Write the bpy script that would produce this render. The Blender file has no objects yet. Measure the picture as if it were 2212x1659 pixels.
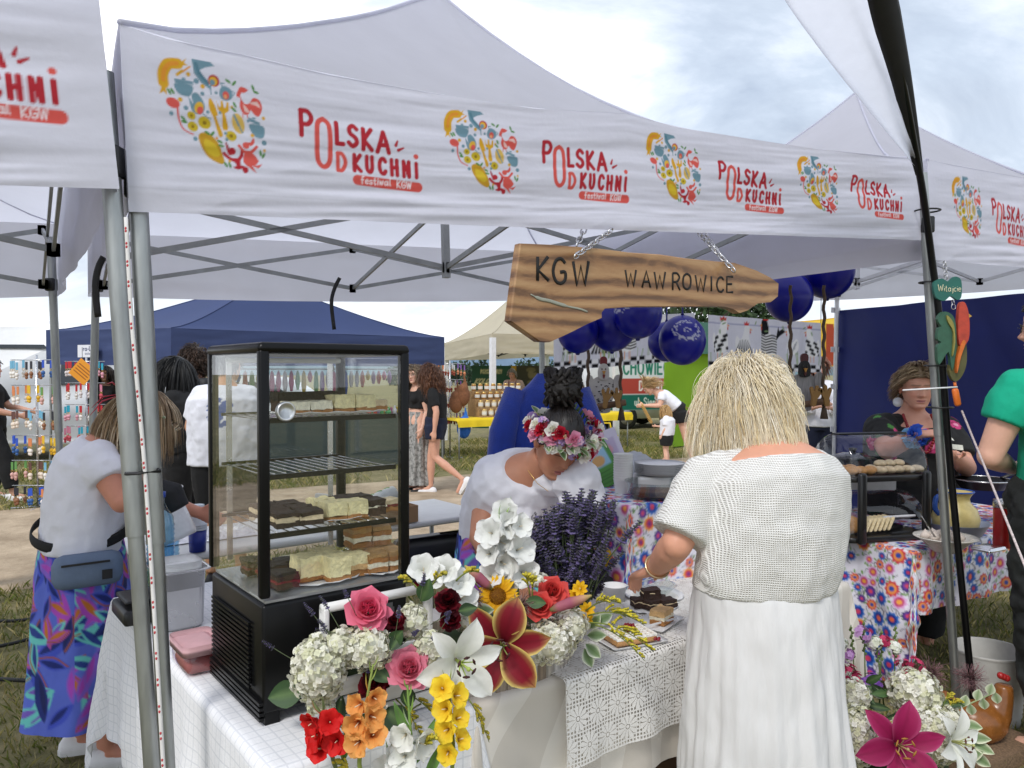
import bpy, bmesh, math, random
import numpy as np
from mathutils import Vector, Matrix, noise as mnoise
rnd = random.Random(7)
rng = np.random.default_rng(7)
SC = bpy.context.scene
COL = SC.collection
PI = math.pi
R = math.radians
# ---------------------------------------------------------------- camera
F, CX, CY, CAMH = 1661.0, 1106.0, 829.5, 1.6 # pixel units of a 2212 x 1659 frame
PITCH = math.atan(29.5/F)
cd = bpy.data.cameras.new('camera'); cam = bpy.data.objects.new('camera', cd); COL.objects.link(cam)
cam.location = (0, 0, CAMH); cam.rotation_euler = (PI/2-PITCH, 0, 0)
cd.sensor_width = 36; cd.lens = F/2212*36; cd.clip_start = .05; cd.clip_end = 3000
SC.camera = cam
SC.render.resolution_x, SC.render.resolution_y = 1024, 768
# ---------------------------------------------------------------- world, sun, exposure
SUN_EL, SUN_AZ = 48, 205 # degrees; azimuth clockwise from +Y
W = bpy.data.worlds.new('World'); SC.world = W; W.use_nodes = True
def build_world():
 nt = W.node_tree; N = nt.nodes; L = nt.links; N.clear()
 out = N.new('ShaderNodeOutputWorld'); bg = N.new('ShaderNodeBackground'); L.new(bg.outputs[0], out.inputs[0])
 sky = N.new('ShaderNodeTexSky'); sky.sky_type = 'NISHITA'; sky.sun_disc = False
 sky.sun_elevation = R(SUN_EL); sky.sun_rotation = R(SUN_AZ); sky.air_density = 1.0; sky.dust_density = 1.5
 tc = N.new('ShaderNodeTexCoord'); sep = N.new('ShaderNodeSeparateXYZ'); L.new(tc.outputs['Generated'], sep.inputs[0])
 def math_(op, a, b=None):
  n = N.new('ShaderNodeMath'); n.operation = op
  for i, q in enumerate((a, b)):
   if q is None:continue
   if isinstance(q, (int, float)):n.inputs[i].default_value = q
   else:L.new(q, n.inputs[i])
  return n.outputs[0]
 zz = math_('ADD', math_('MAXIMUM', sep.outputs[2], 0.0), 0.22)
 cx = math_('DIVIDE', sep.outputs[0], zz); cy = math_('DIVIDE', sep.outputs[1], zz)
 cmb = N.new('ShaderNodeCombineXYZ'); L.new(cx, cmb.inputs[0]); L.new(cy, cmb.inputs[1])
 def noise(scale, detail, rough, off, dist=0.0):
  mp = N.new('ShaderNodeMapping'); mp.inputs['Location'].default_value = off; L.new(cmb.outputs[0], mp.inputs[0])
  n = N.new('ShaderNodeTexNoise'); n.inputs['Scale'].default_value = scale; n.inputs['Detail'].default_value = detail
  n.inputs['Roughness'].default_value = rough; n.inputs['Distortion'].default_value = dist
  L.new(mp.outputs[0], n.inputs['Vector']); return n.outputs[0]
 def ramp(src, stops):
  r = N.new('ShaderNodeValToRGB'); e = r.color_ramp.elements
  while len(e)<len(stops):e.new(.5)
  for k, (p, c)in enumerate(stops):e[k].position = p; e[k].color = (*c, 1)
  L.new(src, r.inputs[0]); return r.outputs[0]
 cov = ramp(noise(.9, 7, .52, (3.1, 1.7, 0), .3), [(.36, (0, 0, 0)), (.58, (1, 1, 1))])
 shade = ramp(noise(.95, 10, .60, (2.3, 9.2, 1), .7), [(.34, (.36, .42, .52)), (.44, (.50, .57, .67)), (.51, (.68, .74, .83)), (.58, (.95, .98, 1.03)), (.68, (1.25, 1.26, 1.28))])
 mul = N.new('ShaderNodeMix'); mul.data_type = 'RGBA'; mul.blend_type = 'MULTIPLY'; mul.inputs[0].default_value = 1
 L.new(sky.outputs[0], mul.inputs[6]); mul.inputs[7].default_value = (.15, .15, .15, 1)
 hz = ramp(sep.outputs[2], [(0.0, (1, 1, 1)), (.16, (0, 0, 0))])
 m1 = N.new('ShaderNodeMix'); m1.data_type = 'RGBA'; L.new(cov, m1.inputs[0]); L.new(mul.outputs[2], m1.inputs[6]); L.new(shade, m1.inputs[7])
 m0 = N.new('ShaderNodeMix'); m0.data_type = 'RGBA'; m0.inputs[0].default_value = .86; L.new(m1.outputs[2], m0.inputs[6]); L.new(shade, m0.inputs[7])
 m2 = N.new('ShaderNodeMix'); m2.data_type = 'RGBA'; L.new(math_('MULTIPLY', hz, .7), m2.inputs[0]); L.new(m0.outputs[2], m2.inputs[6]); m2.inputs[7].default_value = (1.0, 1.03, 1.06, 1)
 L.new(m2.outputs[2], bg.inputs[0]); bg.inputs[1].default_value = 1.0
build_world()
sl = bpy.data.lights.new('sun', 'SUN'); sun = bpy.data.objects.new('sun', sl); COL.objects.link(sun)
sl.energy = 1.5; sl.angle = R(14); sl.color = (1.0, .97, .92)
sun.rotation_euler = (R(90-SUN_EL), 0, R(180-SUN_AZ)); sun.location = (0, 0, 12)
VS = SC.view_settings; VS.view_transform = 'Standard'; VS.look = 'None'; VS.exposure = 0.5; VS.gamma = 1.0; VS.use_curve_mapping = False
# ---------------------------------------------------------------- pixels to places
_c, _s = math.cos(PITCH), math.sin(PITCH)
def ray(x, y):
 a, b = (x-CX)/F, -(y-CY)/F
 return Vector((a, _c+b*_s, -_s+b*_c))
def at(x, y, d):
 """the point seen at a pixel at depth d (metres along Y)"""
 r = ray(x, y); return Vector((0, 0, CAMH))+r*(d/r.y)
def onz(x, y, z):
 r = ray(x, y); return Vector((0, 0, CAMH))+r*((z-CAMH)/r.z)
FL0, U, V = Vector((-.845, 1.74, 0)), Vector((.862, .506, 0)).normalized(), Vector((-.506, .862, 0)).normalized()
def sst(a, b, x):t = min(1, max(0, (x-a)/(b-a))); return t*t*(3-2*t)
def suv(x, y):
 dx, dy = x-FL0.x, y-FL0.y
 return dx*U.x+dy*U.y, dx*V.x+dy*V.y
def gz(x, y):
 su, sv = suv(x, y)
 return .022*min(6.0, max(-2.5, su))*(1-sst(3.4, 7.5, sv))*(1-sst(5, 9, abs(su-1.5)))
def tp(su, sv, z=0):
 """a point in the stall row's own frame: su along the row, sv away from the visitor, z above the ground"""
 p = FL0+U*su+V*sv; return Vector((p.x, p.y, gz(p.x, p.y)+z))
def ong(x, y):
 z = 0
 for _ in range(12):
  p = onz(x, y, z); z = .5*z+.5*gz(p.x, p.y)
 p = onz(x, y, z); return Vector((p.x, p.y, gz(p.x, p.y)))
def H(h):
 h = h.lstrip('#'); c = [int(h[i:i+2], 16)/255 for i in(0, 2, 4)]
 return tuple(((q/12.92)if q<=.04045 else((q+.055)/1.055)**2.4)for q in c)
 # ---------------------------------------------------------------- materials
MATS = {}
def mat(name, col=(.5, .5, .5), rough=.7, metal=0, var=.12, vs=18, bump=0, bs=180, trans=0, vcol=False, coat=0, sheen=0, spec=.5, alpha=1, emit=0, sub=0, aniso=None):
 if name in MATS:return MATS[name]
 if isinstance(col, str):col = H(col)
 m = bpy.data.materials.new(name); m.use_nodes = True; nt = m.node_tree; N, L = nt.nodes, nt.links
 b = N['Principled BSDF']; out = N['Material Output']
 b.inputs['Roughness'].default_value = rough; b.inputs['Metallic'].default_value = metal
 b.inputs['Coat Weight'].default_value = coat; b.inputs['Sheen Weight'].default_value = sheen
 b.inputs['Specular IOR Level'].default_value = spec
 if sub:b.inputs['Subsurface Weight'].default_value = sub; b.inputs['Subsurface Radius'].default_value = (.012, .005, .003)
 tc = N.new('ShaderNodeTexCoord')
 if vcol:
  ca = N.new('ShaderNodeVertexColor'); ca.layer_name = 'Col'; src = ca.outputs[0]
 else:
  rg = N.new('ShaderNodeRGB'); rg.outputs[0].default_value = (*col, 1); src = rg.outputs[0]
 def vecsrc(scale):
  if not aniso:return tc.outputs['Object'], scale
  mp = N.new('ShaderNodeMapping'); mp.inputs['Scale'].default_value = aniso; L.new(tc.outputs['Object'], mp.inputs[0]); return mp.outputs[0], scale
 if var:
  v, s = vecsrc(vs)
  nz = N.new('ShaderNodeTexNoise'); nz.inputs['Scale'].default_value = s; nz.inputs['Detail'].default_value = 4; nz.inputs['Roughness'].default_value = .6; L.new(v, nz.inputs['Vector'])
  mr = N.new('ShaderNodeMapRange'); mr.inputs[1].default_value = .3; mr.inputs[2].default_value = .7; mr.inputs[3].default_value = 1-var; mr.inputs[4].default_value = 1+var*.6; L.new(nz.outputs[0], mr.inputs[0])
  hs = N.new('ShaderNodeMix'); hs.data_type = 'RGBA'; hs.blend_type = 'MULTIPLY'; hs.inputs[0].default_value = 1; L.new(src, hs.inputs[6]); L.new(mr.outputs[0], hs.inputs[7]); src = hs.outputs[2]
  rr = N.new('ShaderNodeMapRange'); rr.inputs[3].default_value = max(.02, rough-.08); rr.inputs[4].default_value = min(1, rough+.1); L.new(nz.outputs[0], rr.inputs[0]); L.new(rr.outputs[0], b.inputs['Roughness'])
 L.new(src, b.inputs['Base Color'])
 if bump:
  v, s = vecsrc(bs)
  n2 = N.new('ShaderNodeTexNoise'); n2.inputs['Scale'].default_value = s; n2.inputs['Detail'].default_value = 5; L.new(v, n2.inputs['Vector'])
  bp = N.new('ShaderNodeBump'); bp.inputs['Strength'].default_value = bump; bp.inputs['Distance'].default_value = .01; L.new(n2.outputs[0], bp.inputs['Height']); L.new(bp.outputs[0], b.inputs['Normal'])
 sh = b.outputs[0]
 if trans:
  t = N.new('ShaderNodeBsdfTranslucent'); L.new(src, t.inputs[0]); mx = N.new('ShaderNodeMixShader'); mx.inputs[0].default_value = trans; L.new(sh, mx.inputs[1]); L.new(t.outputs[0], mx.inputs[2]); sh = mx.outputs[0]; L.new(sh, out.inputs[0])
 if alpha<1:b.inputs['Alpha'].default_value = alpha
 if emit:b.inputs['Emission Strength'].default_value = emit; L.new(src, b.inputs['Emission Color'])
 m['_src'] = ''; MATS[name] = m; return m
def nodes_of(m):
 nt = m.node_tree; return nt.nodes, nt.links, nt.nodes['Principled BSDF']
def glassmat(name, tint=(.94, .97, .97), refl=.09, rough=.0, tintamt=.0):
 """thin clear sheet: sees through, mirrors more at grazing angles"""
 if name in MATS:return MATS[name]
 m = bpy.data.materials.new(name); m.use_nodes = True; nt = m.node_tree; N, L = nt.nodes, nt.links; N.clear()
 out = N.new('ShaderNodeOutputMaterial'); t = N.new('ShaderNodeBsdfTransparent'); t.inputs[0].default_value = (*tint, 1)
 g = N.new('ShaderNodeBsdfGlossy'); g.inputs['Roughness'].default_value = rough; g.inputs[0].default_value = (1, 1, 1, 1)
 ge = N.new('ShaderNodeNewGeometry'); dt = N.new('ShaderNodeVectorMath'); dt.operation = 'DOT_PRODUCT'; L.new(ge.outputs['Normal'], dt.inputs[0]); L.new(ge.outputs['Incoming'], dt.inputs[1]); fr = dt.outputs['Value']
 for op, k in(('ABSOLUTE', 0), ('SUBTRACT', 1), ('POWER', 5), ('MULTIPLY_ADD', .9)):
  ad = N.new('ShaderNodeMath'); ad.operation = op; ad.use_clamp = True
  if op=='SUBTRACT':ad.inputs[0].default_value = 1; L.new(fr, ad.inputs[1])
  else:L.new(fr, ad.inputs[0]); ad.inputs[1].default_value = k
  if op=='MULTIPLY_ADD':ad.inputs[2].default_value = refl*.6
  fr = ad.outputs[0]
 mx = N.new('ShaderNodeMixShader'); L.new(ad.outputs[0], mx.inputs[0]); L.new(t.outputs[0], mx.inputs[1]); L.new(g.outputs[0], mx.inputs[2]); L.new(mx.outputs[0], out.inputs[0])
 MATS[name] = m; return m
 # ---------------------------------------------------------------- mesh building
def lerp(a, b, t):return a+(b-a)*t
def vec(p):return p if isinstance(p, Vector)else Vector(p)
def cr(pts, n=6, closed=False):
 """Catmull-Rom curve through points of any dimension"""
 P = [np.array(p, float)for p in pts]; m = len(P); o = []
 if m<3 and not closed:return[tuple(p)for p in P]
 for i in range(m if closed else m-1):
  p0, p1, p2, p3 = (P[(i-1)%m], P[i], P[(i+1)%m], P[(i+2)%m])if closed else(P[max(i-1, 0)], P[i], P[i+1], P[min(i+2, m-1)])
  for k in range(n):
   t = k/n; o.append(.5*((2*p1)+(p2-p0)*t+(2*p0-5*p1+4*p2-p3)*t*t+(3*p1-p0-3*p2+p3)*t**3))
 if not closed:o.append(P[-1])
 return[tuple(p)for p in o]
def frame(z, x=None):
 """rotation with local Z along z (and X near x)"""
 z = vec(z).normalized(); x = vec(x)if x is not None else(Vector((1, 0, 0))if abs(z.x)<.9 else Vector((0, 1, 0)))
 y = z.cross(x)
 if y.length<1e-6:y = z.cross(Vector((0, 1, .3)))
 y.normalize(); x = y.cross(z)
 return Matrix((x, y, z)).transposed()
def TR(loc=(0, 0, 0), rz=0, rx=0, ry=0, s=1):
 return Matrix.Translation(vec(loc))@Matrix.Rotation(rz, 4, 'Z')@Matrix.Rotation(ry, 4, 'Y')@Matrix.Rotation(rx, 4, 'X')@Matrix.Scale(s, 4)
class MB:
 def __init__(s):s.v = []; s.f = []; s.m = []; s.c = {}; s.mi = 0; s.col = None; s.M = None
 def add(s, vs, fs, col=None):
  o = len(s.v)
  if s.M is not None:vs = [s.M@vec(p)for p in vs]
  s.v.extend(tuple(p)for p in vs); s.f.extend(tuple(i+o for i in f)for f in fs); s.m.extend([s.mi]*len(fs))
  c = col if col is not None else s.col
  if c is not None:
   if isinstance(c, list):
    for i, q in enumerate(c):s.c[o+i] = q
   else:
    for i in range(len(vs)):s.c[o+i] = c
  return o
 def box(s, c, d, M=None):
  x, y, z = d[0]/2, d[1]/2, d[2]/2; c = vec(c)
  p = [Vector((a*x, b*y, e*z))for a in(-1, 1)for b in(-1, 1)for e in(-1, 1)]
  if M is not None:p = [M@q for q in p]
  s.add([q+c for q in p], [(0, 1, 3, 2), (4, 6, 7, 5), (0, 4, 5, 1), (2, 3, 7, 6), (0, 2, 6, 4), (1, 5, 7, 3)])
 def rbox(s, c, d, r=.01, M=None, n=3, rt=None):
  rt = r if rt is None else rt; c = vec(c); hx, hy, hz = d[0]/2, d[1]/2, d[2]/2
  def ring(k, z):
   o = []
   for cx, cy, a0 in((1, 1, 0), (-1, 1, 90), (-1, -1, 180), (1, -1, 270)):
    for j in range(n+1):
     a = R(a0+90*j/n); o.append(Vector((cx*(hx-r)+(r-k)*math.cos(a), cy*(hy-r)+(r-k)*math.sin(a), z)))
   return o
  rk = min(rt, r)
  rs = [ring(rk, -hz), ring(rk*.3, -hz+rk*.3), ring(0, -hz+rk), ring(0, hz-rk), ring(rk*.3, hz-rk*.3), ring(rk, hz)]
  if M is not None:rs = [[M@p for p in q]for q in rs]
  s.loft([[p+c for p in q]for q in rs])
 def loft(s, rings, caps=True, closed=True, cols=None, cap0=None, cap1=None):
  n = len(rings[0]); vs = [p for r in rings for p in r]; fs = []
  for i in range(len(rings)-1):
   for j in range(n if closed else n-1):
    k = (j+1)%n; fs.append((i*n+j, i*n+k, (i+1)*n+k, (i+1)*n+j))
  if closed:
   if caps if cap0 is None else cap0:fs.append(tuple(range(n-1, -1, -1)))
   if caps if cap1 is None else cap1:o = (len(rings)-1)*n; fs.append(tuple(range(o, o+n)))
  return s.add(vs, fs, cols)
 def tube(s, pts, r, n=8, caps=True, flat=None, closed=False, up=None, cols=None):
  P = [vec(p)for p in pts]; m = len(P); rr = r if isinstance(r, (list, tuple))else[r]*m
  rings = []; fx = None
  for i, p in enumerate(P):
   t = (P[(i+1)%m]-P[i-1])if closed else(P[min(i+1, m-1)]-P[max(i-1, 0)])
   if t.length<1e-9:t = Vector((0, 0, 1))
   t.normalize()
   if fx is None:
    a = vec(up)if up is not None else(Vector((0, 0, 1))if abs(t.z)<.9 else Vector((1, 0, 0)))
    fx = a.cross(t).normalized()
   else:
    fx = (fx-t*fx.dot(t)); fx = fx.normalized()if fx.length>1e-6 else t.orthogonal().normalized()
   fy = t.cross(fx); k = flat or 1
   rings.append([p+fx*(rr[i]*math.cos(2*PI*j/n))+fy*(rr[i]*k*math.sin(2*PI*j/n))for j in range(n)])
  if closed:rings.append(rings[0]); caps = False
  cc = None
  if cols is not None:cc = [c for c in cols for _ in range(n)]
  s.loft(rings, caps, cols=cc)
 def bar(s, a, b, w, h=None, up=None):
  """square-section bar from a to b"""
  a, b = vec(a), vec(b); M = frame(b-a, up if up is not None else(0, 0, 1)if abs((b-a).normalized().z)<.95 else(1, 0, 0)); h = h or w
  rs = []
  for q in(a, b):rs.append([q+M@Vector((x*w/2, y*h/2, 0))for x, y in((1, 1), (-1, 1), (-1, -1), (1, -1))])
  s.loft(rs)
 def lathe(s, prof, n=20, M=None, caps=True, cols=None, ecc=1):
  M = M if M is not None else Matrix.Identity(4)
  rs = [[M@Vector((r*math.cos(2*PI*j/n), r*ecc*math.sin(2*PI*j/n), z))for j in range(n)]for r, z in prof]
  cc = None
  if cols is not None:cc = [c for c in cols for _ in range(n)]
  s.loft(rs, caps, cols=cc)
 def ell(s, c, r, M=None, nu=16, nv=10, col=None):
  c = vec(c); r = (r, r, r)if isinstance(r, (int, float))else r
  vs = []; fs = []
  for i in range(1, nv):
   a = PI*i/nv
   for j in range(nu):
    b = 2*PI*j/nu; p = Vector((r[0]*math.sin(a)*math.cos(b), r[1]*math.sin(a)*math.sin(b), r[2]*math.cos(a)))
    vs.append(c+(M@p if M is not None else p))
  for sg in(1, -1):
   p = Vector((0, 0, r[2]*sg)); vs.append(c+(M@p if M is not None else p))
  for i in range(nv-2):
   for j in range(nu):
    k = (j+1)%nu; fs.append((i*nu+j, (i+1)*nu+j, (i+1)*nu+k, i*nu+k))
  t, b = (nv-1)*nu, (nv-1)*nu+1
  for j in range(nu):
   k = (j+1)%nu; fs.append((t, j, k)); fs.append((b, (nv-2)*nu+k, (nv-2)*nu+j))
  s.add(vs, fs, col)
 def prism(s, outline, th, M=None, bev=0):
  """flat outline in the XZ plane, thickness along Y"""
  M = M if M is not None else Matrix.Identity(4); n = len(outline)
  ar = sum(outline[i][0]*outline[(i+1)%n][1]-outline[(i+1)%n][0]*outline[i][1]for i in range(n))
  if ar>0:outline = outline[::-1]
  rs = []
  cx = sum(p[0]for p in outline)/n; cz = sum(p[1]for p in outline)/n
  for y, k in(((-th/2, bev), (-th/2+bev, 0), (th/2-bev, 0), (th/2, bev))if bev else((-th/2, 0), (th/2, 0))):
   q = []
   for x, z in outline:
    d = math.hypot(x-cx, z-cz)or 1; f = 1-k/d; q.append(M@Vector((cx+(x-cx)*f, y, cz+(z-cz)*f)))
   rs.append(q)
  s.loft(rs)
 def grid(s, P, col=None, flip=False):
  """P: array (nu, nv, 3)"""
  nu, nv = P.shape[:2]; o = []
  for i in range(nu-1):
   for j in range(nv-1):
    q = (i*nv+j, (i+1)*nv+j, (i+1)*nv+j+1, i*nv+j+1); o.append(q[::-1]if flip else q)
  s.add([Vector(p)for p in P.reshape(-1, 3)]if s.M is not None else P.reshape(-1, 3).tolist(), o, [tuple(c)for c in col.reshape(-1, 3)]if col is not None else None)
 def build(s, name, mats, parent=None, smooth=True, auto=None):
  if not isinstance(mats, (list, tuple)):mats = [mats]
  return mesh_obj(name, np.array(s.v, np.float64).reshape(-1, 3), s.f, mats, parent, smooth, s.m if len(mats)>1 else None, s.c if s.c else None, auto)
def mesh_obj(name, v, f, mats, parent=None, smooth=True, mi=None, cols=None, auto=None):
 lo, hi = v.min(0), v.max(0); org = np.array([(lo[0]+hi[0])/2, (lo[1]+hi[1])/2, lo[2]])
 me = bpy.data.meshes.new(name); me.from_pydata((v-org).tolist()if not isinstance(f, np.ndarray)else[], [], f if not isinstance(f, np.ndarray)else[])
 if isinstance(f, np.ndarray):
  n = len(f); k = f.shape[1]; me.vertices.add(len(v)); me.vertices.foreach_set('co', (v-org).ravel())
  me.loops.add(n*k); me.loops.foreach_set('vertex_index', f.ravel().astype(np.int32))
  me.polygons.add(n); me.polygons.foreach_set('loop_start', np.arange(0, n*k, k, dtype=np.int32)); me.update(calc_edges=True)
 for m in mats:me.materials.append(m)
 if mi is not None:me.polygons.foreach_set('material_index', np.array(mi, np.int32))
 if cols is not None:
  ca = me.color_attributes.new('Col', 'FLOAT_COLOR', 'POINT'); a = np.ones((len(v), 4))
  if isinstance(cols, dict):
   for i, q in cols.items():a[i, :3] = q
  else:a[:, :3] = cols
  ca.data.foreach_set('color', a.ravel())
 if smooth:me.polygons.foreach_set('use_smooth', np.ones(len(me.polygons), bool))
 if auto is not None:
  try:me.set_sharp_from_angle(angle=R(auto))
  except Exception:pass
 me.update()
 o = bpy.data.objects.new(name, me); COL.objects.link(o); o.location = org
 if parent is not None:setparent(o, parent)
 return o
def wm(o):
 return(wm(o.parent)@o.matrix_parent_inverse@o.matrix_basis)if o.parent else o.matrix_basis.copy()
def setparent(o, p):o.parent = p; o.matrix_parent_inverse = wm(p).inverted()
def tag(o, label, cat, group=None, kind=None):
 if label:o['label'] = label
 if cat:o['category'] = cat
 if group:o['group'] = group
 if kind:o['kind'] = kind
 return o
def thing(name, label, cat, loc=(0, 0, 0), group=None):
 o = bpy.data.objects.new(name, None); COL.objects.link(o); o.location = loc; o.empty_display_size = .1
 return tag(o, label, cat, group)
def copytree(o, M=None, parent=None, label=None):
 c = o.copy(); COL.objects.link(c)
 if M is not None:c.matrix_basis = M@o.matrix_basis
 if parent is not None:c.parent = parent
 for ch in o.children:copytree(ch, None, c)
 if label:c['label'] = label
 return c
def gridobj(name, P, mats, parent=None, col=None, flip=False, smooth=True):
 """fast path for big grids, P (nu, nv, 3)"""
 nu, nv = P.shape[:2]; i, j = np.meshgrid(np.arange(nu-1), np.arange(nv-1), indexing='ij'); a = i*nv+j
 f = np.stack([a, a+nv, a+nv+1, a+1], -1).reshape(-1, 4)
 if flip:f = f[:, ::-1]
 return mesh_obj(name, P.reshape(-1, 3), f.copy(), mats if isinstance(mats, list)else[mats], parent, smooth, None, None if col is None else col.reshape(-1, 3))
def struct(o):o['kind'] = 'structure'; return o
def vnoise(P, sc, seed=0, oct=3):
 """cheap value noise, P (...,3) -> (...)"""
 out = np.zeros(P.shape[:-1]); amp = 1; tot = 0
 for k in range(oct):
  q = P*sc*2**k+seed*7.31+k*3.7; i = np.floor(q).astype(np.int64); f = q-i; f = f*f*(3-2*f); acc = 0
  for dx in(0, 1):
   for dy in(0, 1):
    for dz in(0, 1):
     h = ((i[..., 0]+dx)*374761393+(i[..., 1]+dy)*668265263+(i[..., 2]+dz)*2147483647+seed*144665)&0x7fffffff
     h = (h^(h>>13))*1274126177&0x7fffffff; h = (h^(h>>16))&0xffff
     w = (f[..., 0]if dx else 1-f[..., 0])*(f[..., 1]if dy else 1-f[..., 1])*(f[..., 2]if dz else 1-f[..., 2]); acc = acc+w*(h/65535.0)
  out+=amp*acc; tot+=amp; amp*=.5
 return out/tot-.5
 # ---------------------------------------------------------------- prints: paint into a grid of vertex colours
class Canvas:
 def __init__(s, w, h, res, bg=(.8, .8, .8)):
  s.nx, s.ny = int(w/res)+1, int(h/res)+1; s.w, s.h, s.res = w, h, max(w/(s.nx-1), h/(s.ny-1))
  s.X, s.Y = np.meshgrid(np.linspace(0, w, s.nx), np.linspace(0, h, s.ny), indexing='ij'); s.C = np.empty((s.nx, s.ny, 3)); s.C[:] = H(bg)if isinstance(bg, str)else bg
  s.T = Matrix.Identity(3); s.mir = 1
 def _w(s, x0, x1, y0, y1):
  e = s.res*1.5; i0 = max(0, int((x0-e)/s.w*(s.nx-1))); i1 = min(s.nx, int((x1+e)/s.w*(s.nx-1))+2); j0 = max(0, int((y0-e)/s.h*(s.ny-1))); j1 = min(s.ny, int((y1+e)/s.h*(s.ny-1))+2)
  return(slice(i0, i1), slice(j0, j1))if i1>i0 and j1>j0 else None
 def tf(s, pts):return np.array([(s.T@Vector((p[0], p[1], 1)))[:2]for p in pts])
 def put(s, loc=(0, 0), sc=1, ang=0, sx=1):
  c, n = math.cos(ang), math.sin(ang); s.T = Matrix(((c*sc*sx, -n*sc, loc[0]), (n*sc*sx, c*sc, loc[1]), (0, 0, 1))); s.k = sc
 def blend(s, w, a, col):
  col = H(col)if isinstance(col, str)else col; a = np.clip(a, 0, 1)[..., None]; s.C[w] = s.C[w]*(1-a)+np.array(col)*a
 def _segd(s, x, y, a, b):
  d = b-a; L = (d*d).sum()+1e-12; t = np.clip(((x-a[0])*d[0]+(y-a[1])*d[1])/L, 0, 1); return np.hypot(x-a[0]-t*d[0], y-a[1]-t*d[1]), t
 def poly(s, pts, col, smooth=0):
  if smooth:pts = cr(pts, smooth, True)
  p = s.tf(pts); w = s._w(p[:, 0].min(), p[:, 0].max(), p[:, 1].min(), p[:, 1].max())
  if w is None:return
  x, y = s.X[w], s.Y[w]; d = np.full(x.shape, 1e9); ins = np.zeros(x.shape, bool); n = len(p)
  for i in range(n):
   a, b = p[i], p[(i+1)%n]; d = np.minimum(d, s._segd(x, y, a, b)[0])
   if a[1]!=b[1]:ins^=((a[1]>y)!=(b[1]>y))&(x<(b[0]-a[0])*(y-a[1])/(b[1]-a[1])+a[0])
  s.blend(w, .5+np.where(ins, d, -d)/s.res, col)
 def stroke(s, pts, wd, col, smooth=0, wd2=None):
  if smooth:pts = cr(pts, smooth)
  p = s.tf(pts); wd*=getattr(s, 'k', 1); w2 = wd if wd2 is None else wd2*getattr(s, 'k', 1); m = max(wd, w2)
  w = s._w(p[:, 0].min()-m, p[:, 0].max()+m, p[:, 1].min()-m, p[:, 1].max()+m)
  if w is None:return
  x, y = s.X[w], s.Y[w]; d = np.full(x.shape, 1e9); n = len(p)
  for i in range(n-1):
   e, t = s._segd(x, y, p[i], p[i+1]); q = (i+t)/(n-1); d = np.minimum(d, e-.5*(wd+(w2-wd)*q))
  s.blend(w, .5-d/s.res, col)
 def ell(s, cx, cy, rx, ry, col, ang=0):
  s.poly([(cx+rx*math.cos(a)*math.cos(ang)-ry*math.sin(a)*math.sin(ang), cy+rx*math.cos(a)*math.sin(ang)+ry*math.sin(a)*math.cos(ang))for a in[2*PI*i/18 for i in range(18)]], col)
 def text(s, t, x, y, h, wd, col, sp=1.0, slant=0, jig=0, sx=1.0):
  for ch in t:
   if ch==' ':x+=.45*h*sx*sp; continue
   g = FONT.get(ch)or FONT.get(ch.upper()); adv = 0
   if g is None:continue
   j = (rnd.random()-.5)*jig*h
   for st in g.split('|'):
    pts = [tuple(map(float, q.split(',')))for q in st.split()]; adv = max(adv, max(p[0]for p in pts))
    s.stroke([(x+(p[0]*sx+p[1]*slant)*h, y+j+p[1]*h)for p in pts], wd, col, 4 if len(pts)>3 and ch not in 'WKMNVXAEFHLTZwkvzix' else 0)
   x+=(adv*sx+.22)*h*sp
  return x
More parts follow.
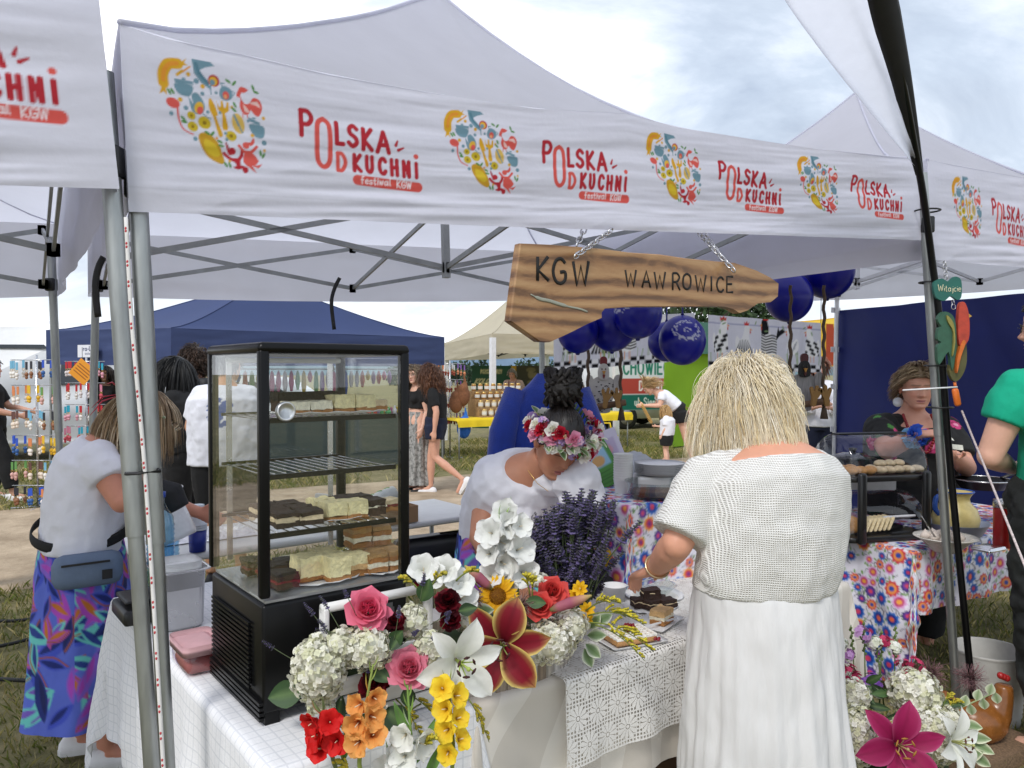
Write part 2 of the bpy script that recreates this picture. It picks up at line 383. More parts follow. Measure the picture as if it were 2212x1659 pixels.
FONT = {'A':'0,0 .35,1 .7,0|.13,.35 .57,.35', 'B':'0,0 0,1 .4,1 .55,.77 .35,.54 0,.54|.35,.54 .6,.28 .4,0 0,0', 'C':'.65,.82 .45,1 .15,.9 0,.5 .15,.1 .45,0 .65,.18', 'D':'0,0 0,1|0,1 .35,.97 .62,.5 .35,.03 0,0',
'E':'.55,1 0,1 0,0 .55,0|0,.52 .45,.52', 'G':'.68,.82 .45,1 .15,.9 0,.5 .15,.1 .45,0 .68,.15 .68,.45 .4,.45', 'H':'0,0 0,1|.6,0 .6,1|0,.5 .6,.5', 'I':'0,0 0,1', 'J':'.4,1 .4,.2 .2,0 0,.15', 'K':'0,0 0,1|.6,1 .02,.45 .65,0', 'L':'0,1 0,0 .5,0',
'M':'0,0 .08,1 .42,.3 .76,1 .84,0', 'N':'0,0 0,1 .6,0 .6,1', 'O':'.35,1 .08,.85 0,.5 .08,.15 .35,0 .62,.15 .7,.5 .62,.85 .35,1', 'P':'0,0 0,1|0,1 .35,1 .55,.75 .35,.48 0,.48', 'Q':'.35,1 .08,.85 0,.5 .08,.15 .35,0 .62,.15 .7,.5 .62,.85 .35,1|.45,.25 .75,-.05', 'R':'0,0 0,1|0,1 .35,1 .55,.76 .35,.5 0,.5|.28,.5 .6,0', 'S':'.55,.85 .3,1 .05,.83 .12,.6 .45,.42 .55,.18 .28,0 0,.15',
'T':'0,1 .65,1|.32,1 .32,0', 'U':'0,1 0,.25 .28,0 .56,.25 .56,1', 'V':'0,1 .33,0 .66,1', 'W':'0,1 .22,0 .45,.8 .68,0 .9,1', 'Y':'0,1 .32,.5 .64,1|.32,.5 .32,0', 'Z':'0,1 .6,1 0,0 .6,0', 'X':'0,1 .6,0|.6,1 0,0',
'a':'.45,.4 .25,.55 .03,.4 .03,.12 .2,0 .45,.15|.46,.55 .46,.08 .55,0', 'c':'.42,.45 .22,.55 .02,.35 .05,.08 .25,0 .43,.1', 'd':'.45,.42 .25,.55 .03,.4 .03,.12 .2,0 .45,.15|.46,1 .46,0', 'e':'.03,.28 .44,.32 .36,.5 .2,.55 .03,.4 .04,.1 .22,0 .42,.08', 'f':'.4,.92 .25,1 .14,.85 .14,0|0,.52 .34,.52', 'h':'0,1 0,0|0,.38 .2,.54 .4,.42 .4,0', 'i':'.05,.52 .05,0|.05,.72 .05,.76', 'j':'.15,.52 .15,-.2 0,-.3|.15,.72 .15,.76',
'k':'0,1 0,0|.38,.52 .02,.22 .42,0', 'l':'.03,1 .03,.08 .12,0', 'ł':'.1,1 .1,0|-.02,.42 .24,.62', 'n':'0,.54 0,0|0,.36 .2,.54 .4,.42 .4,0', 'ń':'0,.54 0,0|0,.36 .2,.54 .4,.42 .4,0|.2,.7 .32,.85', 'ó':'.23,.55 .02,.4 .02,.14 .23,0 .44,.14 .44,.4 .23,.55|.22,.7 .34,.85', 'o':'.23,.55 .02,.4 .02,.14 .23,0 .44,.14 .44,.4 .23,.55', 'p':'0,.54 0,-.35|0,.38 .22,.55 .43,.35 .36,.05 .18,0 0,.12', 'r':'0,.54 0,0|0,.32 .14,.52 .3,.52',
's':'.36,.46 .2,.55 .04,.43 .1,.3 .32,.24 .36,.1 .18,0 0,.08', 't':'.15,.85 .15,.1 .25,0 .36,.06|0,.54 .34,.54', 'u':'0,.54 .02,.12 .18,0 .4,.14|.42,.54 .42,0', 'w':'0,.54 .15,0 .3,.45 .45,0 .6,.54', 'y':'0,.54 .2,.08|.42,.54 .15,-.3 0,-.32', 'z':'0,.54 .38,.54 0,0 .4,0', '-':'0,.35 .3,.35', '1':'0,.8 .2,1 .2,0', '6':'.45,1 .12,.6 .02,.25 .25,0 .48,.22 .28,.48 .05,.3', '8':'.25,.52 .05,.75 .25,1 .45,.75 .25,.52 .02,.22 .25,0 .48,.22 .25,.52', '9':'.45,.7 .22,.5 .03,.75 .25,1 .46,.72 .35,0', '0':'.25,1 .03,.7 .03,.3 .25,0 .47,.3 .47,.7 .25,1', '2':'.03,.8 .25,1 .45,.78 .02,0 .48,0', '5':'.42,1 .08,1 .04,.58 .3,.62 .45,.3 .25,0 .02,.1', '.':'.03,0 .03,.03', ':':'.03,.1 .03,.12|.03,.5 .03,.52', '3':'.03,.9 .25,1 .42,.78 .2,.54 .46,.28 .25,0 .02,.1', '/':'0,0 .4,1', '7':'0,1 .45,1 .15,0'}
# ================================================================ ground, path, hills
def ground_mat():
 m = mat('grass_ground', (.11, .115, .045), .95, var=.0); N, L, b = nodes_of(m)
 tc = N.new('ShaderNodeTexCoord')
 def nz(s, d=6):
  n = N.new('ShaderNodeTexNoise'); n.inputs['Scale'].default_value = s; n.inputs['Detail'].default_value = d; n.inputs['Roughness'].default_value = .65; L.new(tc.outputs['Object'], n.inputs['Vector']); return n.outputs[0]
 r = N.new('ShaderNodeValToRGB'); e = r.color_ramp.elements
 e[0].position = .34; e[0].color = (.10, .095, .04, 1); e[1].position = .66; e[1].color = (.34, .28, .15, 1)
 k = e.new(.48); k.color = (.20, .18, .075, 1)
 mx = N.new('ShaderNodeMath'); mx.operation = 'MULTIPLY_ADD'; mx.inputs[1].default_value = .55; L.new(nz(9), mx.inputs[0]); m2 = N.new('ShaderNodeMath'); m2.operation = 'MULTIPLY'; m2.inputs[1].default_value = .45; L.new(nz(.7), m2.inputs[0]); L.new(m2.outputs[0], mx.inputs[2])
 L.new(mx.outputs[0], r.inputs[0]); L.new(r.outputs[0], b.inputs['Base Color'])
 bp = N.new('ShaderNodeBump'); bp.inputs['Strength'].default_value = .8; bp.inputs['Distance'].default_value = .03; L.new(nz(40), bp.inputs['Height']); L.new(bp.outputs[0], b.inputs['Normal']); return m
def path_mat():
 m = mat('dirt_path', (.42, .31, .20), .95, var=.0); N, L, b = nodes_of(m); tc = N.new('ShaderNodeTexCoord')
 def nz(s, d=7):
  n = N.new('ShaderNodeTexNoise'); n.inputs['Scale'].default_value = s; n.inputs['Detail'].default_value = d; n.inputs['Roughness'].default_value = .7; L.new(tc.outputs['Object'], n.inputs['Vector']); return n.outputs[0]
 r = N.new('ShaderNodeValToRGB'); e = r.color_ramp.elements; e[0].position = .3; e[0].color = (.26, .19, .12, 1); e[1].position = .7; e[1].color = (.56, .44, .31, 1)
 L.new(nz(2.3), r.inputs[0]); L.new(r.outputs[0], b.inputs['Base Color'])
 bp = N.new('ShaderNodeBump'); bp.inputs['Strength'].default_value = .9; bp.inputs['Distance'].default_value = .02; L.new(nz(22), bp.inputs['Height']); L.new(bp.outputs[0], b.inputs['Normal']); return m
GZ = np.vectorize(gz)
def build_ground():
 a = np.linspace(-1, 1, 181); sx = np.sinh(a*5.2)/math.sinh(5.2)*900
 ay = np.linspace(0, 1, 171); sy = -30+np.sinh(ay*5.0)/math.sinh(5.0)*1500+ay*30
 X, Y = np.meshgrid(sx, sy, indexing='ij'); Z = GZ(X, Y)+vnoise(np.stack([X, Y, X*0], -1), .6, 3)*.03
 Z+=np.where(Y>30, (Y-30)*-.012, 0)*(Y<400)
 Z = np.where(Y>=400, -4.4-(Y-400)*.0, Z)
 struct(gridobj('ground', np.stack([X, Y, Z], -1), ground_mat()))
 # dirt path running behind the stalls
 s = np.linspace(-9, 26, 240); t = np.linspace(0, 1, 40); S, T = np.meshgrid(s, t, indexing='ij')
 e0 = 4.75+.25*vnoise(np.stack([S, S*0, S*0], -1), .9, 5); e1 = 8.55+.35*vnoise(np.stack([S, S*0+5, S*0], -1), .8, 6)
 SV = e0+(e1-e0)*T; X = FL0.x+U.x*S+V.x*SV; Y = FL0.y+U.y*S+V.y*SV
 Z = GZ(X, Y)+.022+.012*np.sin(T*PI)*0+vnoise(np.stack([X, Y, X*0], -1), 1.4, 9)*.025*np.minimum(1, 5*np.minimum(T, 1-T))
 Z-=.03*(np.minimum(T, 1-T)<.01)
 struct(gridobj('dirt_path', np.stack([X, Y, Z], -1), path_mat()))
build_ground()
def blades(name, n, area, hmin, hmax, label, seed, cols):
 """loose grass blades, area: function giving n ground points"""
 g = np.random.default_rng(seed); P = area(g, n); n = len(P); h = g.uniform(hmin, hmax, n); a = g.uniform(0, 2*PI, n); w = g.uniform(.002, .005, n); ln = g.normal(0, .55, (n, 2))*h[:, None]
 dx, dy = np.cos(a)*w, np.sin(a)*w; Z = P[:, 2]
 v = np.stack([np.stack([P[:, 0]-dx, P[:, 1]-dy, Z-.005], -1), np.stack([P[:, 0]+dx, P[:, 1]+dy, Z-.005], -1), np.stack([P[:, 0]+ln[:, 0]*.4+dx*.6, P[:, 1]+ln[:, 1]*.4+dy*.6, Z+h*.6], -1), np.stack([P[:, 0]+ln[:, 0], P[:, 1]+ln[:, 1], Z+h], -1)], 1)
 f = (np.arange(n)[:, None]*4+np.array([[0, 1, 2, 3]])); c = np.array([H(q)for q in cols])[g.integers(0, len(cols), n)]*g.uniform(.7, 1.2, (n, 1)); c = np.repeat(c, 4, 0)
 o = mesh_obj(name, v.reshape(-1, 3), f, [mat('grass_blade', vcol=True, rough=.8, var=0, trans=.25)], None, True, None, c); tag(o, label, 'grass', kind='stuff'); return o
def ar(s0, s1, v0, v1, thin=0):
 def f(g, n):
  s = g.uniform(s0, s1, n); v = g.uniform(v0, v1, n); X = FL0.x+U.x*s+V.x*v; Y = FL0.y+U.y*s+V.y*v
  k = vnoise(np.stack([X, Y, X*0], -1), 1.6, 4)>thin; X, Y = X[k], Y[k]; return np.stack([X, Y, GZ(X, Y)], -1)
 return f
GC = ['#7c7f3f', '#a39a5e', '#5f6d2e', '#c2b27c', '#8a8446', '#6f7a38']
blades('trampled_grass', 30000, ar(-3.5, 2.2, .3, 4.8, -.12), .015, .06, 'short trampled grass under and beside the white stall tents', 1, GC)
blades('trampled_grass', 16000, ar(2.0, 5.5, -1.0, 2.6, -.05), .015, .055, 'short worn grass around the folk-cloth table', 2, GC)
blades('verge_grass', 52000, ar(-3, 17, 8.4, 13.5, -.05), .03, .12, 'dry uncut grass on the far verge of the dirt path', 3, GC)
blades('verge_grass', 9000, ar(-6, -1, 8.2, 11, -.1), .03, .1, 'dry grass on the verge by the white van', 8, GC)
def build_hills():
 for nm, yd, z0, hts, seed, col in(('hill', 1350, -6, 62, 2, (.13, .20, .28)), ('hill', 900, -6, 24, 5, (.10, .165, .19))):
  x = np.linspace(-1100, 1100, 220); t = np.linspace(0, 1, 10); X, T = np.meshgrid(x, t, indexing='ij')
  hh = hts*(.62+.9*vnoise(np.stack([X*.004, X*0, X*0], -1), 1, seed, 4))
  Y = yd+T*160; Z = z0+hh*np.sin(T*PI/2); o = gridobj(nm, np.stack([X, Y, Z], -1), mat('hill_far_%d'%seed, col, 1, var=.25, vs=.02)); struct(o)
build_hills()
def leafcloud(c, r, n, size, seed, cols, squash=1, shell=.45):
 """leaf-sized faces through a crown's volume"""
 g = np.random.default_rng(seed); d = g.normal(size=(n, 3)); d/=np.linalg.norm(d, axis=1)[:, None]; rad = g.uniform(shell, 1, n)**.6
 P = d*rad[:, None]; lump = 1+.45*vnoise(d, 2.2, seed, 3); P = P*lump[:, None]*np.array(r)+np.array(c)
 P = P[vnoise(P/max(r), 5, seed+3, 2)>-.12]; n = len(P)
 a = g.normal(size=(n, 3)); a/=np.linalg.norm(a, axis=1)[:, None]; b = np.cross(a, g.normal(size=(n, 3))); b/=np.linalg.norm(b, axis=1)[:, None]; s = g.uniform(.6, 1.3, (n, 1))*size
 v = np.stack([P-a*s, P+b*s*.5, P+a*s, P-b*s*.5], 1).reshape(-1, 3); f = np.arange(n*4).reshape(-1, 4)
 cc = np.array([H(q)for q in cols])[g.integers(0, len(cols), n)]*g.uniform(.65, 1.25, (n, 1)); return v, f, np.repeat(cc, 4, 0)
LEAFM = mat('leaf', vcol=True, rough=.75, var=0, trans=.2)
def tree(p, h, r, label, seed, cols=('#2f4424', '#3d5530', '#24361c', '#4a6236'), n=2600, leaf=.16):
 t = thing('tree', label, 'tree', p, 'trees beyond the stalls'); mb = MB(); p = vec(p); g = random.Random(seed)
 mb.tube([p+Vector((0, 0, -.2)), p+Vector((.05, 0, h*.3)), p+Vector((-.05, .1, h*.7))], [h*.035, h*.025, h*.01], 8)
 for k in range(5):
  a = g.uniform(0, 6.28); q = p+Vector((0, 0, h*g.uniform(.3, .55))); mb.tube([q, q+Vector((math.cos(a)*r*.3, math.sin(a)*r*.3, h*.15)), q+Vector((math.cos(a)*r*.6, math.sin(a)*r*.6, h*.22))], [h*.015, h*.01, h*.004], 6)
 mb.build('trunk', mat('bark', (.09, .07, .05), .9, bump=.5, bs=20), t)
 V_, f, c = leafcloud((p.x, p.y, p.z+h*.62), (r, r, h*.4), n, leaf, seed, cols); mesh_obj('crown', V_, f, [LEAFM], t, False, None, c)
for i, (x, y, d, h, r)in enumerate([(1535, 900, 34, 6.2, 1.9), (1600, 900, 36, 6.0, 1.7), (1500, 900, 40, 6.6, 2.0), (1635, 900, 38, 5.6, 1.5)]):
 p = at(x, y, d); tree((p.x, p.y, -.1), h, r, ['tree with dark rounded crown behind the green tent', 'tree just right of the green tent peak, beside the yellow tent', 'tree with broad crown behind the hen curtains', 'small tree beside the yellow tent'][i], i+3)
 # row of trees along the far field
def far_trees():
 g = random.Random(4)
 for i in range(46):
  d = g.uniform(150, 190); x = 860+i*14+g.uniform(-5, 5); p = at(x, 820, d); h = g.uniform(3.6, 6.2); zb = -1.7
  V_, f, c = leafcloud((p.x, p.y, zb+h*.5), (2.0+g.random()*1.2, 2, h*.55), 240, .5, 30+i, ('#2c3f2f', '#37503a', '#24362a', '#41583f'), shell=.2)
  o = thing('far_tree', 'dark green tree in the far wood edge below the hills', 'tree', (p.x, p.y, zb), 'trees of the far wood edge'); mesh_obj('crown', V_, f, [LEAFM], o, False, None, c)
  mb = MB(); mb.tube([(p.x, p.y, zb), (p.x, p.y, zb+h*.5)], [.2, .1], 6); mb.build('trunk', MATS['bark'], o)
far_trees()
# ================================================================ tents
CANVAS = mat('white_canvas', (.74, .74, .82), .8, var=.04, vs=3, bump=.10, bs=60, trans=.6)
CANVASV = mat('printed_canvas', vcol=True, rough=.8, var=.04, vs=3, bump=.10, bs=60, trans=.3)
def galv(name, col, rough=.42):
 m = mat(name, col, rough, .85, var=.45, vs=14, bump=.08, bs=60, aniso=(1, 1, .18)); return m
STEEL = galv('galvanised_steel', (.37, .385, .38)); FRAME = mat('grey_frame', (.33, .345, .35), .5, .55, var=.2, vs=9); BLACKP = mat('black_plastic', (.012, .012, .013), .4, var=.1)
ALU = mat('aluminium', (.62, .63, .65), .4, .6, var=.1)
def logo_heart(c, x, y, h):
 """the festival's food emblem, h tall, lower left corner at x, y (drawn in a 100 x 104 box)"""
 Y_, O, B, G, RD, PK, DK = '#d9a520', '#e0932f', '#6f93a3', '#4f8a3e', '#b5202e', '#d9584f', '#8c1626'
 s = h/104
 def q(p):return(x+(p[0])*s, y+(104-p[1])*s)
 def P(pts, col, sm=4):c.poly([q(p)for p in pts], col, sm)
 def E(cx, cy, rx, ry, col, a=0):c.ell(*q((cx, cy)), rx*s, ry*s, col, -a)
 def S(pts, w, col, w2=None):c.stroke([q(p)for p in pts], w*s, col, 4, None if w2 is None else w2*s)
 c.put(); c.k = 1
 S([(5, 27), (5, 18), (10, 9), (19, 7)], 10, Y_); S([(5, 24), (6, 16), (11, 9), (18, 7)], 4, O); P([(22, 5), (27, 1), (25, 5), (28, 7), (23, 8)], Y_, 0); P([(3, 31), (1, 38), (5, 35), (8, 38), (7, 31)], Y_, 0) # sausage
 S([(18, 17), (23, 13)], 2.6, Y_); S([(24, 13), (30, 8)], 1.6, O)
 P([(32, 0), (50, 0), (54, 3), (45, 6), (40, 9), (39, 14), (46, 20), (50, 22), (49, 15), (50, 22), (50, 26), (41, 21), (34, 13), (33, 6)], B, 0); S([(36, 4), (39, 12), (47, 20)], 3.5, '#557f90') # fish
 E(53, 17, 5.6, 5.6, RD); E(52.6, 17.4, 4, 4.2, '#e2b23a'); E(51.6, 18.6, 2.6, 2.6, B); S([(51, 20), (49.5, 24), (50, 30)], 1.2, B)
 P([(15, 21), (33, 21), (33, 24), (16, 25)], B, 0); P([(16, 25), (32, 25), (31, 33), (27, 36), (20, 35), (16, 31)], B, 3); E(24, 20, 2, 1.2, B) # pot
 P([(60, 22), (64, 20), (70, 23), (71, 30), (66, 34), (60, 33), (58, 28)], B, 3); E(64.5, 29, 3.2, 4, PK); E(64, 30.4, 1.8, 2, '#e8a070'); S([(62, 22), (60, 18), (63, 18)], 1.1, B); S([(69, 24), (73, 25), (72, 28)], 1.1, B)
 P([(77, 22), (80, 24), (79, 28), (83, 34), (88, 33), (92, 27), (98, 28), (101, 34), (100, 40), (97, 45), (93, 44), (89, 40), (87, 44), (82, 45), (78, 38), (79, 30), (75, 28)], PK, 3); P([(77, 22), (80, 18), (87, 20), (84, 23), (81, 24)], PK, 2); P([(88, 33), (96, 30), (99, 36), (94, 34)], '#eac3bd', 2); P([(82, 35), (88, 42), (83, 42)], '#eac3bd', 2); S([(81, 45), (81, 48)], 1, PK); S([(85, 45), (86, 48)], 1, PK) # rooster
 P([(28, 36), (32, 42), (31, 34), (36, 31), (42, 38), (43, 46), (39, 51), (33, 51), (30, 47)], B, 3); E(37.5, 45, 4.2, 6, '#e2b23a', .4); E(38.5, 47.5, 3, 4, PK, .4); S([(41, 50), (45, 53), (49, 54)], 1.1, B)
 P([(49, 34), (53, 40), (56, 50), (54, 51), (60, 66), (59, 70), (56, 69), (52, 54), (48, 46), (47, 38)], Y_, 3) # knife
 P([(55, 36), (57, 41), (59, 41), (59, 35), (61, 35), (62, 41), (64, 41), (65, 35), (67, 36), (67, 44), (63, 47), (66, 60), (65, 63), (61, 63), (60, 60), (60, 48), (56, 44)], Y_, 0) # fork
 E(13, 44, 6.5, 4.8, PK, .2); S([(17, 48), (18, 58), (22, 67), (31, 71)], 2, PK, 1.3)
 for cx, cy, r in((30, 53.5, 4.2), (42.5, 58.5, 6.4), (31, 63.5, 5.2), (68.5, 68, 5.6)):E(cx, cy, r, r*.9, '#cdb324', .4); E(cx, cy, r*.3, r*.3, '#8f7416')
 E(76, 55, 6.2, 10, '#dbb75c', -.25)
 for k in range(14):E(72+(k*37%9), 47+(k*53%17), 1, 1, B)
 P([(86, 47), (98, 51), (98, 54), (87, 51)], B, 0); P([(87, 54), (101, 54), (103, 60), (101, 66), (96, 67), (91, 64)], B, 3); E(92, 47.5, 2, 1, B)
 P([(38, 69), (46, 68), (55, 76), (59, 86), (61, 94), (57, 97), (46, 92), (39, 83), (36, 74)], '#c99a22', 3); P([(42, 74), (52, 78), (57, 88), (50, 90), (42, 84)], '#d9bb2c', 2)
 P([(62, 76), (64, 78), (66, 82), (70, 82), (69, 86), (66, 87), (64, 84)], RD, 2); S([(63, 75), (66, 81)], 1.2, DK); E(69, 83, 3.6, 3.4, RD); S([(61, 86), (66, 90), (73, 92), (78, 87), (79, 82)], 3.4, RD); P([(69, 90), (77, 90), (77, 96), (84, 98), (84, 103), (80, 104), (78, 100), (74, 101), (69, 99), (73, 97)], RD, 2)
 E(83, 76, 3.6, 3.4, PK); P([(83, 73), (88, 72), (91, 67), (92, 72), (88, 76)], PK, 2); S([(76, 77), (81, 82), (88, 82), (94, 76)], 3, PK); P([(82, 82), (89, 82), (96, 90), (92, 95), (97, 94), (99, 93), (95, 98), (89, 96), (93, 103), (86, 98), (80, 93)], PK, 2)
 for cx, cy, r, k in((28.5, 15, 2, Y_), (36, 20, 2.6, B), (42, 24, 2.2, Y_), (55, 28, 1.6, B), (41.5, 31, 2, B), (20, 40, 2.2, Y_), (25, 47, 2.2, B), (46, 48, 1.7, B), (70, 40, 1.6, Y_), (58, 47, 1.5, B), (86, 51, 1.4, B), (90, 65, 2, Y_), (102, 71, 2.6, B), (33, 75, 2.2, B), (63, 66, 1.6, B), (64, 72, 1.7, B), (102, 46, 1.8, Y_), (11, 54, 2, B), (54, 72, 1.4, O), (102, 79, 1.5, Y_), (66, 93, 1.4, Y_)):E(cx, cy, r, r, k)
 for cx, cy, a in((67, 15, .5), (73, 16, -.9), (92, 17, 1.2), (95, 21, .2), (10, 34, 1), (13, 33, 1), (73, 37, 1.1), (72, 42, .7), (22, 57, .7), (23, 60, .1), (45, 68, .5), (50, 68, -.9), (57, 75, .4), (58, 79, .1), (62, 97, 1), (66, 97, 1.3), (98, 82, 1.4), (101, 84, -1.1)):E(cx, cy, 3.1, 1.3, G, a)
def logo_text(c, x, y, w):
 """POLSKA OD KUCHNi festiwal KGW, w wide, 135 x 80 box"""
 s = w/135; RD, PK = '#b3202f', '#d9564e'
 def q(px, py):return(x+px*s, y+(80-py)*s)
 def put(ch, px, py, h, wd, col, sx=1, st=1):
  c.put(); c.k = 1; c.text(ch, *q(px, py), h*s, wd*s, col, sx=sx)
 put('P', 3, 28, 25, 5, RD, .8);
 c.put(); c.k = 1; c.stroke([q(26, 8), q(20, 14), q(19, 36), q(20, 52), q(26, 58), q(32, 52), q(33, 36), q(32, 14), q(26, 8)], 5.2*s, PK, 4)
 for ch, px, py, h, sx in(('L', 40, 32, 22, .62), ('S', 53, 33, 22, .72), ('K', 69, 35, 22, .66), ('A', 85, 36, 22, .85)):put(ch, px, py, h, 5, RD, sx)
 put('D', 41, 60, 18, 4.4, PK, .75)
 for ch, px, py, h, sx in(('K', 59, 59, 17, .62), ('U', 73, 59.5, 17, .6), ('C', 87, 60, 17, .62), ('H', 101, 60.5, 17, .6), ('N', 115, 61, 17, .6), ('I', 130, 61, 16, 1)):put(ch, px, py, h, 4.6, RD, sx)
 c.put(); c.k = 1; c.ell(*q(130, 37), 3*s, 3*s, PK); c.stroke([q(106, 27), q(108, 22)], 3.6*s, RD, 0, 2*s); c.stroke([q(109, 32), q(115, 29)], 3.6*s, RD, 0, 2*s)
 c.stroke([q(62, 69), q(98, 71), q(132, 72)], 11*s, PK)
 c.text('festiwal', *q(66, 72.5), 8*s, 1.2*s, '#f2e6ea', sx=.9, jig=.05); c.text('KGW', *q(107, 74), 7.5*s, 1.3*s, '#f2e6ea', sx=.8)
LW = (.72, .72, .82)
def cloth_wave(S, T, amp, seed):
 """wrinkle offsets of a hanging cloth strip; S along (m), T 0 bottom .. 1 top"""
 P = np.stack([S*1.2, T*.9, S*0], -1); Q = np.stack([S*1.6+T*2.0, T*9-S*1.2, S*0], -1)
 return amp*(1.1*vnoise(P, 1.3, seed, 2)+.8*vnoise(Q, .9, seed+1, 3)-.22*np.abs(vnoise(np.stack([S*5+T, T*5-S*3, S*0], -1), 1.1, seed+4, 2)))*(1-.55*T)
def valance(name, parent, A0, A1, B0, B1, nrm, m, res=.03, canvas=None, prof=None, amp=.03, seed=1, flip=False, sag=0):
 """strip between bottom edge A0-A1 and top edge B0-B1"""
 Lg = (A1-A0).length; hh = (B0-A0).length
 if canvas is not None:nx, ny = canvas.nx, canvas.ny
 else:nx, ny = int(Lg/res)+2, int(hh/res)+2
 s = np.linspace(0, 1, nx)[:, None, None]; t = np.linspace(0, 1, ny)[None, :, None]
 a = np.array(A0)*(1-s)+np.array(A1)*s; b = np.array(B0)*(1-s)+np.array(B1)*s
 if prof is not None:
  zb = np.interp(s[:, 0, 0], *prof[0]); zt = np.interp(s[:, 0, 0], *prof[1]); a[:, 0, 2] = zb; b[:, 0, 2] = zt
 P = a*(1-t)+b*t; P[..., 2]-=sag*4*(s*(1-s)*(1-t))[..., 0]
 S, T = np.broadcast_arrays(s[..., 0]*Lg, t[..., 0]); e = np.minimum(1, 12*np.minimum(s[..., 0], 1-s[..., 0])+.15)
 P = P+np.array(nrm)*(cloth_wave(S, T, amp, seed)*e)[..., None]
 return gridobj(name, P, m, parent, canvas.C if canvas is not None else None, flip)
def hem(name, parent, pts, r, m):
 mb = MB(); mb.tube(pts, r, 6); return mb.build(name, m, parent)
def popup(label, C, feet, peak, vh, cm=CANVAS, vm=CANVAS, fm=FRAME, lm=STEEL, canv=None, prof=None, sides=(1, 1, 1, 1), legr=.021, truss=True, legs=(1, 1, 1, 1), group=None, amp=.03, pw=1.5, name='market_tent', lower=.62, sq=False, vtop=None, legpts={}):
 """C, feet: FL FR RR RL corner points (valance bottom height) and leg feet"""
 C = [vec(c)for c in C]; feet = [vec(f)for f in feet]; peak = vec(peak); up = Vector((0, 0, 1))
 t = thing(name, label, 'tent', (feet[0]+feet[2])/2, group); top = vtop or[c+up*vh for c in C]; cen = sum(C, Vector())/4
 pws = pw if isinstance(pw, (list, tuple))else[pw]*4
 for k in range(4): # roof panels
  a, b = top[k], top[(k+1)%4]; n, m_ = 22, 16; P = np.zeros((n, m_, 3))
  for i in range(n):
   for j in range(m_):
    s, q = i/(n-1), j/(m_-1); e = a.lerp(b, s); r = q**.92
    if k==0 and prof:e.z = float(np.interp(s, *prof[1]))
    p = e.lerp(peak, r); p.z = lerp(e.z, peak.z, q**(lerp(pws[k], pws[(k+1)%4], s)))-.05*math.sin(PI*s)*math.sin(PI*min(1, q*1.3))*(1-q)
    P[i, j] = p
  P+=np.array([0, 0, 1])*(vnoise(P, 2.0, k+3, 2)*.018)[..., None]*np.minimum(1, np.linspace(0, 4, m_))[None, :, None]
  gridobj('roof_panel', P, cm, t)
  hem('ridge_seam', t, [P[0, j]+np.array([0, 0, .004])for j in range(m_)], .007, cm)
 for k in range(4): # valances
  if not sides[k]:continue
  i, j = k, (k+1)%4; nrm = (C[j]-C[i]).cross(up).normalized()
  v = valance('valance', t, C[i], C[j], top[i], top[j], nrm, vm if(canv and k==0)else cm, canvas=canv if k==0 else None, prof=prof if k==0 else None, amp=amp, seed=k+2, sag=0 if(k==0 and prof)else .02)
  if k==0 and canv:v['label'] = 'white front valance printed with the festival emblem and name'
 for k in range(4):
  if not legs[k]:continue
  mb = MB(); off = (C[(k+1)%4]-C[k]).normalized()*.035+(C[(k+3)%4]-C[k]).normalized()*.045; ft, tp_ = feet[k]+off*.5, C[k]+up*(vh*.8)+off
  if k in legpts:ft, tp_ = legpts[k][1], legpts[k][0]+(legpts[k][0]-legpts[k][1])*.13; off = legpts[k][0]-C[k]
  mid = ft.lerp(tp_, lower*.9)
  if sq:mb.bar(ft, tp_, legr*2, legr*2, U)
  else:
   mb.tube([mid-(tp_-ft).normalized()*.04, tp_], legr, 14); mb.tube([ft, mid], legr*.84, 14)
  leg = mb.build('leg', lm, t, auto=40)
  mb = MB(); mb.box(ft+up*.006, (.11, .11, .012)); mb.build('foot_plate', lm, leg, False)
  mb = MB(); mb.rbox(C[k]+up*.06+off, (.05, .05, .07), .008); mb.build('slider', BLACKP, leg)
 if truss:
  zb, zt = .06, vh*.88; ctr = {0:cen+up*(zb-.02), 1:cen+up*(zt+.05)}; ins = .05
  def node(p, z):return p.lerp(cen, ins)+up*z
  def xbars(p0, p1, q0, q1):
   for a, b in((p0, q1), (p1, q0)):
    mb = MB(); mb.bar(a, b, .024, .012); o = mb.build('truss_bar', fm, t, False)
    for e in(a, b):
     m2 = MB(); m2.box(e, (.034, .034, .05)); m2.build('joint', fm, o, False)
  for k in range(4):
   if not(legs[k]or legs[(k+1)%4]):continue
   a, b = C[k], C[(k+1)%4]; mid = (a+b)/2
   xbars(node(a, zb), node(a, zt), node(mid, zb), node(mid, zt)); xbars(node(mid, zb), node(mid, zt), node(b, zb), node(b, zt))
   xbars(node(mid, zb), node(mid, zt), ctr[0], ctr[1])
  mb = MB(); mb.bar(ctr[0]-up*.05, peak-up*.05, .032, .032, U); mb.build('king_post', fm, t, False)
 return t
def fcanvas(length, vh, starts, res=.0028, texts=True):
 c = Canvas(length, vh, res, LW)
 for t0, n in starts:
  for i in range(n):
   logo_heart(c, (t0+.2395*i)*3, vh*.27, .238); logo_text(c, (t0+.106+.2395*i)*3, vh*.22, .327)
 hemc = np.exp(-((c.Y-.05)/.0022)**2)[..., None]; c.C*=1-.10*hemc # stitched hem line
 return c
UP = Vector((0, 0, 1))
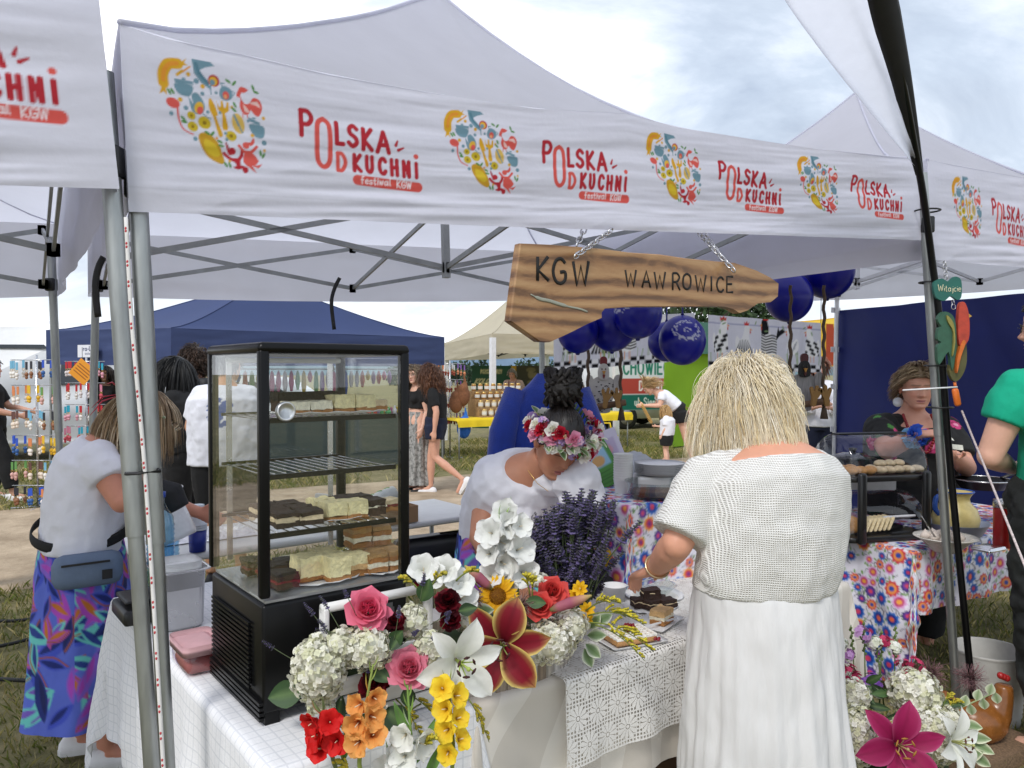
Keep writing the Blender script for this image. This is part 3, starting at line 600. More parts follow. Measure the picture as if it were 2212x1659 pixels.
# ---- main stall tent
C1 = [at(279, 456, 1.74), at(1990, 517, 3.25), at(1172, 648, 5.84), at(190, 641, 4.33)]
F1 = [at(400, 1800, 1.74), at(2068, 1520, 3.25), at(1172, 1100, 5.84), at(176, 1000, 4.33)]
for f in F1:f.z = gz(f.x, f.y)
tx = lambda x:(.845+(x-1106)/F*1.74)/(2.585-(x-1106)/F*1.51)
def zof(x, y):t_ = tx(x); return at(x, y, 1.74+1.51*t_).z
top1 = [(263, 53), (400, 92), (550, 122), (737, 166), (960, 206), (1170, 238), (1290, 243), (1367, 247), (1474, 277), (1620, 300), (1774, 323), (1990, 342)]
bot1 = [(277, 455), (500, 463), (737, 473), (1070, 488), (1400, 499), (1700, 509), (1988, 518)]
pr1 = (([0]+[tx(x)for x, y in bot1[1:-1]]+[1], [zof(x, y)for x, y in bot1]), ([0]+[tx(x)for x, y in top1[1:-1]]+[1], [zof(x, y)for x, y in top1]))
vt1 = [c+UP*.36 for c in C1]; vt1[0] = at(258, 40, 1.72); vt1[1] = at(1990, 342, 3.25)
main_tent = popup('white market tent with printed valance over the cake counter', C1, F1, at(948, -14, 3.79), .36, canv=fcanvas((C1[1]-C1[0]).length, .37, [(.0244, 4)]), vm=CANVASV, prof=pr1, amp=.035, group='white festival tents', vtop=vt1, pw=[1.08, 1.95, 1.3, 1.3], legpts={0:(at(300, 455, 1.78), onz(394, 2293, F1[0].z)), 1:(at(2001, 517, 3.25), at(2072, 1600, 3.25))})
# ---- tent to the left
fr = at(258, 408, 1.70); C2 = [fr-U*3-UP*.19, fr, fr+V*3+UP*.03, fr-U*3+V*3-UP*.15]
F2 = [c.copy()for c in C2]; F2[1] = at(378, 1900, 1.70); F2[2] = at(150, 1000, 4.28); C2[2] = at(126, 640, 4.28); F2[3]+=U*.1; F2[0]+=U*.1
for f in F2:f.z = gz(f.x, f.y)
cl = fcanvas(3.0, .42, [(.0, 0)], .004); logo_text(cl, 3-.09-.372, .42*.3, .372); logo_text(cl, 3-.09-.372-.75, .42*.3, .372); logo_heart(cl, 3-.46-.32, .12, .25)
vt2 = [c+UP*.40 for c in C2]; vt2[1] = at(212, -12, 1.68)
popup('white market tent with printed valance left of the cake counter', C2, F2, (C2[0]+C2[2])/2+UP*1.45, .40, canv=cl, vm=CANVASV, amp=.04, group='white festival tents', vtop=vt2, legpts={1:(at(242, 408, 1.74), onz(374, 2327, F2[1].z))})
# ---- tent to the right
fl = at(2008, 560, 3.32); C3 = [fl, fl+U*3+UP*.13, at(1806, 648, 7.3), at(1190, 648, 5.9)]
F3 = [c.copy()for c in C3]; F3[0] = at(2075, 1500, 3.34); F3[2] = at(1797, 1100, 7.3)
for f in F3:f.z = gz(f.x, f.y)
cr_ = fcanvas(3.0, .38, [(.062, 2)], .004)
vt3 = [c+UP*.38 for c in C3]; vt3[0] = at(2004, 345, 3.30)
popup('white market tent with printed valance over the bread table', C3, F3, at(1850, 200, 5.4), .38, canv=cr_, vm=CANVASV, amp=.035, group='white festival tents', lm=ALU, fm=ALU, vtop=vt3)
# blue side wall of the right tent
def blue_wall():
 BL = mat('blue_sheet', (.004, .012, .125), .55, var=.15, vs=2, bump=.15, bs=8, trans=.12)
 p0, p1 = C3[2]-UP*.10, C3[1]+UP*-.02; q0, q1 = Vector((p0.x, p0.y, gz(p0.x, p0.y)+.05)), Vector((p1.x, p1.y, gz(p1.x, p1.y)+.05))
 nx, ny = 90, 60; s = np.linspace(0, 1, nx)[:, None, None]; t = np.linspace(0, 1, ny)[None, :, None]
 a = np.array(q0)*(1-s)+np.array(q1)*s; b = np.array(p0)*(1-s)+np.array(p1)*s; P = a*(1-t)+b*t
 n = (p1-p0).cross(UP).normalized(); S, T = np.broadcast_arrays(s[..., 0]*3, t[..., 0]*2)
 w = vnoise(np.stack([S*2.2+T*.9, T*.35, S*0], -1), 1.2, 4, 3)*.12+.02*np.sin(S*9+T*2.5); P+=np.array(n)*w[..., None]
 o = gridobj('side_wall', P, BL, None); tag(o, 'dark blue fabric side wall behind the woman in the floral blouse', 'tent wall')
 for z in(.62, .25, -.1, -.5): # white ties to the leg
  mb = MB(); q = p0+UP*(z-.62); mb.box(q-U*.03-V*.02, (.13, .006, .05), frame(UP, U)); mb.build('tie_strap', mat('white_webbing', (.8, .8, .82), .8), o, False)
blue_wall()
# ---- navy tent of the toy stall
NAVY = mat('navy_canvas', (.050, .075, .19), .75, var=.06, vs=2, bump=.12, bs=30, trans=.25)
cA, cB, cC = at(100, 786, 10.9), at(370, 787, 10.2), at(960, 786, 13.2); zb = 1.69
for c in(cA, cB, cC):c.z = zb
cD = cA+(cC-cB); CN = [cB, cC, cD, cA]; FN = [Vector((c.x, c.y, 0))for c in CN]
popup('navy blue market tent over the toy stall across the path', CN, FN, (cB+cD)/2+UP*1.35, .47, cm=NAVY, vm=NAVY, pw=1.25, amp=.06)
# ---- beige tent of the honey stall
BEIGE = mat('beige_canvas', (.66, .60, .47), .85, var=.06, vs=2, bump=.12, bs=30, trans=.4)
c0 = at(1063, 762, 15.2); e1, e2 = Vector((.89, .45, 0))*3, Vector((-.47, .88, 0))*3; CB = [c0, c0+e1, c0+e1+e2, c0+e2]
CB[3] = at(958, 781, 17.6); CB[3].z = c0.z-.12
popup('beige market tent over the honey stall', CB, [Vector((c.x, c.y, 0))for c in CB], at(1128, 622, 17.3), .38, cm=BEIGE, vm=BEIGE, lm=mat('white_painted_metal', (.75, .75, .77), .5, var=.08), sq=True, legr=.05, pw=1.2, amp=.05, fm=mat('dark_frame', (.06, .06, .06), .5, .3))
# ---- lime green tent and yellow tent beyond
LIME = mat('lime_canvas', (.28, .52, .03), .8, var=.05, vs=2, trans=.35); DGRN = mat('dark_green_canvas', (.02, .09, .055), .8, var=.1, vs=2, trans=.15); YEL = mat('yellow_canvas', (.85, .58, .04), .8, var=.06, vs=2, trans=.35)
def lime_tent():
 a, b = at(1432, 900, 15.6), at(1705, 900, 18.6); a.z = b.z = 0; u = (b-a).normalized(); v = Vector((a.x+.6, a.y, 0)).normalized(); t = thing('party_tent', 'lime green marquee with dark green roof behind the path', 'tent', (a+b)/2)
 za, zr = 1.95, 2.75; ln = (b-a).length
 for p, q in((a, b), (a, a+v*4), (b, b+v*4)):
  n, m_ = 40, 14; P = np.zeros((n, m_, 3)); d = (q-p)
  for i in range(n):
   for j in range(m_):P[i, j] = p+d*(i/(n-1))+UP*(za*j/(m_-1)+.02)
  nn = np.array(d.cross(UP).normalized()); P+=nn*(vnoise(P, 1.4, 5, 2)*.16)[..., None]; gridobj('wall_panel', P, LIME, t)
 mb = MB(); r0, r1 = a+v*2+u*.2+UP*zr, b+v*2-u*.2+UP*zr
 e = [p+UP*za for p in(a-v*.15, b-v*.15, b+v*4.1, a+v*4.1)]
 mb.add([e[0], e[1], r1, r0], [(0, 1, 2, 3)]); mb.add([e[2], e[3], r0, r1], [(0, 1, 2, 3)]); mb.add([e[0], r0, e[3]], [(0, 1, 2)]); mb.add([e[1], e[2], r1], [(0, 1, 2)])
 mb.build('roof', DGRN, t, False)
lime_tent()
def yellow_tent():
 a, b = at(1712, 900, 13.5), at(1985, 900, 15.5); a.z = b.z = 0; u = (b-a).normalized(); v = Vector((a.x+.5, a.y, 0)).normalized(); CC = [q+UP*1.7 for q in(a, b, b+v*3, a+v*3)]
 c = Canvas((b-a).length, .75, .02, (.85, .58, .04)); c.put(); c.k = 1; c.text('RY', .42, .2, .22, .05, '#8c2a1e'); c.poly([(.9, 0), (1.4, 0), (1.1, .75), (.9, .75)], '#a8452a')
 popup('yellow festival tent beside the hen curtain', CC, [Vector((q.x, q.y, 0))for q in CC], (a+b+v*3)/2+UP*2.75, .75, cm=YEL, vm=mat('yellow_print', vcol=True, rough=.8, var=.05, trans=.3), canv=c, truss=False, pw=1.15)
yellow_tent()
# ================================================================ people
def remesh(mb, voxel, sm=6, fac=.5):
 """one continuous skin over the overlapping limbs collected in mb"""
 me = bpy.data.meshes.new('tmp'); me.from_pydata(mb.v, [], mb.f); o = bpy.data.objects.new('tmp', me); COL.objects.link(o)
 r = o.modifiers.new('r', 'REMESH'); r.mode = 'VOXEL'; r.voxel_size = voxel; r.adaptivity = 0
 if sm:s = o.modifiers.new('s', 'SMOOTH'); s.factor = fac; s.iterations = sm
 dg = bpy.context.evaluated_depsgraph_get(); ev = o.evaluated_get(dg); m2 = bpy.data.meshes.new_from_object(ev)
 n = len(m2.vertices); v = np.empty(n*3); m2.vertices.foreach_get('co', v); k = len(m2.polygons); ls = np.empty(k, np.int32); lt = np.empty(k, np.int32); m2.polygons.foreach_get('loop_start', ls); m2.polygons.foreach_get('loop_total', lt)
 li = np.empty(len(m2.loops), np.int32); m2.loops.foreach_get('vertex_index', li)
 bpy.data.objects.remove(o); bpy.data.meshes.remove(me); bpy.data.meshes.remove(m2)
 ok = (lt==4); f = li[(ls[ok][:, None]+np.arange(4))]
 return v.reshape(-1, 3), f
SKIN = mat('skin', vcol=True, rough=.5, var=.05, vs=40, bump=.04, bs=300, sub=.08, spec=.4)
HAIRM = mat('hair', vcol=True, rough=.42, var=0, spec=.6, trans=.12)
_hz = [-.122, -.116, -.10, -.07, -.035, 0, .04, .08, .108, .122, .127]
_hw = [.010, .024, .043, .058, .066, .0715, .0745, .062, .038, .017, .0]
_hf = [.070, .082, .090, .089, .089, .087, .090, .072, .040, .017, .0]
_hb = [.045, .020, -.015, -.045, -.070, -.088, -.098, -.080, -.045, -.02, .0]
def head_geo(k, M, c, tone, nu=72, nv=64, lip=(.55, .2, .19), brow=(.12, .07, .045), eyes=True, smile=0, wide=1):
 """sculpted head; local x right, y forward, z up. returns verts, faces, colours"""
 z = np.linspace(-.122, .127, nv); z = np.sort(np.concatenate([z, np.linspace(-.1, .045, 28)])); nv = len(z); a = np.linspace(0, 2*PI, nu, endpoint=False)
 a = a+.35*np.sin(2*a)*0; fr = PI/2; a = a-.32*np.sin(a*2-PI+0)*0-.38*np.cos(a) # denser towards the face
 w = np.interp(z, _hz, _hw)[None]*wide; f = np.interp(z, _hz, _hf)[None]; b = np.interp(z, _hz, _hb)[None]
 ca, sa = np.cos(a)[:, None], np.sin(a)[:, None]
 mid = np.where(z<-.05, .03, 0)[None]*0+(np.minimum(f, np.maximum(b, (f+b)/2)))
 x = w*np.sign(ca)*np.abs(ca)**.85; y = np.where(sa>0, mid+(f-mid)*np.abs(sa)**.72, mid+(b-mid)*np.abs(sa)**.9); Z = np.broadcast_to(z[None], x.shape).copy()
 def G(x0, z0, sx, sz):return np.exp(-((np.abs(x)-x0)/sx)**2-((Z-z0)/sz)**2)
 fm = (sa>0)*np.minimum(1, np.abs(sa)*1.6)
 dy = .021*np.exp(-(x/.011)**2-((Z+.033)/.013)**2)+.013*np.exp(-(x/.009)**2-((Z+.008)/.022)**2)+.008*G(.013, -.037, .007, .008)
 dy+=-.011*G(.031, .001, .015, .011)+.006*G(.031, .000, .009, .0065)+.005*G(.028, .021, .02, .008)+.004*G(.045, -.035, .018, .018)
 dy+=.007*np.exp(-(x/.02)**2-((Z+.062)/.0055)**2)+.007*np.exp(-(x/.017)**2-((Z+.074)/.006)**2)-.005*np.exp(-(x/.02)**2-((Z+.0675)/.0025)**2)-.004*np.exp(-(x/.02)**2-((Z+.084)/.006)**2)+.006*np.exp(-(x/.018)**2-((Z+.1)/.012)**2)
 y = y+dy*fm; Zm = Z+smile*.006*G(.025, -.066, .01, .01)*fm
 col = np.empty(x.shape+(3, )); col[:] = tone
 def paint(m, c_, amt=1):col[:] = col*(1-(m*amt)[..., None])+np.array(c_)*(m*amt)[..., None]
 paint(np.clip(G(.045, -.03, .02, .022)*fm, 0, 1), (tone[0]*1.03, tone[1]*.72, tone[2]*.68), .45); paint(np.clip(np.exp(-(x/.012)**2-((Z+.035)/.014)**2)*fm, 0, 1), (tone[0], tone[1]*.75, tone[2]*.7), .4)
 if eyes:
  paint((G(.031, .0005, .0125, .0048)>.42)*fm, (.55, .52, .5)); paint((G(.0305, .0008, .006, .0055)>.4)*fm, (.05, .04, .035)); paint((np.abs(Z-.0052)<.0016)*(np.abs(np.abs(x)-.031)<.016)*fm, (.06, .035, .03), .85)
 else:paint((np.abs(Z+.002)<.0022)*(np.abs(np.abs(x)-.031)<.017)*fm, (.05, .03, .025), .9)
 paint((np.abs(Z-.0215-.1*(.03-np.abs(np.abs(x)-.03))*.2)<.0032)*(np.abs(np.abs(x)-.031)<.02)*fm, brow, .75)
 lm = (np.abs(x)<.023)*((Z+.0675)**2/.010**2+(x/.024)**2<1)*fm; paint(lm, lip, .8); paint((np.abs(Z+.0677)<.0014)*(np.abs(x)<.02)*fm, (.16, .05, .05), .8)
 P = np.stack([x, y, Zm], -1)*k; n1, n2 = P.shape[:2]
 Pw = P.reshape(-1, 3)@np.array(M).T+np.array(c); i, j = np.meshgrid(np.arange(n1), np.arange(n2-1), indexing='ij'); i2 = (i+1)%n1
 F_ = np.stack([i*n2+j, i2*n2+j, i2*n2+j+1, i*n2+j+1], -1).reshape(-1, 4)
 return Pw, F_, col.reshape(-1, 3)
def hand_mb(mb, wrist, d, n, side, k=1, curl=.5, thumb=1):
 """palm with five unequal bent fingers; d: finger direction, n: palm normal (fingers curl that way)"""
 d, n = vec(d).normalized(), vec(n); n = (n-d*n.dot(d)).normalized(); s = d.cross(n)*side; w = vec(wrist)
 mb.loft([[w+d*(y*k)+s*(rx*k*math.cos(a))+n*(ry*k*math.sin(a))for a in[2*PI*i/10 for i in range(10)]]for y, rx, ry in((-.02, .024, .019), (.015, .032, .018), (.05, .040, .016), (.082, .040, .013), (.092, .034, .009))])
 for i, (o, L, r)in enumerate(((-.029, .068, .0086), (-.010, .076, .009), (.010, .071, .0088), (.028, .055, .0076))):
  p = w+d*(.078*k)+s*(o*k); pts = [p]; a = curl*(.8+.12*i); q = p; an = 0
  for f in(.45, .32, .23):
   an+=a; dd = d*math.cos(an)+n*math.sin(an)+s*(o*1.2); q = q+dd.normalized()*(L*f*k); pts.append(q)
  mb.tube(pts, [r*1.05*k, r*k, r*.92*k, r*.7*k], 8); mb.ell(pts[-1], r*.7*k, None, 8, 6)
 b = w+d*(.018*k)-s*(.026*k); t1 = b+(d*.6-s*.75+n*.35*thumb).normalized()*(.038*k); t2 = t1+(d*.85-s*.2+n*.45*thumb).normalized()*(.03*k); t3 = t2+(d*.9+n*.5*thumb+s*.1).normalized()*(.022*k)
 mb.tube([b, t1, t2, t3], [.014*k, .0115*k, .01*k, .007*k], 8)
def oval(c, ax, ay, rx, ry, n=20, p=1.0):
 o = []
 for j in range(n):
  a = 2*PI*j/n; ca, sa = math.cos(a), math.sin(a); o.append(c+ax*(rx*math.copysign(abs(ca)**p, ca))+ay*(ry*math.copysign(abs(sa)**p, sa)))
 return o
TORSO = [(-.16, .10, .085), (-.08, .155, .115), (.02, .175, .128), (.18, .168, .118), (.38, .142, .104), (.58, .155, .116), (.76, .165, .116), (.88, .155, .098), (.95, .115, .08), (1.0, .075, .068), (1.06, .057, .060), (1.2, .052, .056)]
class Human:
 def __init__(s, pos, h=1.68, ang=90, girth=1, lean=0, J=None, bend=0, headp=0, heady=0, headr=0, sh=1, female=True, headoff=(0, 0, 0)):
  s.k = k = h/1.7; s.pos = vec(pos); a = R(ang); s.fw = Vector((math.cos(a), math.sin(a), 0)); s.rt = Vector((s.fw.y, -s.fw.x, 0)); s.g = girth; s.female = female
  j = {'pelvis':(0, 0, .93), 'neck':(0, -.01, 1.43)}
  for n, sd in(('R', 1), ('L', -1)):
   j['sh'+n] = (.165*sd*sh, -.01, 1.345); j['el'+n] = (.225*sd*sh, -.03, 1.09); j['wr'+n] = (.235*sd*sh, .06, .86); j['hip'+n] = (.092*sd*girth**.5, 0, .90); j['kn'+n] = (.1*sd, .02, .49); j['an'+n] = (.1*sd, -.03, .085)
  py = j['pelvis']; c, n_ = math.cos(R(lean)), math.sin(R(lean))
  if lean:
   for q in('neck', 'shR', 'shL', 'elR', 'elL', 'wrR', 'wrL'):
    x, y, z = j[q]; dy, dz = y-py[1], z-py[2]; j[q] = (x, py[1]+dy*c+dz*n_, py[2]-dy*n_+dz*c)
  if J:j.update(J)
  s.j = {q:s.loc(p)for q, p in j.items()}
  if lean:
   pass
  s.mid = (s.j['pelvis']+s.j['neck'])/2+(s.fw*-.02*k-s.fw*bend*k)
  # head frame
  p_, y_, r_ = R(headp), R(heady), R(headr); Rm = Matrix((s.rt, s.fw, Vector((0, 0, 1)))).transposed()@(Matrix.Rotation(y_, 3, 'Z')@Matrix.Rotation(-p_, 3, 'X')@Matrix.Rotation(r_, 3, 'Y')); s.HM = Rm
  nk = s.j['neck']; s.hc = nk+(Rm.col[2]*.155+Rm.col[1]*.03)*k+s.loc(headoff)-s.pos if any(headoff)else nk+(Rm.col[2]*.155+Rm.col[1]*.03)*k
 def loc(s, p):return p.copy()if isinstance(p, Vector)else s.pos+(s.rt*p[0]+s.fw*p[1])*s.k+Vector((0, 0, p[2]*s.k))
 def spine(s, t):
  a, b, m = s.j['pelvis'], s.j['neck'], s.mid
  if t<=1:p = a*(1-t)**2+(m*2-(a+b)/2)*(2*t*(1-t))+b*t*t; d = (m*2-(a+b)/2-a)*(1-t)+(b-(m*2-(a+b)/2))*t
  else:d = s.hc-b; p = b+d*((t-1)*2.4)
  if t<0:d = b-a; p = a+Vector((0, 0, 1))*(t*d.length)
  return p, d.normalized()
 def rings(s, off=0, t0=-.2, t1=1.3, loose=0, fac=1, shl=0):
  o = []
  for t, rx, ry in TORSO:
   if t<t0-1e-6 or t>t1+1e-6:continue
   p, d = s.spine(t); ay = (s.fw-d*s.fw.dot(d)).normalized(); ax = s.rt; g = s.g if t<.9 else 1+(s.g-1)*.3
   if loose and t<.8:rx = max(rx, .172*loose); ry = max(ry, .118*loose)
   o.append(oval(p, ax, ay, (rx*g*s.k+off)*fac, (ry*g*s.k+off)*fac))
  return o
 def arm(s, mb, n, off=0, frac=2.0, g=None):
  a, e, w = s.j['sh'+n], s.j['el'+n], s.j['wr'+n]; k = s.k; g = g or s.g**.8; P = [a+(s.spine(.9)[0]-a)*.35, a]; rr = [.046, .048]
  for t, r in((.25, .056), (.5, .05), (.75, .045), (1.0, .041), (1.2, .042), (1.5, .037), (1.8, .029), (2.0, .026)):
   if t>frac:break
   P.append(a.lerp(e, t)if t<=1 else e.lerp(w, t-1)); rr.append(r)
  mb.tube(P, [r*k*g+off for r in rr], 14); mb.ell(a, (.047)*k*g+off, None, 12, 8)
  if frac>=1:mb.ell(e, .041*k*g+off, None, 10, 8)
 def leg(s, mb, n, off=0, frac=2.0, g=None):
  a, e, w = s.j['hip'+n], s.j['kn'+n], s.j['an'+n]; k = s.k; g = g or s.g**.8; P = []; rr = []
  for t, r in((-.05, .085), (.15, .086), (.4, .078), (.7, .064), (.92, .054), (1.0, .052), (1.12, .051), (1.35, .056), (1.6, .046), (1.85, .034), (2.0, .034)):
   if t>frac:break
   P.append(a+(e-a)*t if t<=1 else e.lerp(w, t-1)); rr.append(r)
  mb.tube(P, [r*k*g+off for r in rr], 14)
  if frac>=2:d = s.fdir(n); mb.tube([w+Vector((0, 0, -.01)), w+d*.06*k-Vector((0, 0, .035*k)), w+d*.15*k-Vector((0, 0, .05*k))], [.036*k, .036*k, .025*k], 10)
 def fdir(s, n):return getattr(s, 'feet', {}).get(n, s.fw)
 def body(s, label, tone='#d9a78c', voxel=.009, hands=(None, None), cat='person', legs=True, eyes=True, head=True, **hk):
  mb = MB(); mb.loft(s.rings())
  for n in 'RL':s.arm(mb, n)
  if legs:
   for n in 'RL':s.leg(mb, n)
  if s.female:
   for sd in(-1, 1):p, d = s.spine(.66); ay = (s.fw-d*s.fw.dot(d)).normalized(); mb.ell(p+s.rt*(.075*sd*s.k)+ay*(.085*s.g*s.k), .062*s.k*s.g, None, 12, 8)
  for n, hnd in zip('RL', hands):
   if hnd is None:
    d = (s.j['wr'+n]-s.j['el'+n]).normalized(); hnd = (d, s.rt*(-1 if n=='R' else 1), .35)
   hand_mb(mb, s.j['wr'+n], hnd[0], hnd[1], -1 if n=='R' else 1, s.k*1.0, hnd[2])
  v, f = remesh(mb, voxel, 5); tone = np.array(H(tone)); c = np.tile(tone, (len(v), 1))*(1+.10*vnoise(v, 9, 3))[:, None]
  if head:
   hv, hf, hcol = head_geo(s.k, s.HM, s.hc, tone, eyes=eyes, **hk); e = MB();
   for sd in(-1, 1):
    e.ell(s.hc+s.HM@(Vector((.073*sd*hk.get('wide', 1), -.008, -.008))*s.k), (.010*s.k, .021*s.k, .034*s.k), s.HM, 10, 8)
   fe = np.array([q if len(q)==4 else(q[0], q[1], q[2], q[2])for q in e.f]); ev = np.array(e.v)
   f3 = [tuple(q)for q in f]+[tuple(q+len(v))for q in hf]+[tuple(i+len(v)+len(hv)for i in q)for q in e.f]
   v = np.concatenate([v, hv, ev]); c = np.concatenate([c, hcol, np.tile(tone*[1, .85, .8], (len(ev), 1))])
  else:f3 = f
  o = mesh_obj('person', v, f3, [SKIN], None, True, None, c); tag(o, label, cat); s.o = o; return o
 def top(s, m, name='shirt', off=.012, t0=-.08, t1=.96, sleeve=.62, loose=1.0, voxel=.009, sm=5, wr=.006, seed=1, paint=None, sg=None, soff=None, extra=None, shl=.0):
  mb = MB(); r = s.rings(off, t0, t1, loose); mb.loft(r)
  for n in 'RL':
   s.arm(mb, n, (soff if soff is not None else off+.008), sleeve); mb.tube([s.spine(.86)[0], s.spine(.88)[0].lerp(s.j['sh'+n], .55), s.j['sh'+n]], [.055*s.k+off, .055*s.k+off, .046*s.k+off], 12)
  if s.female:
   for sd in(-1, 1):p, d = s.spine(.66); ay = (s.fw-d*s.fw.dot(d)).normalized(); mb.ell(p+s.rt*(.07*sd*s.k)+ay*(.085*s.g*s.k), .066*s.k*s.g+off, None, 12, 8)
  if extra:extra(mb)
  v, f = remesh(mb, voxel, sm); cen = v.mean(0); d = v-cen; d[:, 2]*=.2; d/=np.linalg.norm(d, axis=1)[:, None]+1e-9
  q = v.copy(); q[:, 2]*=.45; v = v+d*(wr*3.2*vnoise(q, 9, seed, 3)+wr*1.2*vnoise(v, 22, seed+1, 2))[:, None]
  o = mesh_obj(name, v, f, [m], s.o, True, None, paint(s, v)if paint else None); return o
 def pants(s, m, name='trousers', off=.012, frac=1.95, voxel=.01, t1=.2, wr=.006):
  mb = MB(); mb.loft(s.rings(off, -.2, t1, 1.0))
  for n in 'RL':s.leg(mb, n, off+(.012 if frac>1 else .02), frac)
  v, f = remesh(mb, voxel, 4); q = v.copy(); q[:, 2]*=1.6; cen = np.array(s.j['pelvis']); d = v-cen; d[:, 2] = 0; d/=np.linalg.norm(d, axis=1)[:, None]+1e-9; v = v+d*(wr*2.5*vnoise(q, 11, 3, 3))[:, None]
  return mesh_obj(name, v, f, [m], s.o)
 def skirt(s, m, name='skirt', t0=.2, hemz=.2, rx0=.17, ry0=.13, rx1=.24, ry1=.22, folds=9, fa=.014, res=90, ny=60, canvas=None, shift=(0, 0), seed=1):
  nx = res if canvas is None else canvas.nx; ny = ny if canvas is None else canvas.ny; p0, _ = s.spine(t0); P = np.zeros((nx, ny, 3)); a = np.linspace(0, 2*PI, nx); t = np.linspace(0, 1, ny); A, T = np.meshgrid(a, t, indexing='ij')
  g = s.g; k = s.k; ease = T**.7; rx = (rx0+(rx1-rx0)*ease)*k*g; ry = (ry0+(ry1-ry0)*ease)*k*g; fo = fa*T**.8*(np.sin(A*folds+1.3*np.sin(A*2+seed)+1.5*T)+.6*np.sin(A*(folds*2+1)+seed))+.012*vnoise(np.stack([np.cos(A)*2, np.sin(A)*2, T*3], -1), 1.5, seed)*2
  x = np.cos(A)*(rx+fo); y = np.sin(A)*(ry+fo)+shift[1]*T; x = x+shift[0]*T
  zt = p0.z; zb = s.pos.z+hemz; Z = zt+(zb-zt)*T
  for i in range(3):P[..., i] = p0[i]*(i<2)+s.rt[i]*x+s.fw[i]*y+(Z if i==2 else 0)
  return gridobj(name, P, m, s.o, canvas.C if canvas is not None else None, flip=False)
 def shoes(s, m, sole=None, name='shoe', hgt=.075):
  for n in 'RL':
   w = s.j['an'+n]; d = s.fdir(n); k = s.k; b = Vector((w.x, w.y, w.z-.085*k)); up = Vector((0, 0, 1)); sd = d.cross(up).normalized()
   if abs(d.z)>.2:up = sd.cross(d).normalized(); b = w-up*.085*k
   mb = MB(); rs = []
   for y, hw, h in((-.075, .018, .05), (-.06, .032, .075), (-.02, .036, .088), (.03, .038, .085), (.07, .042, .066), (.12, .045, .052), (.165, .036, .042), (.185, .014, .03)):
    c = b+d*(y*k); rs.append([c+sd*(hw*k*math.cos(a))+up*((.02+(h-.02)*max(0, math.sin(a))+min(0, math.sin(a))*.012)*k)for a in[2*PI*i/14 for i in range(14)]])
   mb.loft(rs); sh = mb.build(name, m, s.o)
   if sole:
    mb = MB(); o = [b+d*(y*k)+sd*(x*k)for x, y in((0, -.08), (.03, -.065), (.036, -.02), (.038, .04), (.045, .11), (.036, .17), (0, .192), (-.036, .17), (-.045, .11), (-.038, .04), (-.036, -.02), (-.03, -.065))]
    mb.loft([[p+up*.002 for p in o], [p+up*.026*k for p in o]]); mb.build('sole', sole, sh, False)
 def hair(s, cols, n=900, L=.25, lw=.0022, grav=.5, lift=(.02, .16), comb=(0, 0, 0), curl=0, cf=30, nseg=12, zf=.072, zb=-.085, vary=.3, seed=1, coll=(), name='hair', cap=True, part=0, noise=.25, whorl=(0, -.05, .12), ribbon=.5, cluster=0, hold=0, sd=3, clear=True, target=None, bj=.2, hm=None):
  g = np.random.default_rng(seed); k = s.k; Mh = np.array(s.HM); c0 = np.array(s.hc)
  d = g.normal(size=(n*4, 3)); d/=np.linalg.norm(d, axis=1)[:, None]; q = d*np.array([.0795, .105, .130]); zm = zb+(zf-zb)*np.clip((q[:, 1]+.1)/.19, 0, 1)**1.6
  q = q[q[:, 2]>zm][:n]; n = len(q)
  if cluster: # gather roots into locks
   gi = g.integers(0, n, max(8, n//cluster)); near = ((q[:, None]-q[gi][None])**2).sum(-1).argmin(1); tgt = q[gi][near]
  p = q.copy(); wv = np.array(whorl); v = p-wv
  if part:v[:, 0] = np.sign(p[:, 0]-part)*np.abs(v[:, 0])+np.sign(p[:, 0]-part)*.05
  v = v/(np.linalg.norm(v, axis=1)[:, None]+1e-9)+np.array(comb)+np.where(p[:, 1:2]>.02, 1, 0)*np.array([[0, -.5, 0]])*clear+np.sign(p[:, :1])*np.array([[.5, 0, 0]])*(p[:, 1:2]>.02)*clear; dn = Mh.T@np.array([0, 0, -1.0]); Ls = L*g.uniform(1-vary, 1+vary*.4, n); ds = (Ls/nseg)[:, None]/1.0
  lf = g.uniform(lift[0], lift[1], n); path = [p*k]; R0 = np.array([.0795, .105, .130]); ph = g.uniform(0, 6.28, n); cl = []
  if cluster:_, inv = np.unique(near, return_inverse=True); ph = ph[inv]; lf = lf[inv]*.8+lf*.2
  wob = g.normal(size=(n, 3))*noise
  if cluster:wob = wob[inv]*.8+wob*.35
  P = p.copy()
  for i in range(nseg):
   nr = P/R0**2; nr/=np.linalg.norm(nr, axis=1)[:, None]; gr = grav*(i+.5)/nseg*(1-hold)+.05
   v = v-nr*(np.minimum(0, (v*nr).sum(1))*.9)[:, None]; v = v/(np.linalg.norm(v, axis=1)[:, None]+1e-9); v = v*.9+dn*gr+wob*.12*np.sin(i*.9+ph)[:, None]
   if target is not None:v = np.array(target)-P; dist = np.linalg.norm(v, axis=1)[:, None]; v = v/(dist+1e-6); ds = np.minimum(ds, dist*.5)
   v/=np.linalg.norm(v, axis=1)[:, None]+1e-9; P = P+v*ds
   val = np.linalg.norm(P/R0, axis=1); mn = 1+lf*min(1, (i+1)/3); bad = val<mn; P[bad]*=(mn[bad]/val[bad])[:, None]
   fc = (P[:, 1]>.045)&(np.abs(P[:, 0])<.066)&(P[:, 2]<zf)&(P[:, 2]>-.14)
   if clear:P[fc, 0] = np.where(P[fc, 0]+1e-4*wob[fc, 0]>0, .068, -.068); P[fc, 1]*=.9
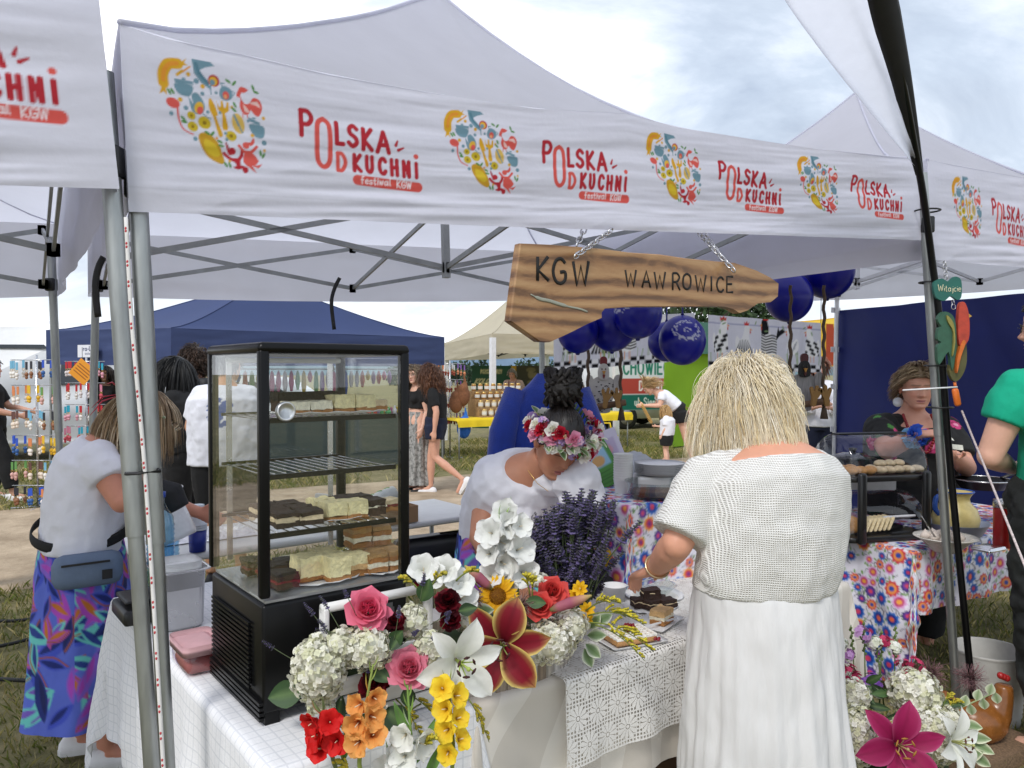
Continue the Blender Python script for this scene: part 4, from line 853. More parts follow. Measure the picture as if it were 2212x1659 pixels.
   for(cc, cr_)in coll:
    e = P-np.array(cc); l = np.linalg.norm(e, axis=1); b2 = l<cr_; P[b2] = np.array(cc)+e[b2]/l[b2][:, None]*cr_
   Q = P
   if curl:Q = P+curl*(np.cos(ph+i*cf*L/nseg)[:, None]*np.array([1, 0, .3])+np.sin(ph+i*cf*L/nseg)[:, None]*np.array([0, 1, .3]))*min(1, i/3)
   path.append(Q*k)
  A = np.stack(path, 1); m_ = nseg+1; W = A@Mh.T+c0
  t = np.gradient(W, axis=1); t/=np.linalg.norm(t, axis=2)[..., None]+1e-9; ref = W-c0; s1 = np.cross(t, ref); s1/=np.linalg.norm(s1, axis=2)[..., None]+1e-9; s2 = np.cross(s1, t)
  tw = np.interp(np.linspace(0, 1, m_), [0, .15, .7, 1], [.7, 1, .9, .15])[None, :, None]*lw*g.uniform(.6, 1.4, (n, 1, 1)); ring = [W+s1*tw*math.cos(2*PI*j/3)+s2*tw*ribbon*math.sin(2*PI*j/3)for j in range(3)]
  Vv = np.stack(ring, 2); idx = np.arange(n*m_*3).reshape(n, m_, 3); fs = [np.stack([idx[:, :-1, j], idx[:, :-1, (j+1)%3], idx[:, 1:, (j+1)%3], idx[:, 1:, j]], -1).reshape(-1, 4)for j in range(3)]
  cc = np.array([H(x)for x in cols]); ci = g.integers(0, len(cc), n)
  if cluster:ci = np.where(g.random(n)<.7, ci[inv], ci)
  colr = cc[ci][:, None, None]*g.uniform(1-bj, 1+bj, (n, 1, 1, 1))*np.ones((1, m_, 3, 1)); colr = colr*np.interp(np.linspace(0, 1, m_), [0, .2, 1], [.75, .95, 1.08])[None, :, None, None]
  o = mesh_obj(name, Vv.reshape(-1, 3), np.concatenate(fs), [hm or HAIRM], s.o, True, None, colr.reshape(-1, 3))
  if cap:
   nu, nv = 40, 26; aa = np.linspace(0, 2*PI, nu); bb = np.linspace(0, PI, nv); A_, B_ = np.meshgrid(aa, bb, indexing='ij'); D = np.stack([np.sin(B_)*np.cos(A_), np.sin(B_)*np.sin(A_), np.cos(B_)], -1); q = D*R0*1.035; zm = zb+(zf-zb)*np.clip((q[..., 1]+.1)/.19, 0, 1)**1.6-.006
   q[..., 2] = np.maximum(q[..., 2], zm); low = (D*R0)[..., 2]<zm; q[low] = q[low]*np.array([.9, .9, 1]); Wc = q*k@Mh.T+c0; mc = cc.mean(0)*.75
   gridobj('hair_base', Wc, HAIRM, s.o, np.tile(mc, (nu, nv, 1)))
  return o
 def glasses(s, m, dark=False):
  t = MB(); k = s.k; f = lambda x, y, z:s.hc+s.HM@(Vector((x, y, z))*k)
  for sd in(-1, 1):
   t.tube([f(sd*.033+.022*math.cos(a), .102-.006*abs(math.cos(a)), .0+.017*math.sin(a))for a in[2*PI*i/16 for i in range(16)]], .0014*k, 6, closed=True)
   t.tube([f(sd*.055, .098, .005), f(sd*.076, .05, .006), f(sd*.079, -.02, .0)], .0013*k, 6)
   if dark:t.ell(f(sd*.033, .098, 0), (.022*k, .003, .017*k), s.HM, 12, 8)
  t.tube([f(-.011, .106, .003), f(0, .11, .005), f(.011, .106, .003)], .0013*k, 6); return t.build('glasses', m, s.o)
COTTON_W = mat('white_cotton', (.78, .78, .84), .85, var=.05, vs=6, bump=.12, bs=70, sheen=.1)
COTTON_B = mat('black_cotton', (.008, .008, .009), .9, var=.1, vs=8, bump=.1, bs=60)
WSHOE = mat('white_shoe', (.78, .77, .78), .55, var=.06); BSHOE = mat('black_shoe', (.01, .01, .011), .6); RUBW = mat('white_rubber', (.75, .75, .74), .6)
DENIM = mat('blue_denim', (.13, .20, .33), .9, var=.3, vs=14, bump=.15, bs=160); NAVYC = mat('navy_cloth', (.008, .012, .035), .9, var=.15, bump=.1)
PACKBL = mat('black_nylon', (.010, .010, .012), .6, var=.15, bump=.1, bs=50)
def crowd():
# woman in black T-shirt and navy shorts, walking
 g = ong(935, 1068); p = Vector((g.x+.04, g.y, 0))
 h = Human(p, 1.67, 168, 1.0, 2, dict(knR=(.1, .10, .49), anR=(.10, .10, .085), knL=(-.09, -.02, .50), anL=(-.10, -.40, .22), elR=(.2, .0, 1.09), wrR=(.19, .30, 1.24), elL=(-.23, -.08, 1.1), wrL=(-.25, -.06, .85)), headp=4, heady=12)
 h.feet = {'R':h.fw, 'L':(h.fw*.55+Vector((0, 0, -.8))).normalized()}
 h.body('woman in black T-shirt and navy shorts walking along the dirt path', '#d4a088', .012, hands=(((-.5, -.1, .7), (0, -1, 0), .9), None)); h.top(COTTON_B, voxel=.012, sleeve=.75, t1=.94, loose=.95, off=.01); h.pants(NAVYC, 'shorts', frac=.62, t1=.34, voxel=.012, off=.02); h.shoes(WSHOE, RUBW)
 h.hair(['#5a3826', '#6e4630', '#4a2c1e', '#84583c'], 900, .36, .0035, .55, (.05, .4), curl=.012, cf=60, seed=3, noise=.35, zf=.085); h.glasses(BLACKP).location.z+=.085
 # woman with the long grey skirt beside her
 p2 = Vector((p.x-.27, p.y+.28, 0)); h = Human(p2, 1.66, 215, .95, 2, heady=25, headp=4)
 h.body('woman with glasses and long grey patterned skirt walking beside the one in shorts', '#dcae98', .012); h.top(COTTON_B, voxel=.012, sleeve=.5, t1=.93, off=.008, t0=.2);
 h.skirt(mat('grey_pattern', (.30, .30, .29), .9, var=.75, vs=26), t0=.3, hemz=.1, rx0=.15, ry0=.115, rx1=.22, ry1=.2, fa=.018); h.shoes(BSHOE)
 h.hair(['#6b5a48', '#7d6a55', '#574838', '#8f7d68'], 1000, .34, .0035, .45, (.1, .55), curl=.016, cf=80, seed=5, noise=.4, part=.005); h.glasses(mat('thin_metal', (.25, .24, .23), .4, .7))
 # person with long black hair and black hoodie
 p = Vector((at(402, 900, 6.6).x, 6.6, gz(at(402, 900, 6.6).x, 6.6))); h = Human(p, 1.70, 172, 1.12, 4, dict(elR=(.22, .06, 1.1), wrR=(.1, .30, 1.10), elL=(-.22, .05, 1.1), wrL=(-.1, .32, 1.12)), headp=8)
 h.body('person with long black hair in black hoodie holding a can', '#c99a84', .012); h.top(COTTON_B, 'hoodie', sleeve=1.85, voxel=.012, loose=1.15, off=.03, t1=1.0, wr=.01); h.pants(COTTON_B, frac=1.95, off=.04, voxel=.014); h.shoes(BSHOE)
 h.hair(['#050505', '#090808', '#0c0a0a'], 900, .42, .004, .6, (.06, .35), seed=7, noise=.25)
 mb = MB(); q = h.j['wrR']+h.fw*.1+UP*.02; mb.lathe([(.0, 0), (.03, 0), (.033, .01), (.033, .09), (.027, .105), (.0, .105)], 14, Matrix.Translation(q)); tag(mb.build('drinks_can', mat('can_metal', (.55, .55, .57), .3, .8)), 'silver drinks can held by the person in the black hoodie', 'can')
 # curly haired man behind, jeans
 q = at(425, 900, 7.2); p = Vector((q.x, 7.2, gz(q.x, 7.2))); h = Human(p, 1.80, 150, 1.0, 0, female=False); h.body('man with curly brown hair in dark jacket and blue jeans', '#c99a84', .013); h.top(PACKBL, 'jacket', sleeve=1.9, voxel=.013, off=.03, loose=1.1); h.pants(DENIM, voxel=.013, off=.025); h.shoes(BSHOE)
 h.hair(['#3b281c', '#4a3426', '#2c1d14'], 700, .09, .004, .05, (.1, .35), curl=.012, cf=120, seed=9, nseg=8, noise=.5)
 mb = MB(); mb.rbox(h.spine(.6)[0]-h.fw*.19, (.30, .16, .44), .05, frame(UP, h.rt)); mb.build('backpack', PACKBL, h.o)
 # man in white T-shirt seen through the cake cabinet
 q = at(487, 900, 5.7); p = Vector((q.x, 5.7, gz(q.x, 5.7))); h = Human(p, 1.76, 100, 1.12, 3, dict(elL=(-.25, .06, 1.12), wrL=(-.2, .28, 1.05), elR=(.24, .08, 1.12), wrR=(.18, .3, 1.1)), female=False, headp=12, heady=-15)
 h.body('man in white printed T-shirt and black shorts in front of the toy stall', '#c3906f', .012)
 def pt(hh, v):
  c = np.tile(np.array((.74, .75, .82)), (len(v), 1)); q = v-np.array(hh.spine(.62)[0]); b = q@np.array(hh.fw)<0; x = q@np.array(hh.rt); m = b&((x/.10)**2+(q[:, 2]/.11)**2<1)&(vnoise(v, 24, 4, 2)>-.06); c[m] = H('#2a4f9c'); return c
 h.top(mat('printed_cotton', vcol=True, rough=.85, var=.05, bump=.1, bs=60), sleeve=.85, voxel=.010, loose=1.25, off=.02, t0=-.16, paint=pt, wr=.01); h.pants(COTTON_B, 'shorts', frac=.95, off=.03, voxel=.013); h.shoes(BSHOE)
 h.hair(['#17100c', '#1f1610', '#0e0a08'], 500, .035, .004, .1, (.02, .06), seed=11, nseg=5)
 # long-haired seller in the shade of the navy tent
 q = at(228, 900, 12.0); h = Human((q.x, 12.0, 0), 1.66, 285, 1.0); h.body('long-haired seller in dark clothes standing behind the keychain racks', '#b58a74', .016); h.top(COTTON_B, sleeve=1.8, voxel=.016); h.pants(COTTON_B, voxel=.016); h.shoes(BSHOE); h.hair(['#1c130e', '#2a1d15'], 500, .4, .006, .6, (.06, .3), seed=13)
 # man in black at the left rack
 q = at(-12, 900, 9.5); h = Human((q.x-.05, 9.5, 0), 1.74, 12, 1.05, 0, dict(elR=(.24, .1, 1.1), wrR=(.15, .38, 1.02), elL=(-.24, .1, 1.12), wrL=(-.15, .40, 1.06), anR=(.12, .28, .085), knR=(.12, .2, .5)), female=False); h.body('person in black T-shirt and trousers reaching towards the keychain rack', '#c89780', .013); h.top(COTTON_B, sleeve=.8, voxel=.013, off=.02, loose=1.1); h.pants(COTTON_B, voxel=.013, off=.03); h.shoes(WSHOE, RUBW); h.hair(['#2a1d15', '#3a2a1e'], 400, .05, .004, .1, (.02, .1), seed=14, nseg=5)
 # passer-by at the left edge: only a hand and a shoe reach into view
 q = at(-98, 1250, 5.35); h = Human((q.x, 5.35, gz(q.x, 5.35)), 1.70, 345, 1.05, 2, dict(anR=(.10, .30, .085), knR=(.1, .22, .49), wrR=(.2, .24, .90), elR=(.22, .04, 1.08), anL=(-.1, -.2, .1))); h.body('passer-by on the dirt path in dark clothes and black trainers with white soles', '#d6a48c', .013); h.top(NAVYC, sleeve=.8, voxel=.014); h.pants(COTTON_B, voxel=.014); h.shoes(BSHOE, RUBW); h.hair(['#3a2a1e'], 400, .1, .004, .2, (.02, .1), seed=15, nseg=6)
 # bending woman with black shorts and the child
 g = ong(1452, 1004); p = Vector((g.x+.12, g.y, g.z)); h = Human(p, 1.68, 178, 1.02, 52, dict(anR=(.08, .22, .085), knR=(.09, .22, .49), anL=(-.08, -.22, .085), knL=(-.08, -.08, .49), elR=(.2, .34, 1.02), wrR=(.1, .62, 1.0), elL=(-.2, .36, 1.02), wrL=(-.1, .62, 1.02)), headp=45)
 h.body('woman in white T-shirt and black shorts bending over a small child', '#d9aa92', .015); h.top(COTTON_W, sleeve=.55, voxel=.014, t1=.94, off=.01, t0=.1); h.pants(COTTON_B, 'shorts', frac=.42, t1=.3, voxel=.014, off=.022); h.shoes(WSHOE, RUBW); h.hair(['#c9a877', '#b8935f', '#d9bd90'], 500, .16, .004, .0, (.01, .06), comb=(0, -1.2, .5), seed=17, nseg=6)
 mb = MB(); mb.ell(h.hc+h.HM@Vector((0, -.075, .105)), .055, None, 14, 10); mb.build('hair_bun', mat('blonde_bun', (.50, .36, .19), .5, var=.3, vs=60, bump=.4, bs=70), h.o)
 mb = MB(); c = h.hc+h.HM@Vector((.08, -.01, -.075)); mb.tube([c+Vector((.034*math.cos(a), 0, .034*math.sin(a)))for a in np.linspace(0, 2*PI, 17)[:-1]], .003, 6, closed=True); mb.build('hoop_earring', mat('gold', (.8, .55, .2), .3, 1), h.o)
 mb = MB(); b = h.loc((.14, -.22, .84)); mb.rbox(b, (.10, .26, .20), .04, frame(UP+h.fw*.3, h.rt)); mb.tube([b+UP*.1, h.loc((.16, .05, 1.06)), h.loc((.05, .33, 1.25))], .008, 6); bag = mb.build('shoulder_bag', mat('tan_leather', (.36, .17, .10), .5, var=.15)); tag(bag, 'tan leather shoulder bag on the hip of the bending woman', 'bag')
 mb = MB(); u0 = h.loc((.2, -.2, .74)); mb.tube([u0+UP*.12, u0, u0-UP*.12+Vector((.03, 0, 0)), u0-UP*.33+Vector((.08, 0, 0)), u0-UP*.42+Vector((.1, 0, 0))], [.006, .02, .035, .022, .006], 8); tag(mb.build('folded_umbrella', mat('pink_umbrella', (.62, .20, .27), .6, var=.35, vs=40)), 'folded pink umbrella hanging from the tan shoulder bag', 'umbrella')
 q = at(1444, 1000, 12.6); p = Vector((q.x-.03, 12.6, 0)); h = Human(p, 1.02, 160, 1.15, 0, dict(elR=(.2, .05, 1.1), wrR=(.18, .3, 1.12), elL=(-.24, 0, 1.1), wrL=(-.24, .1, .9)), headp=-5); h.body('small blonde girl in white T-shirt holding a potato spiral on a stick', '#e0b39c', .012); h.top(COTTON_W, sleeve=.8, voxel=.011, loose=1.25, off=.02); h.pants(COTTON_B, 'shorts', frac=.7, voxel=.012, off=.03); h.shoes(WSHOE, RUBW); h.hair(['#cda46a', '#b8905a', '#dcb983'], 500, .38, .004, .6, (.02, .14), seed=19)
 mb = MB(); w = h.j['wrR']+h.fw*.06; dd = (Vector((-.42, -.1, .75))).normalized(); mb.tube([w-dd*.1, w+dd*.52], .004, 6)
 P = []; fx = frame(dd)
 for i in range(150):a = i*.6; P.append(w+dd*(.06+.36*i/150)+fx@Vector((math.cos(a)*.022, math.sin(a)*.022, 0)))
 mb.tube(P, .009, 5); tag(mb.build('potato_spiral', mat('fried_potato', (.60, .36, .10), .6, var=.3, vs=60)), 'fried potato spiral on a stick held by the small girl', 'snack')
 # beekeeper behind the honey jars, seated man, person with sunglasses
 q = at(1110, 900, 17.4); h = Human((q.x, 17.4, 0), 1.66, 255, 1.1, 8, female=False, headp=20); h.body('grey-haired man in checked shirt and braces behind the honey jars', '#c9967e', .018); h.top(mat('checked_shirt', (.55, .40, .36), .9, var=.5, vs=30), sleeve=1.7, voxel=.018, off=.02); h.pants(NAVYC, voxel=.02); h.hair(['#9a958e', '#b5b0a8', '#7d786f'], 350, .08, .006, .2, (.02, .12), seed=21, nseg=5)
 mb = MB()
 for sd in(-.08, .08):mb.tube([h.loc((sd, .17, .98)), h.loc((sd, .2, 1.2)), h.loc((sd*1.1, .15, 1.4))], .018, 6, flat=.3)
 mb.build('braces', mat('maroon_web', (.25, .03, .04), .8), h.o)
 q = at(1252, 900, 15.9); h = Human((q.x, 15.9, -.38), 1.74, 262, 1.15, 6, dict(elR=(.25, .12, 1.12), wrR=(.12, .36, 1.1), elL=(-.25, .12, 1.12), wrL=(-.1, .36, 1.1), knR=(.14, .42, .86), anR=(.14, .42, .47), knL=(-.14, .42, .86), anL=(-.14, .42, .47)), female=False); h.body('seated grey-haired man with glasses at the yellow table', '#c98f78', .015); h.top(mat('light_grey_cotton', (.42, .42, .43), .9), sleeve=.8, voxel=.015, off=.02); h.pants(NAVYC, voxel=.018); h.shoes(BSHOE); h.hair(['#6d6862', '#8a857e', '#4f4a45'], 350, .06, .005, .1, (.02, .08), seed=23, nseg=5); h.glasses(BLACKP)
 mb = MB(); c = h.loc((0, -.02, 0)); mb.rbox((c.x, c.y, .44), (.42, .4, .03), .02); mb.rbox((c.x, c.y+.2, .72), (.42, .03, .36), .015)
 ch = thing('folding_chair', 'dark folding chair under the seated grey-haired man', 'chair', (c.x, c.y, 0)); mb.build('seat_and_back', BLACKP, ch)
 for sx in(-.18, .18):
  for sy in(-.17, .17):mb = MB(); mb.tube([(c.x+sx, c.y+sy, .44), (c.x+sx*1.1, c.y+sy*1.15, 0)], .012, 6); mb.build('leg', FRAME, ch)
 q = at(1768, 900, 8.6); h = Human((q.x, 8.6, gz(q.x, 8.6)), 1.62, 262, .95, 0, dict(elR=(.2, .1, 1.1), wrR=(.05, .3, 1.15), elL=(-.2, .1, 1.1), wrL=(-.05, .3, 1.13))); h.body('person in sunglasses and white cardigan standing beyond the rooster swing', '#d9a58e', .013); h.top(COTTON_B, voxel=.013, sleeve=.3); h.top(COTTON_W, 'cardigan', voxel=.013, sleeve=1.7, off=.03, t1=.9, extra=None).scale = (1, 1, 1); h.pants(NAVYC, voxel=.014); h.shoes(WSHOE, RUBW); h.hair(['#a8745e', '#8c5d49'], 350, .12, .005, .3, (.02, .12), seed=25, nseg=6); h.glasses(BLACKP, True)
crowd()
# ================================================================ flowers
PETAL = mat('petal', vcol=True, rough=.6, var=.05, vs=60, trans=.28, spec=.3); PLANT = mat('green_stem', vcol=True, rough=.6, var=.12, vs=50, trans=.15)
def pet(mb, base, d, n, L, W, curl=.6, cup=.2, c0=(.8, .2, .2), c1=None, edge=None, ruffle=0, nu=5, nv=7, prof=(0, .15, .55, .9, 1.0, .85, .0), c2=None, a0=0, ep=3, vein=None):
 d, n = vec(d).normalized(), vec(n); n = n-d*n.dot(d); n = n.normalized()if n.length>1e-5 else d.orthogonal().normalized(); s = d.cross(n); nv = max(nv, 5)
 d_, n_, s_, b_ = np.array(d), np.array(n), np.array(s), np.array(base); t = np.linspace(0, 1, nv); th = a0+curl*t; dt = 1/(nv-1)
 cs, sn = np.cos(th), np.sin(th); px = np.concatenate([[0], np.cumsum((cs[1:]+cs[:-1])/2*dt)])*L; pn = np.concatenate([[0], np.cumsum((sn[1:]+sn[:-1])/2*dt)])*L
 w = np.interp(t, np.linspace(0, 1, len(prof)), prof)*W/2; x = np.linspace(-1, 1, nu)[:, None]; N = -sn[:, None]*d_+cs[:, None]*n_
 off = cup*x**2*w[None]+ruffle*L*np.sin(t[None]*9+x*5+rnd.random()*6)*np.abs(x)**1.5*t[None]
 P = b_+px[None, :, None]*d_+pn[None, :, None]*n_+(x*w[None])[..., None]*s_+off[..., None]*N[None]
 c0 = np.array(H(c0)if isinstance(c0, str)else c0); c1 = c0 if c1 is None else np.array(H(c1)if isinstance(c1, str)else c1); C = c0+(c1-c0)*t[None, :, None]**.8+0*x[..., None]
 if c2 is not None:c2 = np.array(H(c2)); C = C+(c2-C)*(np.exp(-((t-.0)/.25)**2))[None, :, None]
 if edge is not None:ec = np.array(H(edge)if isinstance(edge, str)else edge); m = np.clip(np.abs(x)**ep+np.maximum(0, t[None]-.8)*2.2, 0, 1)[..., None]; C = C*(1-m)+ec*m
 if vein is not None:vc = np.array(H(vein)); m = np.exp(-(x/.12)**2)[..., None]*.7; C = C*(1-m)+vc*m
 mb.grid(P, np.clip(C*rnd.uniform(.92, 1.08), 0, 1))
LEAFP = (0, .55, .9, 1, .85, .5, 0); LILYP = (.25, .5, .8, 1, .95, .6, 0)
def leaf(parent, base, d, n, L, W, c='#33502a', edge=None, curl=-.5, name='leaf', cup=.25):
 mb = MB(); pet(mb, base, d, n, L, W, curl, cup, c, None, edge, .01, 5, 9, LEAFP, vein='#5f7a45', ep=4); return mb.build(name, PLANT, parent)
def rose(parent, c, ax, r, cols, name='rose', n=24, dark=None):
 mb = MB(); c = vec(c); M = frame(ax); ax = vec(ax).normalized()
 for i in range(n):
  f = i/(n-1); a = i*2.399; rad = r*(.05+.62*f**1.1); L = r*(.5+.55*f); tilt = .15+1.0*f**1.4
  o = M@Vector((math.cos(a), math.sin(a), 0)); d = (ax*math.cos(tilt)+o*math.sin(tilt)); k = cols[min(len(cols)-1, int(f*len(cols)))]
  pet(mb, c+o*(rad*.35)-ax*(r*.55*(.3+.7*f))+ax*(r*.25*(1-f)), d, -o, L, r*(.6+.75*f), curl=.9-1.5*f, cup=.55-.25*f, c0=k, c1=cols[min(len(cols)-1, int(f*len(cols))+1)], ruffle=.015, nu=5, nv=5, prof=(.4, .85, 1, 1, .8))
 for i in range(5):a = i*1.257; o = M@Vector((math.cos(a), math.sin(a), 0)); pet(mb, c-ax*r*.62, o+ax*.2, ax, r*.8, r*.25, .2, .2, '#3d5a2c', nv=5, nu=3, prof=LEAFP)
 return mb.build(name, PETAL, parent)
def carnation(parent, c, ax, r, cols, name='carnation'):
 mb = MB(); c = vec(c); M = frame(ax); ax = vec(ax).normalized()
 for i in range(46):
  a = rnd.uniform(0, 6.28); f = rnd.random(); tilt = .1+1.35*f; o = M@Vector((math.cos(a), math.sin(a), 0)); d = ax*math.cos(tilt)+o*math.sin(tilt)
  pet(mb, c-ax*r*.5, d, o*-1+ax*.3, r*rnd.uniform(.95, 1.15), r*.7, rnd.uniform(-.4, .5), .3, rnd.choice(cols), None, None, .05, 5, 5, (.2, .5, .9, 1, .75))
 return mb.build(name, PETAL, parent)
def lily(parent, c, ax, rad, col0, col1, edge, name='lily', recurve=1.5, stam='#5a1a1a', fil='#9aa84a', wid=.5, up=None, label=None, a0=.35):
 t = thing_part(name, parent, c, label); ax = vec(ax).normalized(); M = frame(ax, up)
 for i in range(6):
  a = i*PI/3+.2; o = M@Vector((math.cos(a), math.sin(a), 0)); d = ax*.75+o*.55; mb = MB()
  pet(mb, vec(c)+ax*(.0 if i%2 else-.004)+o*.004, d, o, rad*1.35, rad*wid*(1.15 if i%2 else .85), curl=recurve+rnd.uniform(-.15, .2), cup=-.28, c0=col0, c1=col1, edge=edge, ruffle=.022, nu=9, nv=14, prof=LILYP, vein=col0 if isinstance(col0, str)else None, ep=7)
  mb.build('petal', PETAL, t)
 mb = MB()
 for i in range(6):
  a = i*PI/3+.5; o = M@Vector((math.cos(a), math.sin(a), 0)); e = vec(c)+ax*rad*.72+o*rad*.24; mb.col = H(fil); mb.tube([vec(c), vec(c)+ax*rad*.4+o*rad*.06, e], [.0022, .0018, .0012], 5)
  mb.col = H(stam); q = (M@Vector((-math.sin(a), math.cos(a), .3))); mb.tube([e-q*rad*.09, e, e+q*rad*.09], [.0015, .0034, .0015], 6)
 mb.col = H(fil); mb.tube([vec(c), vec(c)+ax*rad*.85], [.003, .0022], 6); mb.ell(vec(c)+ax*rad*.86, .005, None, 8, 6); mb.build('stamens', PLANT, t); return t
def thing_part(name, parent, loc, label=None):
 o = bpy.data.objects.new(name, None); COL.objects.link(o); o.location = vec(loc); o.empty_display_size = .03; setparent(o, parent)
 if label:o['label'] = label
 return o
def floret(parent, c, ax, r, c0, c1, name='floret', throat=None, n=6, wid=1.0, recurve=.9):
 mb = MB(); ax = vec(ax).normalized(); M = frame(ax)
 for i in range(n):
  a = i*2*PI/n+.3; o = M@Vector((math.cos(a), math.sin(a), 0)); pet(mb, vec(c)-ax*r*.5, ax*.9+o*.45, o, r*1.25, r*wid, recurve+rnd.uniform(-.25, .25), -.25, c0, c1, None, .085, 7, 8, (.2, .45, .75, 1, 1, .85, .2), c2=throat)
 mb.col = H('#e8dcc0'); mb.tube([vec(c)-ax*r*.4, vec(c)+ax*r*.3], [.002, .001], 4); return mb.build(name, PETAL, parent)
def gladiolus(parent, pts, n, size, c0, c1, name='gladiolus', throat=None, view=None, buds=4, stemcol='#6f8f45', f0=.1, f1=.8, label=None):
 """stalk along pts (base..tip), n florets facing the visitor alternately left and right"""
 P = cr(pts, 10); t = thing_part(name, parent, P[0], label); mb = MB(); mb.col = H(stemcol); m = len(P); mb.tube(P, [.006-.004*i/m for i in range(m)], 7)
 for i in range(buds):
  f = f1+(1-f1)*(i+.5)/buds; k = int(f*(m-1)); p = vec(P[k]); tg = (vec(P[min(k+1, m-1)])-vec(P[k-1])).normalized(); sd = tg.cross(vec(view or(0, -1, 0))).normalized()*(1 if i%2 else-1)
  pet(mb, p, tg*.9+sd*.35, sd, size*(1.0-.12*i), size*.3, -.15, .5, stemcol if i>0 else c0, stemcol, nv=6, nu=5, prof=(.4, .8, 1, .8, .4, 0))
 mb.build('stalk', PLANT, t)
 for i in range(n):
  f = f0+(f1-f0)*i/max(1, n-1); k = int(f*(m-1)); p = vec(P[k]); tg = (vec(P[min(k+1, m-1)])-vec(P[max(k-1, 0)])).normalized(); vw = vec(view or(0, -1, 0)); sd = tg.cross(vw).normalized()*(1 if i%2 else-1)
  floret(t, p+vw*size*.45+sd*size*.42, vw+sd*rnd.uniform(.1, .95)+tg*rnd.uniform(-.3, .6), size*(1.0-.25*f)*rnd.uniform(.82, 1.2), c0, c1, throat=throat)
 return t
def hydrangea(parent, c, r, n=170, cols=('#e9ecd6', '#f3f4e8', '#d8dfb8'), name='hydrangea', ps=.009, ax=(0, -.5, .8), cone=1, full=.9, g0=1):
 g = np.random.default_rng(g0+int(abs(c[0]*1000))); r = np.array((r, r, r)if isinstance(r, (int, float))else r); d = g.normal(size=(n*2, 3)); d/=np.linalg.norm(d, axis=1)[:, None]; ax = np.array(ax, float); ax/=np.linalg.norm(ax); d = d[(d@ax)>-full][:n]; n = len(d)
 P = np.array(c)+d*r*(g.uniform(.80, 1.08, n)[:, None]); nr = d+g.normal(0, .35, (n, 3)); nr/=np.linalg.norm(nr, axis=1)[:, None]; u = np.cross(nr, g.normal(size=(n, 3))); u/=np.linalg.norm(u, axis=1)[:, None]; w = np.cross(nr, u); s = ps*g.uniform(.75, 1.3, n)[:, None]
 vs = []; cs = []; cc = np.array([H(q)for q in cols])[g.integers(0, len(cols), n)]*g.uniform(.85, 1.1, (n, 1))
 for k in range(4):
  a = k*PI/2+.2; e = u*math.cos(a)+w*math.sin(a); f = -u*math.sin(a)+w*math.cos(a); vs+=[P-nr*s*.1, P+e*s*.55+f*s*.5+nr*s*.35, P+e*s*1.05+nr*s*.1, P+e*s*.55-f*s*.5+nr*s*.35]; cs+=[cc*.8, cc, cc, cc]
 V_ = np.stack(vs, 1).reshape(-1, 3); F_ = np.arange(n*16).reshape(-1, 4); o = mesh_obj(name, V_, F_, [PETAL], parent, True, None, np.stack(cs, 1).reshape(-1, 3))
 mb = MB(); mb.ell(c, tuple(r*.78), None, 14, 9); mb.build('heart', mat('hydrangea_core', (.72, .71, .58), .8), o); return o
def spray(parent, base, d, L, n, col, name='goldenrod', droop=.5, seed=0, spread=.35, bl=.35, fine=.0035, stem='#7d8a3a'):
 """arched sprays of tiny flowers"""
 g = random.Random(seed+int(abs(vec(base).x)*1e4)); mb = MB(); base = vec(base); d = vec(d).normalized(); mb.col = H(stem); main = [base+d*L*t+Vector((0, 0, -droop*L*t*t))for t in np.linspace(0, 1, 8)]; mb.tube(main, [.0022-.0015*i/8 for i in range(8)], 4)
 for i in range(n):
  t = .3+.7*i/n; p = base+d*L*t+Vector((0, 0, -droop*L*t*t)); e = (d+Vector((g.uniform(-1, 1), g.uniform(-1, 1), g.uniform(-.4, 1)))*spread*2.2).normalized(); l = L*bl*(1.15-t); mb.col = H(stem); br = [p+e*l*q+Vector((0, 0, -l*.35*q*q))for q in(0, .33, .66, 1)]; mb.tube(br, .0009, 3)
  for q in range(9):
   f = .15+.85*q/9; x = p+e*l*f+Vector((0, 0, -l*.35*f*f+.003)); r = fine*g.uniform(.7, 1.3); mb.col = H(g.choice(col)); a = Vector((g.uniform(-1, 1), g.uniform(-1, 1), g.uniform(-1, 1))).normalized()*r; b = a.orthogonal().normalized()*r; c = a.cross(b).normalized()*r
   mb.add([x+a, x+b, x-a, x-b, x+c, x-c], [(0, 1, 4), (1, 2, 4), (2, 3, 4), (3, 0, 4), (1, 0, 5), (2, 1, 5), (3, 2, 5), (0, 3, 5)])
 return mb.build(name, PLANT, parent)
def fluff(parent, c, r, n, cols, name='smoke_bush', seed=0):
 g = np.random.default_rng(seed); mb = MB(); c = vec(c)
 for i in range(n):
  d = Vector(g.normal(size=3)).normalized(); p = c+d*r*.2; q = c+d*r*g.uniform(.6, 1.1)+Vector(g.normal(size=3))*r*.15; mb.col = H(cols[i%len(cols)]); mb.tube([p, (p+q)/2+Vector(g.normal(size=3))*r*.12, q], .0007, 3)
 return mb.build(name, PLANT, parent)
